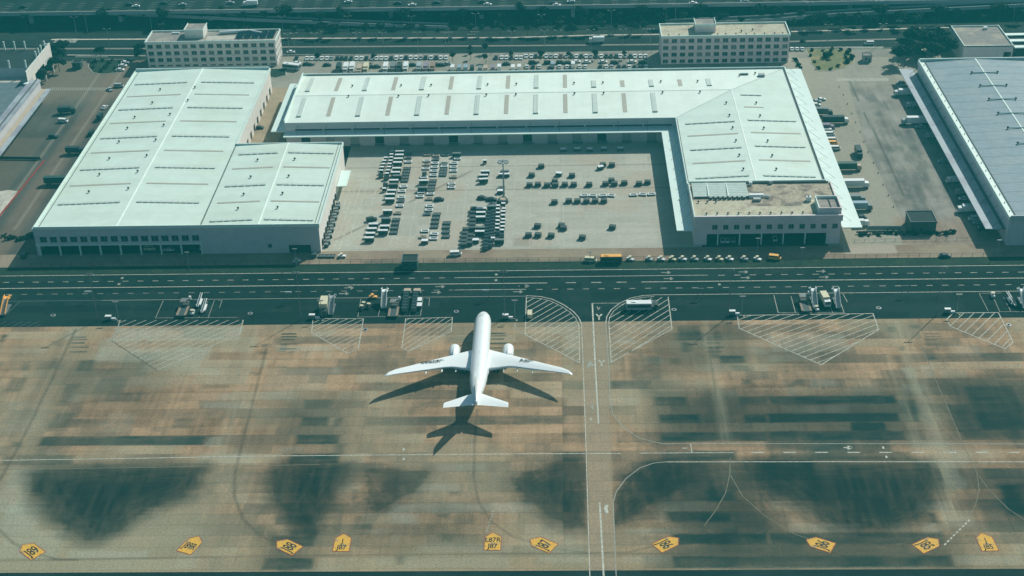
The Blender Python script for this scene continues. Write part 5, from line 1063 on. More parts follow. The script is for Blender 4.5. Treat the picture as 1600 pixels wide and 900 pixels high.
def make_bus(L_, body, roof, name, wd=2.5, h=3.0):
    T = proto(name, 'bus'); mb = MB(); mb.bb(-L_/2, L_/2, -wd/2, wd/2, .45, h, body); mb.build('body', body, T)
    mb = MB(); mb.bb(-L_/2+.15, L_/2-.15, -wd/2+.1, wd/2-.1, h, h+.2, roof); mb.box(-L_*.2, 0, h+.2, 1.6, 1.2, .25, roof); mb.build('roof', roof, T)
    for s in (-1, 1): mb = MB(); mb.bb(-L_/2+.4, L_/2-.4, s*(wd/2+.02)-.02, s*(wd/2+.02)+.02, 1.5, 2.6, CGLASS); mb.build('side_windows', CGLASS, T)
    mb = MB(); mb.bb(L_/2, L_/2+.04, -wd/2+.2, wd/2-.2, 1.3, 2.6, CGLASS); mb.build('windscreen', CGLASS, T)
    wheels(T, [(x, s*(wd/2-.15)) for x in (-L_/2+2, L_/2-2) for s in (-1, 1)], .48, .3); return T
def make_small_cart():
    T = proto('baggage_cart', 'cart'); mb = MB(); mb.box(0, 0, 1.75, 1.75, 1.25, .12, WHITE); mb.build('canopy', WHITE, T)
    mb = MB(); mb.box(0, 0, .55, 1.65, 1.2, .12, STEELD); mb.bb(-.8, -.74, -.58, .58, .67, 1.75, STEELD); mb.bb(.74, .8, -.58, .58, .67, 1.75, STEELD); mb.bb(-.8, .8, .52, .58, .67, 1.75, STEELD); mb.build('frame', STEELD, T)
    wheels(T, [(-.6, -.5), (.6, -.5), (-.6, .5), (.6, .5)], .2, .12); return T
def make_covered(name='covered_cart', top=WHITE, side=STEELD, w_=4.0, d=1.5, h=2.2):
    T = proto(name, 'cart'); mb = MB(); mb.loft([[(-w_/2, -d/2, h), (-w_/2, 0, h+.14), (-w_/2, d/2, h), (-w_/2, 0, h-.05)], [(w_/2, -d/2, h), (w_/2, 0, h+.14), (w_/2, d/2, h), (w_/2, 0, h-.05)]], top); mb.box(0, 0, h-.12, w_, d, .13, top); mb.build('canopy', top, T)
    mb = MB(); mb.box(0, 0, .5, w_-.1, d-.1, .15, side); mb.bb(-w_/2+.05, -w_/2+.12, -d/2+.05, d/2-.05, .65, h-.12, side); mb.bb(w_/2-.12, w_/2-.05, -d/2+.05, d/2-.05, .65, h-.12, side); mb.bb(-w_/2+.12, w_/2-.12, -.05, .05, .65, h-.12, side)
    mb.build('frame', side, T)
    for k in range(2): mb = MB(); mb.bb(-w_/2+.2+k*(w_/2), -.15+k*w_/2, -d/2+.02, -d/2+.08, .7, h-.2, GREENV); mb.build('curtain', GREENV, T)
    wheels(T, [(-w_*.35, -.6), (w_*.35, -.6), (-w_*.35, .6), (w_*.35, .6)], .22, .14); mb = MB(); mb.cyl((-w_/2, 0, .5), (-w_/2-.9, 0, .35), .05, .05, 5, STEELD); mb.build('drawbar', STEELD, T); return T
def make_open(deck=WHITE, inner=STEELD, w_=3.3, d=2.0, name='open_dolly', rail=True):
    """pallet dolly: pale rim round a dark roller bed"""
    T = proto(name, 'dolly'); mb = MB()
    mb.bb(-w_/2, w_/2, -d/2, -d/2+.38, .5, .74, deck); mb.bb(-w_/2, w_/2, d/2-.3, d/2, .5, .74, deck); mb.bb(-w_/2, -w_/2+.45, -d/2+.38, d/2-.3, .5, .74, deck); mb.bb(w_/2-.45, w_/2, -d/2+.38, d/2-.3, .5, .74, deck); mb.build('rim', deck, T)
    mb = MB(); mb.bb(-w_/2+.45, w_/2-.45, -d/2+.38, d/2-.3, .5, .6, inner); mb.build('roller_bed', inner, T)
    mb = MB(); mb.box(0, 0, .28, w_-.3, d-.3, .22, STEELD)
    mb.build('chassis', STEELD, T)
    mb = MB(); mb.cyl((-w_/2+.5, -.6, .74), (w_/2-.7, .5, .8), .09, .09, 5, deck if rail else STEELM); mb.cyl((-w_/2, 0, .5), (-w_/2-.8, .1, .5), .05, .05, 5, STEELM); mb.build('drawbar', STEELM, T)
    wheels(T, [(-w_*.35, -.7), (w_*.35, -.7), (-w_*.35, .7), (w_*.35, .7)], .22, .14); return T
def make_flat(w_=3.4, d=2.3):
    T = proto('flat_dolly', 'dolly'); mb = MB(); mb.box(0, 0, .42, w_, d, .18, STEELD); mb.build('deck', STEELD, T)
    for k in (-1, 1):
        mb = MB(); mb.cyl((k*.75, 0, .6), (k*.75, 0, .66), .42, .42, 10, STEELM); mb.box(k*.75, 0, .66, .9, .12, .04, METAL); mb.build('turntable', STEELM, T)
    mb = MB()
    for s in (-1, 1): mb.bb(-w_/2, w_/2, s*(d/2-.06)-.05, s*(d/2-.06)+.05, .6, .72, STEELM)
    mb.build('side_rail', STEELM, T); wheels(T, [(-1.2, -.8), (1.2, -.8), (-1.2, .8), (1.2, .8)], .2, .12); return T
def make_boxcart(top=STEELD):
    T = proto('container_dolly', 'dolly'); mb = MB(); mb.bb(-1.3, 1.3, -.95, .95, .55, 1.55, STEELD); mb.build('container', STEELD, T)
    mb = MB(); mb.bb(-1.35, 1.35, -1.0, 1.0, 1.55, 1.65, top); mb.build('lid', top, T)
    mb = MB(); mb.bb(-1.5, 1.5, -.9, .9, .35, .55, STEELM); mb.cyl((1.5, 0, .45), (2.2, .1, .4), .05, .05, 5, STEELM); mb.build('chassis', STEELM, T); wheels(T, [(-1.1, -.75), (1.1, -.75), (-1.1, .75), (1.1, .75)], .2, .12); return T
def make_uld():
    T = proto('cargo_container', 'container'); pr = [(-1.0, .35), (1.0, .35), (1.0, 1.9), (-1.0, 1.9)]; mb = MB(); mb.loft([[(x, -.75, z) for x, z in pr], [(x, .75, z) for x, z in pr]], NAVY); mb.build('body', NAVY, T)
    mb = MB(); mb.bb(-.85, .85, -.8, -.76, .5, 1.75, STEELM); mb.build('curtain', STEELM, T); mb = MB(); mb.box(0, 0, .1, 1.9, 1.4, .25, STEELD); mb.build('pallet', STEELD, T); return T
def make_tractor(body=WHITE, top=CREAM):
    T = proto('baggage_tractor', 'tractor'); mb = MB(); pr = [(-1.55, .35), (1.55, .35), (1.6, .85), (.5, .98), (.4, .75), (-.6, .75), (-.65, 1.0), (-1.55, .95)]; mb.loft([[(x, -.7, z) for x, z in pr], [(x, .7, z) for x, z in pr]], body); mb.build('body', body, T)
    mb = MB(); mb.bb(-.75, .35, -.65, .65, 1.75, 1.86, top); mb.build('canopy', top, T)
    mb = MB()
    for x in (-.7, .3):
        for y in (-.6, .6): mb.cyl((x, y, .75), (x, y, 1.76), .04, .04, 4, STEELD)
    mb.build('cab_frame', STEELD, T); mb = MB(); mb.box(-.25, 0, .75, .55, 1.1, .35, NAVY); mb.build('seat', NAVY, T); wheels(T, [(-1.1, -.6), (1.1, -.6), (-1.1, .6), (1.1, .6)], .34, .25); return T
def make_belt():
    T = proto('belt_loader', 'belt loader'); mb = MB(); mb.box(.0, -.3, .45, 1.9, 4.6, .6, WHITE); mb.build('body', WHITE, T)
    mb = MB(); mb.loft([[(x, -4.2, .9), (x, 4.4, 2.1), (x, 4.4, 2.35), (x, -4.2, 1.15)] for x in (-.35, .55)], WHITE); c = mb.build('conveyor', WHITE, T)
    mb = MB(); mb.loft([[(x, -4.1, 1.18), (x, 4.3, 2.38), (x, 4.3, 2.41), (x, -4.1, 1.21)] for x in (-.15, .35)], STEELD); mb.build('belt', STEELD, c)
    mb = MB(); mb.box(-.85, -1.6, 1.05, .5, .8, .8, NAVY); mb.build('seat', NAVY, T); T2 = [(-.85, -1.9), (.85, -1.9), (-.85, 1.4), (.85, 1.4)]
    for x, y in T2: mb = MB(); mb.cyl((x-.12, y, .36), (x+.12, y, .36), .36, .36, 10, RUBBER); mb.build('wheel', RUBBER, T)
    return T
def make_stairs(top=WHITE, truck=True):
    """passenger steps on wheels, high platform towards -y or +y (here +y)"""
    T = proto('boarding_stairs', 'boarding stairs'); mb = MB()
    mb.loft([[(x, -4.2, .5), (x, 2.2, 4.0), (x, 2.2, 4.25), (x, -4.2, .75)] for x in (-.85, .85)], METAL); st = mb.build('steps', METAL, T)
    for x in (-.95, .95):
        mb = MB(); mb.loft([[(x-.05, -4.2, .7), (x+.05, -4.2, .7), (x+.05, -4.2, 1.75), (x-.05, -4.2, 1.75)], [(x-.05, 2.2, 4.2), (x+.05, 2.2, 4.2), (x+.05, 2.2, 5.25), (x-.05, 2.2, 5.25)], [(x-.05, 4.0, 4.2), (x+.05, 4.0, 4.2), (x+.05, 4.0, 5.25), (x-.05, 4.0, 5.25)]], top); mb.build('handrail', top, T)
    mb = MB(); mb.bb(-1.25, 1.25, 2.2, 4.1, 4.0, 4.25, top); mb.bb(-1.5, -1.1, 3.7, 4.3, 4.2, 4.6, top); mb.bb(1.1, 1.5, 3.7, 4.3, 4.2, 4.6, top); mb.build('platform', top, T)
    mb = MB(); mb.bb(-1.0, 1.0, -3.6, 3.6, .4, .95, STEELM)
    for x, y in ((-.8, 2.6), (.8, 2.6), (-.8, .4), (.8, .4)): mb.cyl((x, y, .9), (x, y, 4.0 if y > 1 else 3.0), .08, .08, 5, STEELM)
    mb.build('chassis', STEELM, T)
    for x in (-.95, .95):
        for y in (-2.4, 2.4): mb = MB(); mb.cyl((x-.12, y, .4), (x+.12, y, .4), .4, .4, 10, RUBBER); mb.build('wheel', RUBBER, T)
    return T
def make_loader():
    """high loader: two lift platforms one behind the other"""
    T = proto('cargo_loader', 'cargo loader')
    mb = MB(); mb.bb(-1.75, 1.75, -5.6, 1.2, .75, 1.05, STEELD); m_ = mb.build('main_platform', STEELD, T)
    for s in (-1, 1):
        mb = MB(); mb.bb(s*1.75-.22, s*1.75+.22, -5.6, 1.2, 1.05, 1.25, RUST); mb.bb(s*1.3-.1, s*1.3+.1, -5.4, 1.0, 1.06, 1.16, TANV); mb.build('guide_rail', RUST, m_)
    mb = MB(); mb.bb(-1.7, 1.7, 1.6, 4.6, 2.5, 2.8, RUST); b = mb.build('bridge_platform', RUST, T)
    mb = MB(); mb.bb(-1.4, 1.4, 1.9, 4.3, 2.81, 2.87, STEELM); mb.build('roller_deck', STEELM, b)
    mb = MB(); mb.box(1.9, 3.6, 2.9, .7, .9, 1.3, WHITE); mb.build('operator_cab', WHITE, b)
    mb = MB(); mb.bb(-1.3, 1.3, -5.0, 4.4, .35, .75, STEELD)
    for x in (-1.3, 1.3): mb.cyl((x, 1.8, .7), (x, 4.2, 2.5), .12, .12, 5, STEELM); mb.cyl((x, 4.2, .7), (x, 1.8, 2.5), .12, .12, 5, STEELM)
    mb.build('lift_frame', STEELM, T)
    for x in (-1.4, 1.4):
        for y in (-4, 3): mb = MB(); mb.cyl((x-.15, y, .42), (x+.15, y, .42), .42, .42, 10, RUBBER); mb.build('wheel', RUBBER, T)
    return T
def at(zx, zy, ox, oy, q, h=0.0): return G(ox+zx/q, oy+zy/q, h)
# ------------------------------------------------------------ cargo yard
SMALL = make_small_cart(); COV = make_covered(); COVD = make_covered('covered_cart', STEELM); OPN = make_open(); OPD = make_open(STEELM, STEELD); OPT = make_open(TANV, STEELM); FLT = make_flat(); BXC = make_boxcart(); BXW = make_boxcart(WHITE); ULD = make_uld(); TRC = make_tractor()
KIND = dict(s=(SMALL, 1.87, 'small white baggage cart'), c=(COV, 2.25, 'white roofed covered cart'), k=(COVD, 2.25, 'grey roofed covered cart'), o=(OPN, .74, 'white rimmed pallet dolly'), d=(OPD, .74, 'dark rimmed pallet dolly'), t=(OPT, .74, 'tan rimmed pallet dolly'),
            f=(FLT, .6, 'flat dark turntable dolly'), b=(BXC, 1.65, 'dark container dolly'), B=(BXW, 1.65, 'white lidded container dolly'), u=(ULD, 1.9, 'dark curtained cargo container'), p=(CAR['d'], 1.0, 'dark parked car'), w=(OPN, .74, 'white rimmed pallet dolly'))
def column(items, reg, where, group):
    cnt = {}
    for it in items:
        k, x, y = it[:3]; rz = it[3] if len(it) > 3 else 0.0; pr, h, desc = KIND[k]; g = at(x, y, *reg, h); i = cnt.get(k, 0); cnt[k] = i+1
        place(pr, g[0], g[1], R(rz), f'{desc}, {od(i)} from the back {where}', group)
ZA = (580, 230, 10.667); ZB = (560, 310, 10.667); ZC = (690, 230, 10.667); ZD = (690, 310, 10.667); ZEr = (810, 225, 6.957)
G1 = 'carts and dollies in the west rows of the cargo yard'; G2 = 'carts and containers in the middle rows of the cargo yard'; G3 = 'dollies scattered over the east half of the cargo yard'
column([('s', 240, 165), ('s', 220, 215), ('s', 205, 270), ('s', 187, 322), ('s', 170, 378), ('u', 158, 440)], ZA, 'in the westmost short column', G1)
column([('s', 345, 60), ('s', 338, 110), ('s', 332, 160), ('s', 325, 215), ('s', 310, 268), ('s', 297, 320), ('s', 283, 373), ('s', 265, 428), ('u', 250, 480), ('u', 235, 600), ('s', 215, 678)], ZA, 'in the second column from the west', G1)
column([('c', 475, 55), ('c', 470, 118), ('c', 455, 180), ('c', 440, 243), ('c', 425, 340), ('c', 405, 408), ('k', 430, 465), ('c', 380, 540), ('k', 370, 605), ('c', 340, 708, -3), ('c', 320, 775), ('c', 310, 850), ('c', 272, 1045), ('k', 245, 1178), ('c', 222, 1302), ('c', 197, 1378)], ZA, 'in the long covered-cart column', G1)
column([('c', 250, 415), ('c', 225, 492), ('c', 200, 570), ('c', 180, 645)], ZB, 'at the southwest corner of the yard', G1)
place(SUV['d'], *at(222, 372, *ZB), R(20), 'dark car standing north of the southwest covered carts', G1)
column([('d', 625, 105), ('d', 620, 165), ('o', 620, 232), ('f', 600, 350), ('f', 588, 400), ('f', 578, 450), ('f', 568, 500), ('f', 558, 550), ('o', 540, 645, 12), ('o', 515, 722), ('o', 505, 825), ('d', 498, 885), ('o', 480, 965), ('t', 448, 1085), ('f', 418, 1200), ('f', 405, 1270), ('f', 392, 1340), ('f', 376, 1415)], ZA, 'in the fourth column from the west', G1)
column([('t', 935, 115), ('o', 930, 215, 8), ('t', 925, 280), ('o', 915, 345), ('u', 885, 420), ('o', 880, 492), ('c', 870, 545), ('k', 850, 662), ('o', 830, 742, 6), ('o', 815, 808)], ZA, 'in the fifth column from the west', G1)
column([('t', 1085, 130), ('d', 1080, 190), ('o', 1065, 255), ('o', 1060, 322), ('o', 1050, 387), ('o', 1043, 455), ('f', 1030, 555), ('f', 1018, 610), ('f', 1006, 665), ('f', 997, 710), ('o', 988, 765), ('t', 970, 850), ('o', 975, 970), ('o', 965, 1035), ('d', 938, 1100)], ZA, 'in the sixth column from the west', G1)
column([('d', 1240, 115), ('d', 1215, 262), ('o', 1220, 308), ('f', 1208, 365), ('f', 1203, 410), ('f', 1196, 455)], ZA, 'in the seventh column from the west', G1)
column([('k', 1425, 92), ('o', 1440, 180), ('o', 1380, 255), ('o', 1375, 320), ('o', 1375, 382), ('t', 1375, 482), ('o', 1340, 597, 14), ('o', 1340, 658)], ZA, 'in the eighth column from the west', G1)
column([('f', 1308, 258), ('f', 1293, 325), ('f', 1280, 395), ('f', 1268, 465), ('o', 1268, 582, -8), ('o', 1255, 657)], ZB, 'in the front group below the sixth column', G1)
column([('o', 1110, 532), ('t', 1080, 630), ('B', 1105, 690)], ZB, 'at the front left of the flat dollies', G1)
column([('f', 1475, 402), ('f', 1465, 472), ('f', 1460, 550), ('f', 1460, 628)], ZB, 'in the eastmost front stack', G1)
place(CAR['d'], *at(1130, 865, *ZA, .7), R(4), 'dark car beside the tan dolly in the middle of the cart rows', G1)
column([('s', 720, 212), ('c', 725, 388), ('c', 700, 455), ('c', 700, 520, 5), ('k', 1050, 385), ('B', 1000, 433), ('B', 1080, 433), ('d', 995, 665), ('B', 980, 712)], ZC, 'near the tall lamp mast', G2)
place(CAR['d'], *at(680, 840, *ZC, .7), R(-12), 'dark car parked left of another dark car in front of the lamp mast', G2); place(CAR['d'], *at(835, 865, *ZC, .7), R(0), 'dark car parked beside the base of the lamp mast', G2)
column([('b', 530, 150), ('b', 525, 215), ('b', 520, 285), ('b', 515, 350), ('b', 512, 415), ('b', 508, 475)], ZD, 'in the column left of white roofed carts', G2)
column([('b', 400, 495), ('b', 392, 560), ('b', 380, 625), ('b', 375, 690), ('b', 370, 745)], ZD, 'in the westmost narrow front column', G2)
column([('b', 478, 595), ('b', 468, 660), ('b', 462, 722)], ZD, 'in the short narrow front column', G2)
column([('c', 665, 155), ('c', 655, 222), ('c', 650, 298), ('k', 640, 470), ('c', 635, 538), ('B', 565, 678)], ZD, 'left of the dark containers', G2)
column([('d', 845, 85), ('k', 835, 118)], ZD, 'behind the dark containers', G2)
column([('u', 790, 218), ('u', 782, 268), ('u', 775, 318), ('u', 770, 368), ('u', 765, 420), ('u', 758, 470), ('u', 755, 522), ('u', 752, 575), ('u', 748, 630), ('u', 742, 685), ('u', 738, 740), ('u', 735, 790)], ZD, 'in the left file of dark containers', G2)
column([('u', 870, 195), ('u', 866, 245), ('u', 860, 297), ('u', 855, 350), ('u', 848, 402), ('u', 843, 455), ('u', 838, 508), ('u', 833, 560), ('u', 828, 612), ('u', 815, 690), ('u', 803, 755)], ZD, 'in the right file of dark containers', G2)
column([('s', 940, 110), ('s', 940, 165), ('s', 940, 230), ('s', 937, 298), ('s', 935, 360), ('s', 930, 423), ('s', 930, 487), ('u', 930, 550)], ZD, 'in the small-cart file touching the containers', G2)
column([('s', 1028, 75), ('s', 1035, 160), ('s', 1030, 208), ('s', 1025, 270), ('s', 1028, 340), ('s', 1022, 395), ('s', 1018, 457), ('s', 1008, 517), ('u', 1000, 585)], ZD, 'in the outer small-cart file', G2)
column([('k', 960, 680), ('s', 855, 650)], ZD, 'at the front end of the small carts', G2)
rows = [[('B', 488, 46), ('B', 640, 42), ('B', 775, 44), ('B', 930, 36), ('B', 1110, 36)], [('b', 248, 222), ('b', 918, 207), ('b', 1017, 207), ('B', 893, 238, 25)], [('b', 145, 318), ('B', 440, 308, -12), ('b', 583, 322)],
        [('b', 122, 425), ('b', 212, 420), ('b', 312, 427), ('b', 395, 385), ('b', 402, 425), ('b', 505, 420), ('b', 602, 420), ('b', 770, 420), ('b', 948, 412), ('b', 1012, 375), ('b', 1045, 412), ('b', 1152, 402), ('b', 1312, 410), ('b', 1405, 395)],
        [('o', 718, 552, 5), ('o', 812, 552, -8), ('o', 920, 552, 5), ('o', 1012, 552, -14), ('o', 1252, 545), ('o', 1355, 540, -12), ('o', 1450, 537, 8)], [('b', 392, 610), ('b', 548, 598), ('b', 642, 600), ('b', 740, 600), ('b', 835, 597), ('b', 930, 597)]]
names = ['in the back row by the canopy', 'in the second row', 'in the third row', 'in the long middle row', 'in the row of pale dollies', 'in the row in front of the pale dollies']
for rr, nm in zip(rows, names):
    c_ = {}
    for it in rr:
        k, x, y = it[:3]; pr, h, desc = KIND[k]; g = at(x, y, *ZEr, h); i = c_.get(k, 0); c_[k] = i+1
        place(pr, *g, R(it[3] if len(it) > 3 else random.uniform(-5, 5)), f'{desc}, {od(i)} from the left {nm}', G3)
for i, (x, y) in enumerate(sorted(((160, 500), (310, 497), (322, 514), (628, 508), (103, 557), (163, 557), (245, 560), (440, 572)))):
    g = at(x, y-6, 800, 225, 4, 2.1); place(BXC, *g, R(random.uniform(-15, 15)), f'dark container dolly, {od(i)} from the left of the loose ones near the front lane', G3)
# lamp mast
def mast(x, y, h, label, heads=8, name='lamp_mast', r=.45):
    T = thing(name, label, 'lamp mast', (x, y, 0)); mb = MB(); mb.cyl((0, 0, 0), (0, 0, h), r, r*.45, 10, POLE); mb.build('pole', POLE, T)
    mb = MB(); mb.cyl((0, 0, h-.8), (0, 0, h-.5), 1.6, 1.6, 12, STEELM); mb.build('head_ring', STEELM, T)
    for k in range(heads):
        a = 2*math.pi*k/heads; mb = MB(); mb.box(2.0*math.cos(a), 2.0*math.sin(a), h-.9, 1.0, .9, .5, METAL, a); mb.build('floodlight', METAL, T)
    mb = MB(); mb.box(0, 0, 0, 1.6, 1.6, .8, KERB); mb.build('footing', KERB, T); return T
g = G(787.5, 308); mast(*g, 17.5, 'tall grey floodlight mast standing in the cargo yard')
mb = MB(); mb.cyl((0, 0, 0), (0, 0, 1.6), 2.6, 2.2, 12, STEELD); mb.cyl((0, 0, 1.6), (0, 0, 1.8), 1.4, 1.2, 12, TANV); o = mb.build('tank'); o.location = (g[0]-.4, g[1]-5.2, 0); tag(o, 'round dark tank in front of the floodlight mast', 'tank')
# ------------------------------------------------------------ perimeter lane vehicles
GL = 'tractors parked along the grass verge'
cols_ = ['white', 'cream', 'white', 'tan', 'white', 'white', 'white', 'pale', 'tan', 'white', 'cream', 'white']
for i, zx in enumerate((400, 540, 628, 710, 785, 872, 970, 1055, 1130, 1238, 1335)):
    g = at(zx, 92, 900, 385, 4.706, .6); pair = [{WHITE: WHITE}, {WHITE: SILVER}, {WHITE: WHITE}, {WHITE: CREAM}][i % 4]
    place(TRC, *g, R(-28+random.uniform(-8, 8)), f'{["white", "silver", "white", "cream"][i % 4]} baggage tractor, {od(i)} from the left in the line along the grass verge', GL, swap=None if i % 4 in (0, 2) else pair)
BUS = make_bus(8.6, STEELD, ORANGE, 'airport_bus'); place(BUS, *at(258, 85, 900, 385, 4.706, 2), 0, 'orange roofed airport bus beside the grass verge')
place(VAN['w'], *at(107, 95, 900, 385, 4.706, 1), R(-8), 'cream topped van left of the orange roofed bus', swap={WHITE: CREAM})
place(VAN['w'], *at(1462, 78, 900, 385, 4.706, 1), R(-14), 'yellow and dark pickup at the right end of the tractor line', swap={WHITE: ORANGE})
place(TRC, *G(534.5, 402), R(-5), 'white baggage tractor pulling three dark dollies by the left warehouse corner')
for i, px in enumerate((490, 504, 517.5)): place(FLT if i else BXC, *G(px, 401.5), 0, f'dark dolly, {od(i)} from the left in the train behind the white tractor', 'dollies in the train behind the white tractor')
place(TRC, *G(464, 410), R(20), 'white tractor on the verge edge below the dolly train', None)
place(VAN['w'], *G(712, 399), R(5), 'white pickup on the lane in front of the cargo yard', cat='van')
for lb, px, py, pr, a in (('cream roofed van in front of the seventh bay of the left warehouse', 235, 390.5, 'v', 0), ('white car between the van and the bay column of the left warehouse', 265, 391.5, 'c', 0), ('cream roofed van left of the box truck by the annex wall', 322, 390.5, 'v', 0)):
    place(VAN['w'] if pr == 'v' else CAR['w'], *G(px, py), R(a), lb, swap={WHITE: CREAM} if pr == 'v' else None)
TR5 = make_truck(5.6, WHITE, h=3.0, wd=2.0); place(TR5, *G(351, 390.5), 0, 'white box truck against the annex wall of the left warehouse')
place(VAN['d'], *G(39, 401), R(90), 'dark van at the left end of the perimeter lane')
place(CAR['d'], *G(1476, 401.5), R(0), 'dark car with a pale roof on the lane in front of the hedge', None)
for i, (px, py, k) in enumerate(((1131.5, 378.5, 'w'), (1139, 378.5, 'w'), (1148, 378, 'g'), (1184, 377, 'd'), (1196, 377, 'd'), (1213, 376, 'w'), (1258, 374, 'd'))):
    place(CAR[k], *G(px-3, py-2), R(90), f'{ {"w": "white", "g": "silver", "d": "dark"}[k]} car in the open bays of the pinkish office block, {od(i)} from the left', 'cars in the bays of the office block')
# ------------------------------------------------------------ aircraft stand equipment
LDR, BLT, STR = make_loader(), make_belt(), make_stairs(); TRK7 = make_truck(7.2, CREAM, WHITE, 3.5, 'service_truck')
GA = 'equipment parked in the stand boxes'
def lean(px, py):
    g = G(px, py); return g
place(LDR, *G(288, 485), 0, 'cargo loader with rusty rails in the left equipment box', GA)
place(BLT, *G(312, 474), 0, 'white belt loader beside the leftmost cargo loader', GA); place(TRC, *G(301, 490), R(90), 'white tractor at the front of the left equipment box', GA)
place(BLT, *G(319, 483), 0, 'belt loader at the right side of the left equipment box', GA)
place(LDR, *G(616, 486), 0, 'cargo loader between white stairs and dark container trains', GA)
place(STR, *G(601, 475), 0, 'boarding stairs left of the second cargo loader', GA, swap=None)
for j, (px, n) in enumerate(((635, 6), (650, 6))):
    for k in range(n):
        g = G(px-.6*k, 464+k*4.6); place(ULD, g[0], g[1], 0, f'dark cargo container, {od(k)} from the back of the {["left", "right"][j]} train beside the loader', 'container trains on the second stand')
    place(BXC, *G(px+2, 458), 0, f'tan lidded dolly heading the {["left", "right"][j]} container train', 'container trains on the second stand', swap={STEELD: TANV})
for k in range(2): place(BXW, *G(655.5, 473+k*8), R(90), f'white lidded dolly right of the container trains, {od(k)} from the back', 'container trains on the second stand')
place(TRC, *G(583, 466), R(0), 'orange tractor behind the yellow chocks of the second stand', swap={WHITE: ORANGE, CREAM: ORANGE})
for i, (px, py) in enumerate(((569, 478), (577, 480), (566, 483))): place(TRC, *G(px, py), R(70), f'dark tractor with a cream canopy on the second stand, {od(i)} from the back', GA, swap={WHITE: STEELD})
TRB = make_truck(8.6, CREAM, STEELD, 4.6, 'catering_truck', 3.0); place(TRB, *G(507, 487), R(-90), 'large cream high box truck standing on the stand road left of the loaders')
place(STR, *G(519, 485), 0, 'grey stairs right beside the large cream box truck', GA, swap={WHITE: METAL})
place(LDR, *G(1257, 478), 0, 'cargo loader at the left of the right-hand equipment box', GA)
place(STR, *G(1271, 474), 0, 'white topped boarding stairs right of the third cargo loader', GA); place(TRC, *G(1275, 484), R(100), 'white tractor in front of the white topped boarding stairs', GA)
place(TRK7, *G(1289, 474), R(-82), 'cream and white service truck between the two boarding stairs'); place(STR, *G(1307, 475), 0, 'boarding stairs at the right end of the equipment box', GA)
place(BLT, *G(1579, 472), R(8), 'white belt loader near the right edge of the photo', GA); place(STR, *G(1597, 475), 0, 'boarding stairs cut by the right edge of the photo', GA)
place(TRC, *G(1551, 463), R(80), 'white tractor in the rightmost equipment box', GA)
place(STR, *G(10, 486), 0, 'orange topped boarding stairs cut by the left edge of the photo', GA, swap={WHITE: ORANGE})
BUS2 = make_bus(9.6, SILVER, WHITE, 'apron_bus', 3.0, 3.0); place(BUS2, *G(998, 483, 0), 0, 'long white roofed apron bus on the hatched area right of the crossing lane')
place(VAN['w'], *G(828, 494), R(90), 'cream van on the hatched area left of the crossing lane', swap={WHITE: CREAM})
for i, (px, py) in enumerate(((1014, 476), (1020, 474), (1018, 480), (1024, 477))): place(FLT, *G(px, py), R(90), f'flat dark dolly right of the apron bus, {od(i)} of the cluster', 'dollies by the apron bus', cat='dolly') if i < 2 else place(BXC, *G(px, py+2), R(80), f'dark container dolly right of the apron bus, {od(i)} of the cluster', 'dollies by the apron bus')
for i, (px, lb) in enumerate(((179, 'second stand from the left'), (497, 'stand left of the aircraft'), (799, 'stand right of the aircraft nose'), (1153, 'stand right of the crossing lane'), (1489, 'rightmost stand'))):
    y0_ = (499, 497, 497, 491, 488)[i]
    T = thing('ground_power_unit', f'white ground power cabinet with tug bar on the {lb}', 'power unit', (*G(px-9, y0_+1), 0), 0, 'ground power cabinets at the stand edges')
    mb = MB(); mb.bb(-1.1, 1.1, -.6, .6, .4, 1.8, STEELM); mb.build('body', STEELM, T); mb = MB(); mb.bb(-1.15, 1.15, -.65, .65, 1.8, 1.95, WHITE); mb.build('lid', WHITE, T)
    wheels(T, [(-.8, -.5), (.8, -.5), (-.8, .5), (.8, .5)], .25, .15)
    T = thing('service_pit', f'low white service hatch with an orange hose on the {lb}', 'service hatch', (*G(px, y0_+1), 0), 0, 'service hatches at the stand edges')
    mb = MB(); mb.bb(-1.0, .6, -.4, .4, 0, .9, WHITE); mb.build('housing', WHITE, T); mb = MB(); mb.cyl((.6, -.2, .3), (2.4, -1.2, .12), .12, .12, 6, CREAM); mb.cyl((2.4, -1.2, .12), (1.6, -2.0, .12), .12, .12, 6, CREAM); mb.build('hose', CREAM, T)
    h_ = 7.5; T = thing('stand_sign', f'slim post with a small T head on the {lb}', 'sign post', (*G(px+6, y0_-1), 0), 0, 'T headed posts at the stand edges')
    mb = MB(); mb.cyl((0, 0, 0), (0, 0, h_), .14, .09, 6, POLE); mb.build('pole', POLE, T); mb = MB(); mb.bb(-1.1, 1.1, -.15, .15, h_-.3, h_+.1, METAL); mb.build('head', METAL, T)
for i, (px, py) in enumerate(((140, 470), (452, 471), (759, 468), (1094, 466), (1413, 462))):
    T = thing('stand_number_board', f'small white topped portal frame at the road edge, {od(i)} from the left', 'portal frame', (*G(px, py), 0), 0, 'portal frames along the stand road')
    for s in (-1, 1): mb = MB(); mb.cyl((s*1.1, 0, 0), (s*1.1, 0, 4.2), .09, .09, 6, STEELM); mb.build('post', STEELM, T)
    mb = MB(); mb.bb(-1.3, 1.3, -.12, .12, 3.8, 4.4, WHITE if i in (0, 1, 2) else STEELM); mb.build('board', WHITE, T)
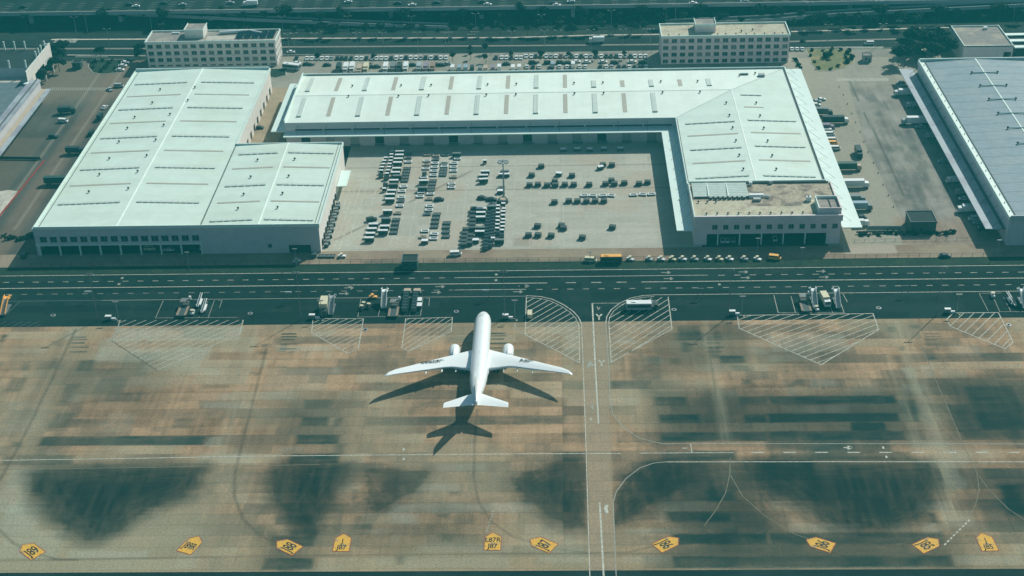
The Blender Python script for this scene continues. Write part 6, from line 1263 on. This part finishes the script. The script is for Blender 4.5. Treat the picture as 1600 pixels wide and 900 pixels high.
for i, (px, py) in enumerate(((83, 493), (391, 490), (713, 487), (1053, 484), (1373, 481.5), (571, 515.5), (1576, 508))):
    T = thing('hydrant_cover', f'small dark pit cover with pale rim on the stand road, {od(i)} in the row', 'pit cover', (*G(px, py), 0), 0, 'pit covers along the stands')
    mb = MB(); mb.cyl((0, 0, .01), (0, 0, .18), 1.0, .95, 12, METAL); mb.build('rim', METAL, T); mb = MB(); mb.cyl((0, 0, .18), (0, 0, .28), .6, .55, 10, INK); mb.build('lid', INK, T)
# ------------------------------------------------------------ trucks at the docks
T10 = make_truck(12.5, NAVY, STEELD, 3.9, 'box_truck'); T8 = make_truck(8.5, WHITE, WHITE, 3.5, 'box_truck')
def front(px, py, L_, h): g = G(px, py, 1.5); return (g[0]-L_/2, g[1])
GE = 'vehicles backed under the east canopy of the L warehouse'
place(CAR['w'], *G(1283, 157), R(10), 'white car parked at the back end of the east canopy'); place(CAR['g'], *G(1276, 160), 0, 'silver car beside the white one at the back of the east canopy'); place(CAR['w'], *G(1275, 165), 0, 'white car half under the east canopy, next to a grey truck')
place(T10, *front(1301, 175, 12.5, 3), R(-6), 'grey flat truck, northernmost under the east canopy', GE, swap={NAVY: STEELM})
place(T10, *front(1326, 188, 12.5, 3), 0, 'long dark container truck with a white cab sticking out from the east canopy', GE, swap={STEELD: WHITE})
place(T8, *front(1304, 199, 8.5, 3), 0, 'mauve roofed truck under the east canopy', GE, swap={WHITE: MAUVE})
for i, (px, py, c_, nm) in enumerate(((1301, 207, WHITE, 'white'), (1303, 212, WHITE, 'white'), (1307, 221, WHITE, 'white'), (1308, 226.5, ORANGE, 'orange'), (1312, 234, WHITE, 'white'))):
    place(VAN['w'], *(G(px-7, py)), 0, f'{nm} van nosing out of the east canopy, {od(i)} from the back', GE, swap=None if c_ is WHITE else {WHITE: c_})
place(T8, *G(1341, 243), R(-90), 'dark truck parked across the dock row, facing the camera', GE, swap={WHITE: NAVY})
place(T10, *front(1346, 261, 12.5, 3), 0, 'long dark green truck under the east canopy', GE, swap={NAVY: GREENV, STEELD: TANV})
place(T10, *front(1358, 288, 12.5, 3), 0, 'long white roofed truck under the east canopy', GE, swap={NAVY: WHITE, STEELD: WHITE})
place(T8, *front(1352, 311, 8.5, 3), 0, 'grey roofed truck between a white and a blue one under the east canopy', GE, swap={WHITE: STEELM})
place(T10, *front(1363, 323, 12.5, 3), 0, 'pale blue roofed truck, southernmost long one under the east canopy', GE, swap={NAVY: BLUEV, STEELD: STEELM})
place(CAR['d'], *G(1346, 341), 0, 'dark car in front of the blue roofed truck'); place(TR5, *front(1358, 348, 5.6, 3), 0, 'white box truck at the hedge end of the east canopy')
GW = 'vehicles backed under the canopy of the blue-grey warehouse'
ZH = (1380, 120, 3.75)
for i, (zx, zy, pr, L_, sw, nm) in enumerate(((80, 28, CAR['g'], 4.4, None, 'silver car'), (85, 58, VAN['w'], 4.8, {WHITE: SILVER}, 'silver van'), (62, 98, T8, 8.5, None, 'white truck'), (135, 168, TR5, 5.6, {WHITE: SILVER}, 'silver truck'), (107, 265, T10, 12.5, {NAVY: WHITE, STEELD: SILVER}, 'long white truck'), (190, 285, CAR['g'], 4.4, None, 'silver car'),
        (248, 348, TR5, 5.6, {WHITE: SILVER}, 'silver truck'), (320, 488, CAR['g'], 4.4, None, 'silver car'), (368, 608, TR5, 5.6, None, 'white truck'), (422, 678, TR5, 5.6, {WHITE: METAL}, 'grey truck'), (442, 706, CAR['w'], 4.4, None, 'white car'), (432, 780, T8, 8.5, None, 'white truck'), (500, 825, VAN['w'], 4.8, None, 'white van'), (525, 845, CAR['g'], 4.4, None, 'silver car'), (550, 885, VAN['d'], 4.8, None, 'dark van'))):
    g = at(zx, zy, *ZH, 1.2); place(pr, g[0]+L_/2, g[1], R(180), f'{nm} backed under the canopy of the blue-grey warehouse, {od(i)} from the back', GW, swap=sw)
# left yard
GY = 'vehicles in the yard left of the left warehouse'
place(T8, *G(105, 177), R(5), 'dark truck with a tan cab in the left yard', GY, swap={WHITE: NAVY}); place(VAN['w'], *G(99, 191), R(-8), 'white van standing below a dark truck in the left yard', GY, cat='van')
place(SUV['d'], *G(84, 215), R(-5), 'dark off-roader alone in the left yard', GY); place(CAR['g'], *G(172, 141), R(-60), 'silver car at the crossing near the left warehouse edge', GY); place(VAN['w'], *G(186, 136), 0, 'silver van near the left warehouse edge', GY, swap={WHITE: SILVER}, cat='van')
place(CAR['w'], *G(164, 169), R(75), 'white car half hidden by the left warehouse edge', GY); place(TR5, *G(157, 186), R(90), 'dark truck beside the left warehouse', GY, swap={WHITE: NAVY}); place(VAN['d'], *G(143, 210), R(90), 'dark van hugging the left warehouse wall', GY)
place(T8, *G(118, 240), 0, 'dark truck at the foot of the left warehouse wall', GY, swap={WHITE: NAVY}); place(T10, *G(92, 288), 0, 'long dark green truck beside the lower left warehouse wall', GY, swap={NAVY: GREENV, STEELD: GREENV})
for i, (px, py, k) in enumerate(((200, 95.5, 'd'), (196, 99, 'w'), (192, 104, 'w'), (188, 110.5, 'w'))): place(CAR[k], *G(px, py), R(0), f'{dict(d="dark", w="white")[k]} car in the short row by the round lawn, {od(i)} from the back', 'cars by the round lawn')
place(BUS2, *G(456, 108), R(-18), 'white bus parked between the left office building and the L warehouse'); place(CAR['w'], *G(464, 100), R(-4), 'white car behind the white bus'); place(CAR['d'], *G(480, 101.5), R(-4), 'dark car near the white bus')
place(CAR['d'], *G(405, 201), R(0), 'dark car in the gap between the two white warehouses')
# ------------------------------------------------------------ car park behind the L warehouse
GP = 'cars in the back row of the car park'
ZI, ZJ, ZK = (430, 70, 8.0), (620, 70, 8.0), (820, 70, 7.273)
row1 = [(ZI, x, 158, k) for x, k in ((265, 'd'), (400, 'w'), (460, 'w'), (520, 'g'), (585, 'w'), (648, 'w'), (705, 'g'), (775, 'd'), (830, 'd'), (885, 'd'), (950, 'd'), (1018, 'w'), (1080, 'w'), (1140, 'd'), (1210, 'g'), (1268, 'w'), (1328, 'w'), (1388, 'w'), (1450, 'd'), (1515, 'w'))]
row1 += [(ZJ, x, 150, k) for x, k in ((-2, 'w'), (58, 'w'), (115, 'd'), (175, 'w'), (240, 'w'), (300, 'g'), (360, 'd'), (428, 'w'), (490, 'd'), (550, 'w'), (615, 'w'), (1240, 'd'), (1312, 'w'), (1370, 'w'), (1430, 'd'), (1497, 'w'), (1552, 'w'))]
row1 += [(ZK, x, 120, k) for x, k in ((15, 'w'), (75, 'w'), (125, 'd'), (180, 'd'), (243, 'w'), (298, 'g'), (352, 'w'), (410, 'r'), (470, 'g'), (530, 'd'), (585, 'w'), (640, 'd'), (697, 'w'), (750, 'g'), (810, 'd'), (868, 'w'), (925, 'd'), (980, 'd'), (1040, 'd'), (1085, 'w'), (1140, 'g'), (1200, 'd'), (1252, 'w'), (1315, 'w'), (1372, 'w'))]
CN = dict(w='white', d='dark', g='silver', r='maroon'); cnt = {}
for z, x, y, k in row1:
    i = cnt.get(k, 0); cnt[k] = i+1; place(CAR[k], *at(x, y, *z, 1.0), R(-90), f'{CN[k]} car, {od(i)} such from the left in the back row of the car park', GP)
cnt = {}
for z, x, y, k in sorted([(ZI, 650, 240, 'd'), (ZJ, 500, 238, 'd'), (ZJ, 560, 240, 'd'), (ZJ, 635, 225, 'g'), (ZJ, 1370, 228, 'd'), (ZK, 495, 195, 'd'), (ZK, 585, 180, 'w'), (ZK, 705, 185, 'w'), (ZK, 890, 183, 'w'), (ZK, 1220, 182, 'w'), (ZI, 1200, 262, 'd'), (ZI, 1270, 262, 'd'), (ZJ, 200, 240, 'd')], key=lambda t: t[0][0]+t[1]/t[0][2]):
    i = cnt.get(k, 0); cnt[k] = i+1; place(CAR[k], *at(x, y, *z, 1.0), 0, f'{CN[k]} car lengthwise in the mid car park, {od(i)} such from the left', 'cars lengthwise in the car park')
for i, (x, k) in enumerate(((90, 'd'), (265, 'd'), (405, 'd'), (1020, 'd'), (1340, 'd'))): place(SUV['d'], *at(x, 190, *ZK, 1.2), 0, f'dark off-roader in the middle row of the car park, {od(i)} from the left', 'off-roaders in the car park')
cnt = {}
for x, k in ((25, 'w'), (95, 'd'), (165, 'w'), (315, 'd'), (395, 'w'), (480, 'w'), (545, 'w'), (622, 'w'), (688, 'w'), (860, 'd'), (925, 'w'), (985, 'g'), (1070, 'd'), (1130, 'd'), (1190, 'w'), (1248, 'd'), (1310, 'd'), (1378, 'w')):
    i = cnt.get(k, 0); cnt[k] = i+1; place(CAR[k], *at(x, 238, *ZK, 1.0), R(90), f'{CN[k]} car, {od(i)} such from the left in the row touching the white roof', 'cars in the row behind the L warehouse')
GT = 'trucks parked behind the L warehouse'
for i, (z, x, y, sw, nm) in enumerate(((ZI, 790, 262, {WHITE: NAVY}, 'dark'), (ZI, 880, 262, None, 'white'), (ZI, 960, 255, None, 'white'), (ZI, 1052, 285, {WHITE: TANV}, 'tan'), (ZI, 1132, 262, {WHITE: CREAM}, 'cream'), (ZI, 1378, 258, None, 'white'), (ZI, 1468, 258, {WHITE: STEELM}, 'grey'), (ZI, 1548, 258, {WHITE: NAVY}, 'dark'), (ZJ, 20, 255, {WHITE: STEELM}, 'grey'), (ZJ, 110, 255, None, 'white'),
        (ZJ, 275, 255, {WHITE: SILVER}, 'silver'), (ZJ, 360, 258, {WHITE: MAUVE}, 'mauve'), (ZJ, 445, 258, {WHITE: RUST}, 'rust-brown'), (ZJ, 695, 268, None, 'white'), (ZJ, 780, 270, {WHITE: BLUEV}, 'pale blue'), (ZJ, 860, 270, {WHITE: BLUEV}, 'pale blue'), (ZJ, 940, 272, {WHITE: NAVY}, 'dark'), (ZJ, 1040, 280, {WHITE: STEELM}, 'grey'), (ZJ, 1110, 278, {WHITE: TANV}, 'tan'), (ZJ, 1200, 272, {WHITE: MAUVE}, 'mauve'), (ZJ, 1280, 262, None, 'white'), (ZJ, 1452, 268, None, 'white'), (ZJ, 1530, 262, None, 'white'), (ZK, 315, 205, {WHITE: BLUEV}, 'pale blue'), (ZK, 548, 205, None, 'white'))):
    place(T8 if i < 13 else TR5, *at(x, y, *z, 3.0 if i < 13 else 2.4), R(-90 if i < 13 else 90), f'{nm} box truck behind the central white roof, {od(i)} from the left', GT, swap=sw)
# right hand little park
for i, px in enumerate((1237, 1245, 1253)): place(CAR['w'], *G(px, 78), R(90), f'white car right of the pale office building, {od(i)} from the left', 'cars right of the pale office building')
# road vehicles
for px, py, pr, a, lb in ((932, 67, T8, 180, 'white box truck driving on the frontage road'), (1358, 70, VAN['w'], 180, 'white van at the crosswalk on the frontage road'), (1406, 34, CAR['w'], 0, 'white car on the far verge road near the right ramp'), (74, 72.5, CAR['g'], 0, 'silver car on the frontage road behind the left building'), (455, 83, CAR['w'], 0, 'white car on the frontage road right of the solar roof')):
    place(pr, *G(px, py), R(a), lb, cat=None, z=.1)
GM = 'traffic on the elevated motorway'
for i, (px, py, k) in enumerate(sorted(((35, 9.5, 'd'), (202, 5.5, 'd'), (212, 8.5, 'w'), (256, 3.5, 'd'), (285, 6, 'g'), (544, 1.5, 'w'), (622, 3.5, 'd'), (644, 6.5, 'w'), (682, 2.5, 'd'), (753, 1.5, 'd'), (762, 5.5, 'w'), (863, 3.5, 'd'), (870, 6.5, 'w'), (892, 1, 'w'), (1083, 3.5, 'w'), (1163, 1, 'g'), (360, 3, 'g')))):
    g = G(px, py, 9.0); place(CAR[k], g[0], g[1], R(0 if i % 2 else 180), f'{CN[k]} car on the elevated motorway, {od(i)} from the left', GM, z=8.03)
g = G(391, 5.5, 9.5); place(T8, g[0], g[1], R(180), 'white lorry on the elevated motorway above the left office building', GM, z=8.03)
# ------------------------------------------------------------ street lamps, masts, fences
def lamp_proto():
    T = proto('street_lamp', 'street lamp'); mb = MB(); mb.cyl((0, 0, 0), (0, 0, 11), .16, .1, 6, POLE); mb.build('pole', POLE, T)
    mb = MB(); mb.cyl((0, 0, 10.9), (1.4, 0, 11.5), .07, .06, 5, POLE); mb.cyl((0, 0, 10.9), (-1.4, 0, 11.5), .07, .06, 5, POLE); mb.build('arm', POLE, T)
    for s in (-1, 1): mb = MB(); mb.box(s*1.7, 0, 11.4, .9, .4, .18, METAL); mb.build('lamp_head', METAL, T)
    return T
LMP = lamp_proto(); GS = 'street lamps along the roads behind the warehouses'
for i, (px, py) in enumerate(((120.5, 57), (137.5, 53), (237.5, 47), (268, 29), (443, 56), (545.5, 56), (644.5, 56), (744, 52), (846.5, 54), (955, 47), (1055, 38), (1263, 35), (1370, 33), (1582, 38))):
    place(LMP, *G(px, py), 0, f'street lamp in the far row beside the cycle path, {od(i)} from the left', GS)
for i, (px, py) in enumerate(((172, 76), (296.5, 86), (452.5, 84), (461.5, 83), (493.5, 83), (559.5, 82.5), (600, 82), (654, 82), (697, 82), (702, 82), (800, 80), (851, 79), (872, 79), (923, 78), (973, 77.5), (1010, 77), (1016, 77), (1292, 70), (1377, 69))):
    place(LMP, *G(px, py), 0, f'street lamp in the near row beside the car park, {od(i)} from the left', GS)
for i, (px, py, h, wh) in enumerate(((154, 109, 8, 'on the round lawn left of the left office building'), (74, 122, 9, 'beside the trees under the white screen wall'), (1397, 98, 11, 'by the right gate booth'), (1183, 397, 7, 'in front of the pinkish office block'), (1252, 412, 7, 'on the verge right of the yellow pickup'), (922, 418, 7, 'on the verge by the orange roofed bus'), (296, 422, 8, 'on the verge before the left warehouse'), (463, 415, 7.5, 'on the verge below the dolly train'), (1558, 400, 7, 'on the lane before the blue-grey warehouse'))):
    T = thing('lamp_post', f'slim grey lamp post {wh}', 'lamp post', (*G(px, py), 0), 0, 'scattered lamp posts'); mb = MB(); mb.cyl((0, 0, 0), (0, 0, h), .15, .09, 6, POLE); mb.build('pole', POLE, T)
    mb = MB(); mb.bb(-.9, .9, -.15, .15, h, h+.25, METAL); mb.build('lamp_head', METAL, T)
for i, (px, py) in enumerate(((153, 501), (471, 499), (789, 497), (1138, 495), (1464, 492))):
    T = thing('floodlight_mast', f'tall slim floodlight mast between the service road and the apron, {od(i)} from the left', 'floodlight mast', (*G(px, py), 0), 0, 'slim masts along the stands'); mb = MB(); mb.cyl((0, 0, 0), (0, 0, 20.5), .2, .1, 7, STEELM); mb.build('pole', STEELM, T)
    mb = MB(); mb.bb(-1.3, 1.3, -.1, .1, 20.3, 20.6, STEELM); mb.build('crossbar', STEELM, T)
    for s in (-1.1, 0, 1.1): mb = MB(); mb.box(s, -.2, 19.9, .5, .35, .4, METAL); mb.build('floodlight', METAL, T)
def fence(name, label, pts, h, step, m, cat='fence', panel=False, group=None):
    T = thing(name, label, cat, (pts[0][0], pts[0][1], 0), 0, group); A0 = Vector(pts[0]); n = 0
    for (a, b), (c, d) in zip(pts[:-1], pts[1:]):
        L_ = math.hypot(c-a, d-b); k = max(1, int(L_/step)); ang = math.atan2(d-b, c-a)
        for i in range(k):
            x, y = a+(c-a)*i/k-A0.x, b+(d-b)*i/k-A0.y
            if n < 98:
                if n == 0: mb = MB(); mb.box(0, 0, 0, .12, .12, h, m); p0 = mb.build('post', m, T); p0.location = (x, y, 0)
                else: p = p0.copy(); C.objects.link(p); p.parent = T; p.location = (x, y, 0)
                n += 1
        mb = MB(); cx, cy = (a+c)/2-A0.x, (b+d)/2-A0.y
        if panel: mb.box(cx, cy, .15, L_, .06, h-.25, m, ang)
        else: mb.box(cx, cy, h-.12, L_, .05, .08, m, ang)
        mb.build('panel' if panel else 'top_rail', m, T)
        if not panel: mb = MB(); mb.box(cx, cy, h*.5, L_, .04, .06, m, ang); mb.build('middle_rail', m, T)
    return T
fence('fence', 'low post and rail fence along the grass verge in front of the yards', [(-215, 526.8), (180, 526.8)], 1.7, 4.2, STEELD)
fence('fence', 'dark fence behind the car park, left of its gate', [G(435, 87.5), G(698, 85.8)], 1.4, 4, STEELM)
fence('fence', 'dark fence behind the car park, right of its gate', [G(755, 85.5), G(1030, 81.8)], 1.4, 4, STEELM)
fence('gate', 'grey panelled gate by the east yard hedge', [G(1354, 360), G(1408, 360)], 2.2, 7, METAL, 'gate', True)
fence('fence', 'long low fence in front of the east yard hedge', [G(1335, 378), G(1575, 374)], 1.3, 4, STEELM)
fence('fence', 'red painted barrier fence in the left yard', [G(-5, 345), G(70, 252)], 1.2, 3.5, RED, 'fence', True)
fence('gate', 'dark sliding gate across the left yard', [G(0, 249), G(64, 250)], 1.6, 5, STEELD, 'gate', True)
T = thing('tarpaulin', 'crumpled white sheeting on the ground at the left edge', 'tarpaulin', (*G(8, 315), 0)); mb = MB()
pp = [G(a, b) for a, b in ((-6, 300), (14, 297), (28, 300), (20, 314), (10, 326), (2, 337), (-8, 341))]; gx_, gy_ = T.location.x, T.location.y
cx_ = sum(p[0] for p in pp)/7; cy__ = sum(p[1] for p in pp)/7
for i in range(7): a, b = pp[i], pp[(i+1) % 7]; mb.face([(a[0]-gx_, a[1]-gy_, .1), (b[0]-gx_, b[1]-gy_, .1+.25*(i % 2)), (cx_-gx_, cy__-gy_, .6)], PATHM)
mb.build('sheet', WHITE, T)
# ------------------------------------------------------------ trees and shrubs
def leaf_mesh(n, rx, rz, size, seed, lobes=5):
    r_ = random.Random(seed); v, f = [], []
    cs = [(r_.gauss(0, .42)*rx, r_.gauss(0, .42)*rx, r_.uniform(-.35, .45)*rz, r_.uniform(.42, .62)) for _ in range(lobes)]
    for _ in range(n):
        c = r_.choice(cs); th, ph = r_.uniform(0, 6.283), math.acos(r_.uniform(-1, 1)); q = c[3]*r_.uniform(.55, 1.0)
        x, y, z = c[0]+rx*q*math.sin(ph)*math.cos(th), c[1]+rx*q*math.sin(ph)*math.sin(th), c[2]+rz*q*math.cos(ph)
        s = size*r_.uniform(.6, 1.3); a = Vector((r_.uniform(-1, 1), r_.uniform(-1, 1), r_.uniform(-.6, .6))).normalized()*s; b = a.cross(Vector((r_.uniform(-1, 1), r_.uniform(-1, 1), r_.uniform(0.2, 1))).normalized()).normalized()*s*.8
        i = len(v); p = Vector((x, y, z)); v += [tuple(p-a), tuple(p-b), tuple(p+a), tuple(p+b)]; f.append((i, i+1, i+2, i+3))
    me = bpy.data.meshes.new('crown'); me.from_pydata(v, [], f); me.update(); return me
def tree_proto(k, h, cr, n, seed):
    T = thing('tree', '-', 'tree', HIDE); me = leaf_mesh(n, cr, cr*.85, .55 if cr > 2 else .4, seed, 7); me.materials.append(LEAF[k]); o = bpy.data.objects.new('crown', me); C.objects.link(o); o.parent = T; o.location = (0, 0, h-cr*.6)
    mb = MB(); mb.cyl((0, 0, 0), (.1, 0, h-cr*.7), .2, .1, 6, BARK)
    for a in range(4): t = a*1.6; mb.cyl((.05, 0, h-cr*1.1), (math.cos(t)*cr*.5, math.sin(t)*cr*.5, h-cr*.4), .08, .04, 5, BARK)
    mb.build('trunk', BARK, T); return T
TREES = [tree_proto(1, 6.5, 2.4, 420, 1), tree_proto(0, 7.5, 2.9, 520, 2), tree_proto(2, 5.8, 2.0, 360, 3), tree_proto(0, 9, 3.8, 750, 4)]
def plant(i, x, y, lb, grp, rz=None, s=1.0):
    o = place(TREES[i], x, y, random.uniform(0, 6.28), lb, grp); o.scale = (s, s, s*random.uniform(.9, 1.15)); return o
rr = random.Random(5)
def tree_row(pxs, pyf, k, lb, grp, jit=.6, s=1.0):
    for i, px in enumerate(pxs):
        g = G(px+rr.uniform(-2, 2), pyf(px)+rr.uniform(-jit, jit)); plant(k[i % len(k)], *g, lb, grp, s=s*rr.uniform(.8, 1.15))
pathy = lambda px: np.interp(px, [80, 230, 440, 800, 930, 1030, 1235, 1483], [61, 60.2, 59.2, 57.8, 54, 53, 48.5, 42])
tree_row([250+23*k for k in range(34)]+[1240+24*k for k in range(10)], lambda p: pathy(p)-1.5, [0, 2, 1], 'small slender tree in the row along the pale cycle path', 'trees along the cycle path')
tree_row([10+31*k for k in range(52)], lambda p: 36+3*math.sin(p*.05), [1, 0, 3], 'dark bushy tree in the belt below the elevated motorway', 'trees in the belt below the motorway', jit=5)
tree_row([700+19*k for k in range(30)], lambda p: 30-(p-700)*.008, [2, 1, 0], 'small tree in the thicket beside the slip roads', 'trees in the thicket beside the slip roads', jit=6, s=.8)
for i, (px, py) in enumerate(((525/8+430, 97), (1230/8+430, 96), (700/8+620, 96), (925/8+620, 93), (1115/8+620, 98), (1430/8+620, 94), (180/7.27+820, 94), (500/7.27+820, 93), (810/7.27+820, 92.5), (1130/7.27+820, 92), (180/7.27+1015, 90), (735, 84), (760, 84), (1253, 74))):
    plant((0, 2)[i % 2], *G(px, py), 'small dark tree standing among the parked cars', 'trees in the car park', s=.72)
for i, (px, py) in enumerate(((88, 92), (97, 99), (80, 108), (93, 112), (72, 100), (66, 116), (100, 88), (75, 125), (64, 135), (83, 117))): plant((3, 1)[i % 2], *G(px, py), 'large dark tree in the clump under the white screen wall', 'trees under the white screen wall', s=rr.uniform(.9, 1.15))
for i in range(22):
    px = 1400+rr.uniform(0, 92); py = 78+rr.uniform(0, 28)-(px-1400)*.06; plant((3, 1, 3)[i % 3], *G(px, py), 'large dark tree in the grove behind the blue-grey warehouse', 'trees in the grove by the blue-grey warehouse', s=rr.uniform(.9, 1.3))
for i, (px, py) in enumerate(((220, 95), (219, 90), (158, 92))): plant(1, *G(px, py), 'dark tree left of the left office building', 'trees left of the left office building', s=.9)
def blob(name, label, px, m, z=.14, kerb=True, grp=None):
    P = [G(a, b) for a, b in px]; o = MB().face([(x, y, z) for x, y in P], m).build(name, m, recalc=False); tag(o, kind='structure')
    if kerb:
        mb = MB(); Q = P+[P[0]]
        for a, b in zip(Q[:-1], Q[1:]):
            d = math.hypot(b[0]-a[0], b[1]-a[1]); mb.box((a[0]+b[0])/2, (a[1]+b[1])/2, 0, d+.2, .3, z+.06, KERB, math.atan2(b[1]-a[1], b[0]-a[0]))
        k = mb.build('kerb', KERB, o)
blob('lawn', 'x', [(138, 105), (140, 97), (150, 93), (185, 93), (200, 93), (187, 107), (182, 114), (160, 116), (146, 114)], GRASS)
blob('planted_island', 'x', [(1259, 77), (1330, 77), (1334, 92), (1334, 98), (1320, 106), (1300, 111), (1278, 111), (1268, 100)], mat('dry_lawn', (.13, .15, .055), noise=.3, scale=.5, col2=(.24, .20, .09), mask=-.02))
blob('planted_strip', 'x', [(1236, 90), (1246, 90), (1254, 108), (1250, 111)], GRASS)
blob('grass_patch', 'x', [(423, 108), (446, 107), (447, 118), (430, 122), (421, 120)], GRASS)
SHR = thing('shrub', '-', 'shrub', HIDE); me = leaf_mesh(170, 1.3, .9, .32, 9, 4); me.materials.append(LEAF[1]); o_ = bpy.data.objects.new('foliage', me); C.objects.link(o_); o_.parent = SHR; o_.location = (0, 0, .8)
mb = MB(); mb.cyl((0, 0, 0), (0, 0, .8), .1, .06, 5, BARK); mb.build('stem', BARK, SHR)
def shrub(px, py, lb, grp, s=1.0): o = place(SHR, *G(px, py), rr.uniform(0, 6), lb, grp); o.scale = (s, s, s)
for px, py, s in ((1294, 90, 2.4), (1325, 83, 1.7), (1330, 92, 1.6), (1323, 98, 1.6), (1299, 79, 1.2), (1268, 80, 1.0), (1266, 88, .9), (1278, 108, 1.0), (1298, 109, .9), (1310, 104, 1.0), (1272, 98, .8), (1286, 80, .8), (1314, 79, 1.1), (1321, 90, .9), (1242, 95, 1.0), (1248, 103, 1.1), (1251, 108, .9)):
    shrub(px, py, 'round green shrub on the dry planted island', 'shrubs on the planted island', s)
for px, py, s in ((150, 97, 1.0), (158, 112, 1.1), (170, 100, 1.2), (180, 108, 1.0), (188, 97, .9), (146, 106, 1.0), (165, 107, 1.3), (175, 95, .9), (192, 100, .8), (160, 96, 1.0)): shrub(px, py, 'low dark shrub on the round lawn left of the left office building', 'shrubs on the round lawn', s)
for k in range(26): shrub(1340+k*6.1+rr.uniform(-2, 2), 366.5+rr.uniform(-2, 2)-k*.06, 'dark shrub in the hedge in front of the east yard', 'shrubs of the hedge in front of the east yard', rr.uniform(.7, 1.1))
for k in range(14): shrub(4+k*4.2+rr.uniform(-1, 1), 372+rr.uniform(-4, 4), 'dark shrub in the bed beside the lower left warehouse corner', 'shrubs beside the left warehouse corner', rr.uniform(.7, 1.1))
for i, (px, py) in enumerate(((1302, 72+90), (1352, 150),)): pass
# bollards along the pale concrete edge in the east yard
mb = MB(); mb.cyl((0, 0, 0), (0, 0, .75), .22, .18, 8, SEAM); b0 = mb.build('bollard', SEAM); tag(b0, '-', 'bollard')
pts_ = [(1311, 136), (1318, 149), (1324, 163), (1331, 178), (1337, 192), (1344, 207), (1350, 222), (1357, 238), (1365, 255), (1372, 271), (1380, 289), (1388, 306), (1396, 324)]
for i, p in enumerate(pts_):
    b = b0 if i == 0 else b0.copy()
    if i: C.objects.link(b)
    b.location = (*G(*p), 0); b['label'] = f'short dark bollard along the pale concrete in the east yard, {od(i)} from the back'; b['group'] = 'bollards in the east yard'
# oil drums / crates along the annex wall
mb = MB(); mb.box(0, 0, 0, 1.5, 1.7, 1.5, NAVY); mb.box(0, 0, 1.5, 1.55, 1.75, .08, STEELM); c0 = mb.build('crate'); tag(c0, '-', 'crate')
for i in range(15):
    b = c0 if i == 0 else c0.copy()
    if i: C.objects.link(b)
    b.location = (-96.4+.5*(i % 2), 541+i*2.7, 0); b.rotation_euler = (0, 0, rr.uniform(-.2, .2)); b['label'] = f'dark crate against the annex wall of the left warehouse, {od(i)} from the front'; b['group'] = 'crates along the annex wall'
# remove prototypes that were never placed
gone = [o for o in bpy.data.objects if o.get('label') == '-']
gone = [g_ for o in gone for c in o.children for g_ in c.children]+[c for o in gone for c in o.children]+gone
for o in gone: bpy.data.objects.remove(o)
for o in bpy.data.objects:      # nothing keeps a label that only named its outline
    if o.get('label') == 'x': del o['label']
